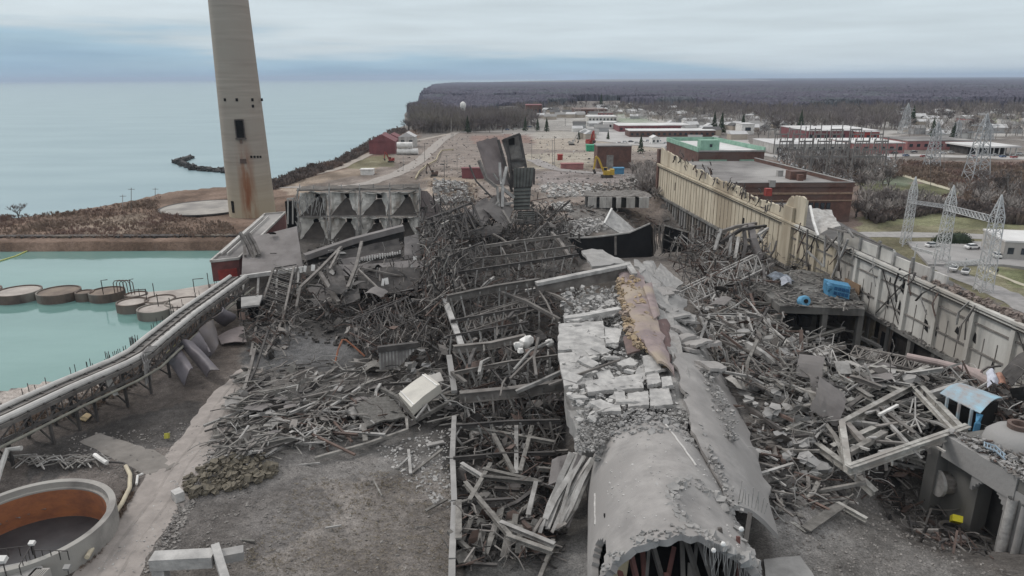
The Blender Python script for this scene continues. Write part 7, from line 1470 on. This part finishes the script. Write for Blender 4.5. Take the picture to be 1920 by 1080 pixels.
# breakwater
bwk=MB()
for (a0,b0),(a1,b1),n_ in (((357,297),(333,306),45),((333,306),(368,318),70),((368,318),(430,324),90)):
    A=P(a0,b0,-3);B3=P(a1,b1,-3)
    for k_ in range(n_): p=A.lerp(B3,U(0,1))+Vector((U(-2,2),U(-3,3),U(0,1.4))); bwk.rock(p,U(.9,2.2))
tag(bwk.build('rock_breakwater',mat('wet_rock',(.085,.082,.08),(.04,.04,.04),.5)),'hooked dark rock breakwater in the lake left of the chimney','breakwater')
# forest canopy
FOR=px([(792,197),(803,170),(815,160),(850,156),(1500,153)])+[(9500,30000),(60000,30000),(60000,3000)]+px([(2100,212),(1920,207),(1820,200),(1640,205),(1450,208),(1340,203),(1230,198),(1130,192),(1050,196),(960,207),(880,222),(810,226),(785,212)])
rw_=[600.0]
while rw_[-1]<45000: rw_.append(rw_[-1]*1.0052)
ys2=np.array(rw_); us2=np.linspace(-.16,1.0,620); Y2,U2=np.meshgrid(ys2,us2,indexing='ij'); X2=U2*Y2; X2=X2+(np.random.rand(*X2.shape)-.5)*Y2*.0016; Y2=Y2*(1+(np.random.rand(*X2.shape)-.5)*.004)
inn=inpoly(X2+(fbm(X2*.01,Y2*.01,3)-.5)*90,Y2+(fbm(X2*.01,Y2*.01,4)-.5)*160,FOR)
clear=(fbm(X2*.0035,Y2*.0025,77)<.36)&(Y2<2600)
big=fbm(X2*.012,Y2*.012,51); sm=np.random.rand(*X2.shape)
Z2=np.where(inn&~clear,6+8*big+5*sm*np.clip(2500/Y2,.25,1.0),-4.0)
c2=np.zeros(X2.shape+(3,)); tone=fbm(X2*.004,Y2*.004,91)
c2[:]=np.array((.080,.076,.096)); c2*=(.62+.5*tone+.38*sm)[...,None]
c2[...,1]*=1+.12*(fbm(X2*.01,Y2*.006,8)>.62)
kp=(inn&~clear); kp=kp[:-1,:-1]|kp[1:,1:]
fm=mat('winter_forest',(1,1,1),(1,1,1),.1,.95,0); b=fm.node_tree.nodes['Principled BSDF']; at=fm.node_tree.nodes.new('ShaderNodeAttribute'); at.attribute_name='Col'; fm.node_tree.links.new(at.outputs['Color'],b.inputs['Base Color']); b.inputs['Specular IOR Level'].default_value=.05
tag(npmesh('winter_forest',X2,Y2,Z2,gridfaces(*X2.shape,kp),fm,c2,False),'leafless winter forest reaching to the horizon beyond the town',None,None,'stuff')
# houses
hw_=[mat('house_white',(.62,.61,.59),(.5,.49,.47),.1),mat('house_grey',(.36,.36,.36),(.28,.28,.28),.1),mat('house_tan',(.42,.37,.31),(.32,.28,.24),.1)]; hr_=[mat('house_roof_dark',(.12,.115,.115),(.08,.08,.08),.1),mat('house_roof_grey',(.26,.255,.25),(.2,.195,.19),.1),mat('house_roof_pale',(.5,.5,.5),(.4,.4,.4),.1)]
hn=['white walled','grey walled','tan walled']; rn=['dark','grey','pale']
def houses(poly,n,where):
    f=poly_src(poly,0,0)
    for k_ in range(n):
        p=f(); a,b=proj(p); i,j=random.randrange(3),random.choice((0,1,1,2,2)); s_=p.y/F; w=U(9,16)/s_/1.0
        bld(f'{hn[i]} house with a {rn[j]} roof {where}',a-w/2,a+w/2,b,U(3.2,5.5),U(8,12),hw_[i],hr_[j],0,'house',U(-.3,.3),True,'house'); C.objects['house' if 0 else list(C.objects)[-3].name] if 0 else None
        LASTH.append((f'{hn[i]} {rn[j]} roofed houses {where}'))
LASTH=[]
def houses2(*a):
    n0=set(o.name for o in C.objects); k0=len(LASTH); houses(*a); new=[o for o in C.objects if o.name not in n0 and o.parent is None]
    for o,g_ in zip(new,LASTH[k0:]): o['group']=g_
houses2([(880,214),(1050,205),(1200,200),(1330,212),(1330,232),(1150,222),(900,228)],80,'among the town trees')
houses2([(1250,228),(1420,222),(1500,232),(1450,250),(1260,246)],36,'near the avenue')
houses2([(1660,210),(1920,210),(1990,232),(1900,262),(1700,258)],56,'at the right side of town')
houses2([(1080,240),(1150,236),(1160,262),(1060,262)],10,'left of the strip mall')
houses2([(1280,236),(1390,262),(1380,272),(1300,270)],6,'at the foot of the avenue')
# cars
def makecar():
    r=thing('parked_car','car','car',(0,0,0)); mb=MB(); sd2=[(-2.2,.35),(-2.25,.8),(-1.9,.95),(-1.2,1.0),(1.0,1.0),(2.1,.85),(2.25,.5),(2.2,.35)]
    n_=len(sd2); mb.add([(x,-.88,z) for x,z in sd2]+[(x,.88,z) for x,z in sd2],[tuple(range(n_)),tuple(range(2*n_-1,n_-1,-1))]+[(i,n_+i,n_+(i+1)%n_,(i+1)%n_) for i in range(n_)]); rawobj('body',mb,carp,r)
    mb=MB(); mb.add([(-1.7,-.8,1.0),(1.2,-.8,1.0),(1.2,.8,1.0),(-1.7,.8,1.0),(-1.2,-.62,1.45),(.5,-.62,1.45),(.5,.62,1.45),(-1.2,.62,1.45)],[(0,1,5,4),(1,2,6,5),(2,3,7,6),(3,0,4,7)]); rawobj('window_glass',mb,glassm,r)
    mb=MB(); mb.box((-.35,0,1.47),(1.75,1.26,.06)); rawobj('roof',mb,carp,r)
    for x in (-1.4,1.4):
        for y in (-.8,.8): mb=MB(); mb.sweep([(x,y-.12,.34),(x,y+.12,.34)],O_(.34,12)); rawobj('wheel',mb,steel_d,r)
    return r
carp=bpy.data.materials.new('car_paint'); carp.use_nodes=True; t=carp.node_tree; b=t.nodes['Principled BSDF']; b.inputs['Roughness'].default_value=.3; oi=t.nodes.new('ShaderNodeObjectInfo'); cr=t.nodes.new('ShaderNodeValToRGB'); cr.color_ramp.interpolation='CONSTANT'; t.links.new(oi.outputs['Random'],cr.inputs[0]); t.links.new(cr.outputs[0],b.inputs['Base Color'])
el=cr.color_ramp.elements; el[0].color=(.6,.6,.6,1); el[1].position=.35; el[1].color=(.05,.05,.055,1)
for p_,c_ in ((.5,(.3,.31,.32,1)),(.68,(.3,.03,.03,1)),(.78,(.04,.09,.2,1)),(.86,(.5,.5,.48,1))): k=el.new(p_); k.color=c_
wcar=mat('white_car_paint',(.75,.75,.75),(.7,.7,.7),1,.3,0)
car=makecar()
p=G(1823,466,.5); car.location=p; car.rotation_euler=(0,0,.15); car['label']='white car parked alone by the evergreen bushes'
for ch_ in car.children:
    if ch_.name.startswith(('body','roof')): ch_.data=ch_.data.copy(); ch_.data.materials[0]=wcar
proto=makecar()
first=True
def park(a,b,lab,grp,rz=None):
    global first
    c=G(a,b,.5 if b>440 else .35); o=proto if first else copytree(proto,c,0); first=False; o.location=c; o.rotation_euler=(0,0,U(0,.3) if rz is None else rz); o['label']=lab
    if grp: o['group']=grp
    elif 'group' in o.keys(): del o['group']
for i in range(26): park(1500+i*16.5+U(-5,5),U(284,298),'small parked car along the main street shops','cars along the main street shops')
for i in range(16): park(1160+i*11+U(-3,3),U(262,270),'small parked car in front of the lower strip mall','cars in front of the lower strip mall')
for i in range(9): park(1250+i*12,277,'small parked car in the shopping street lot','cars in the shopping street lot',1.5)
for i in range(8): park(895+i*14,U(238,244),'small parked car at the edge of the far yard','cars at the edge of the far yard')
for a,b,l_,z in ((1748,463,'dark car half hidden behind the smallest white tower bushes',.2),(1868,482,'dark pickup sized car left of the white workshop',1.2),(1893,478,'car parked close against the white workshop',.6),(1788,506,'car just behind the middle white tower foot',.9),(1810,512,'car parked between the middle and nearest white towers',.9)): park(a,b,l_,None,z)
# person
ps=P(1869,515); pm=thing('person','person in dark clothes walking on the grass beside the kerb path','person',tuple(ps))
me=bpy.data.meshes.new('body'); s=1.75/1.75
sk=[((0,0,.95),.15),((0,0,1.2),.16),((0,0,1.42),.15),((0,0,1.52),.06),((0,0,1.66),.11),((-.1,0,.9),.1),((-.12,.12,.5),.075),((-.12,.02,.08),.055),((-.12,-.12,.04),.05),((.1,0,.9),.1),((.12,-.15,.5),.075),((.12,-.02,.1),.055),((.12,-.18,.05),.05),((-.22,0,1.4),.07),((-.28,.08,1.12),.055),((-.26,-.05,.88),.045),((.22,0,1.4),.07),((.28,-.06,1.12),.055),((.27,-.2,.92),.045)]
ed=[(0,1),(1,2),(2,3),(3,4),(0,5),(5,6),(6,7),(7,8),(0,9),(9,10),(10,11),(11,12),(2,13),(13,14),(14,15),(2,16),(16,17),(17,18)]
me.from_pydata([v for v,_ in sk],ed,[]); bo=bpy.data.objects.new('body',me); C.objects.link(bo); bo.parent=pm
m_=bo.modifiers.new('Skin','SKIN'); 
for i,(v,r) in enumerate(sk): me.skin_vertices[0].data[i].radius=(r,r)
me.skin_vertices[0].data[0].use_root=True; bo.modifiers.new('Sub','SUBSURF').levels=1
me.materials.append(mat('dark_clothing',(.04,.04,.045),(.03,.03,.03),2)); rawobj('hair',MB().ball((0,.02,1.74),.11,10),voidm,pm)
# ---- ordinal labels for small groups that share a label
from collections import defaultdict
bpy.context.view_layer.update()
gr=defaultdict(list)
for o in C.objects:
    if o.parent is None and 'label' in o.keys() and 'group' in o.keys() and o.get('kind') is None: gr[(o['group'],o['label'])].append(o)
ORD=['leftmost','second from the left','third from the left','fourth from the left','fifth from the left','sixth from the left','seventh from the left','eighth from the left','ninth from the left','tenth from the left']
for (g_,l_),os_ in gr.items():
    if 1<len(os_)<=11 and len(l_.split())<=12:
        os_.sort(key=lambda o: proj(o.location)[0])
        for i,o in enumerate(os_): o['label']=l_+', '+('rightmost' if i==len(os_)-1 else ORD[i])
# ================= AIR
mb=MB(); mb.box((4000,21000,98),(60000,46000,216)); hz=mb.build('haze',bpy.data.materials.new('haze_air')); hm=hz.data.materials[0]; hm.use_nodes=True
t=hm.node_tree; t.nodes.remove(t.nodes['Principled BSDF']); pv=t.nodes.new('ShaderNodeVolumePrincipled'); pv.inputs['Color'].default_value=(.62,.74,.92,1); pv.inputs['Density'].default_value=4.5e-5; pv.inputs['Anisotropy'].default_value=0
t.links.new(pv.outputs[0],t.nodes['Material Output'].inputs['Volume']); tag(hz,'thin blue air haze over the whole place',None,None,'stuff')
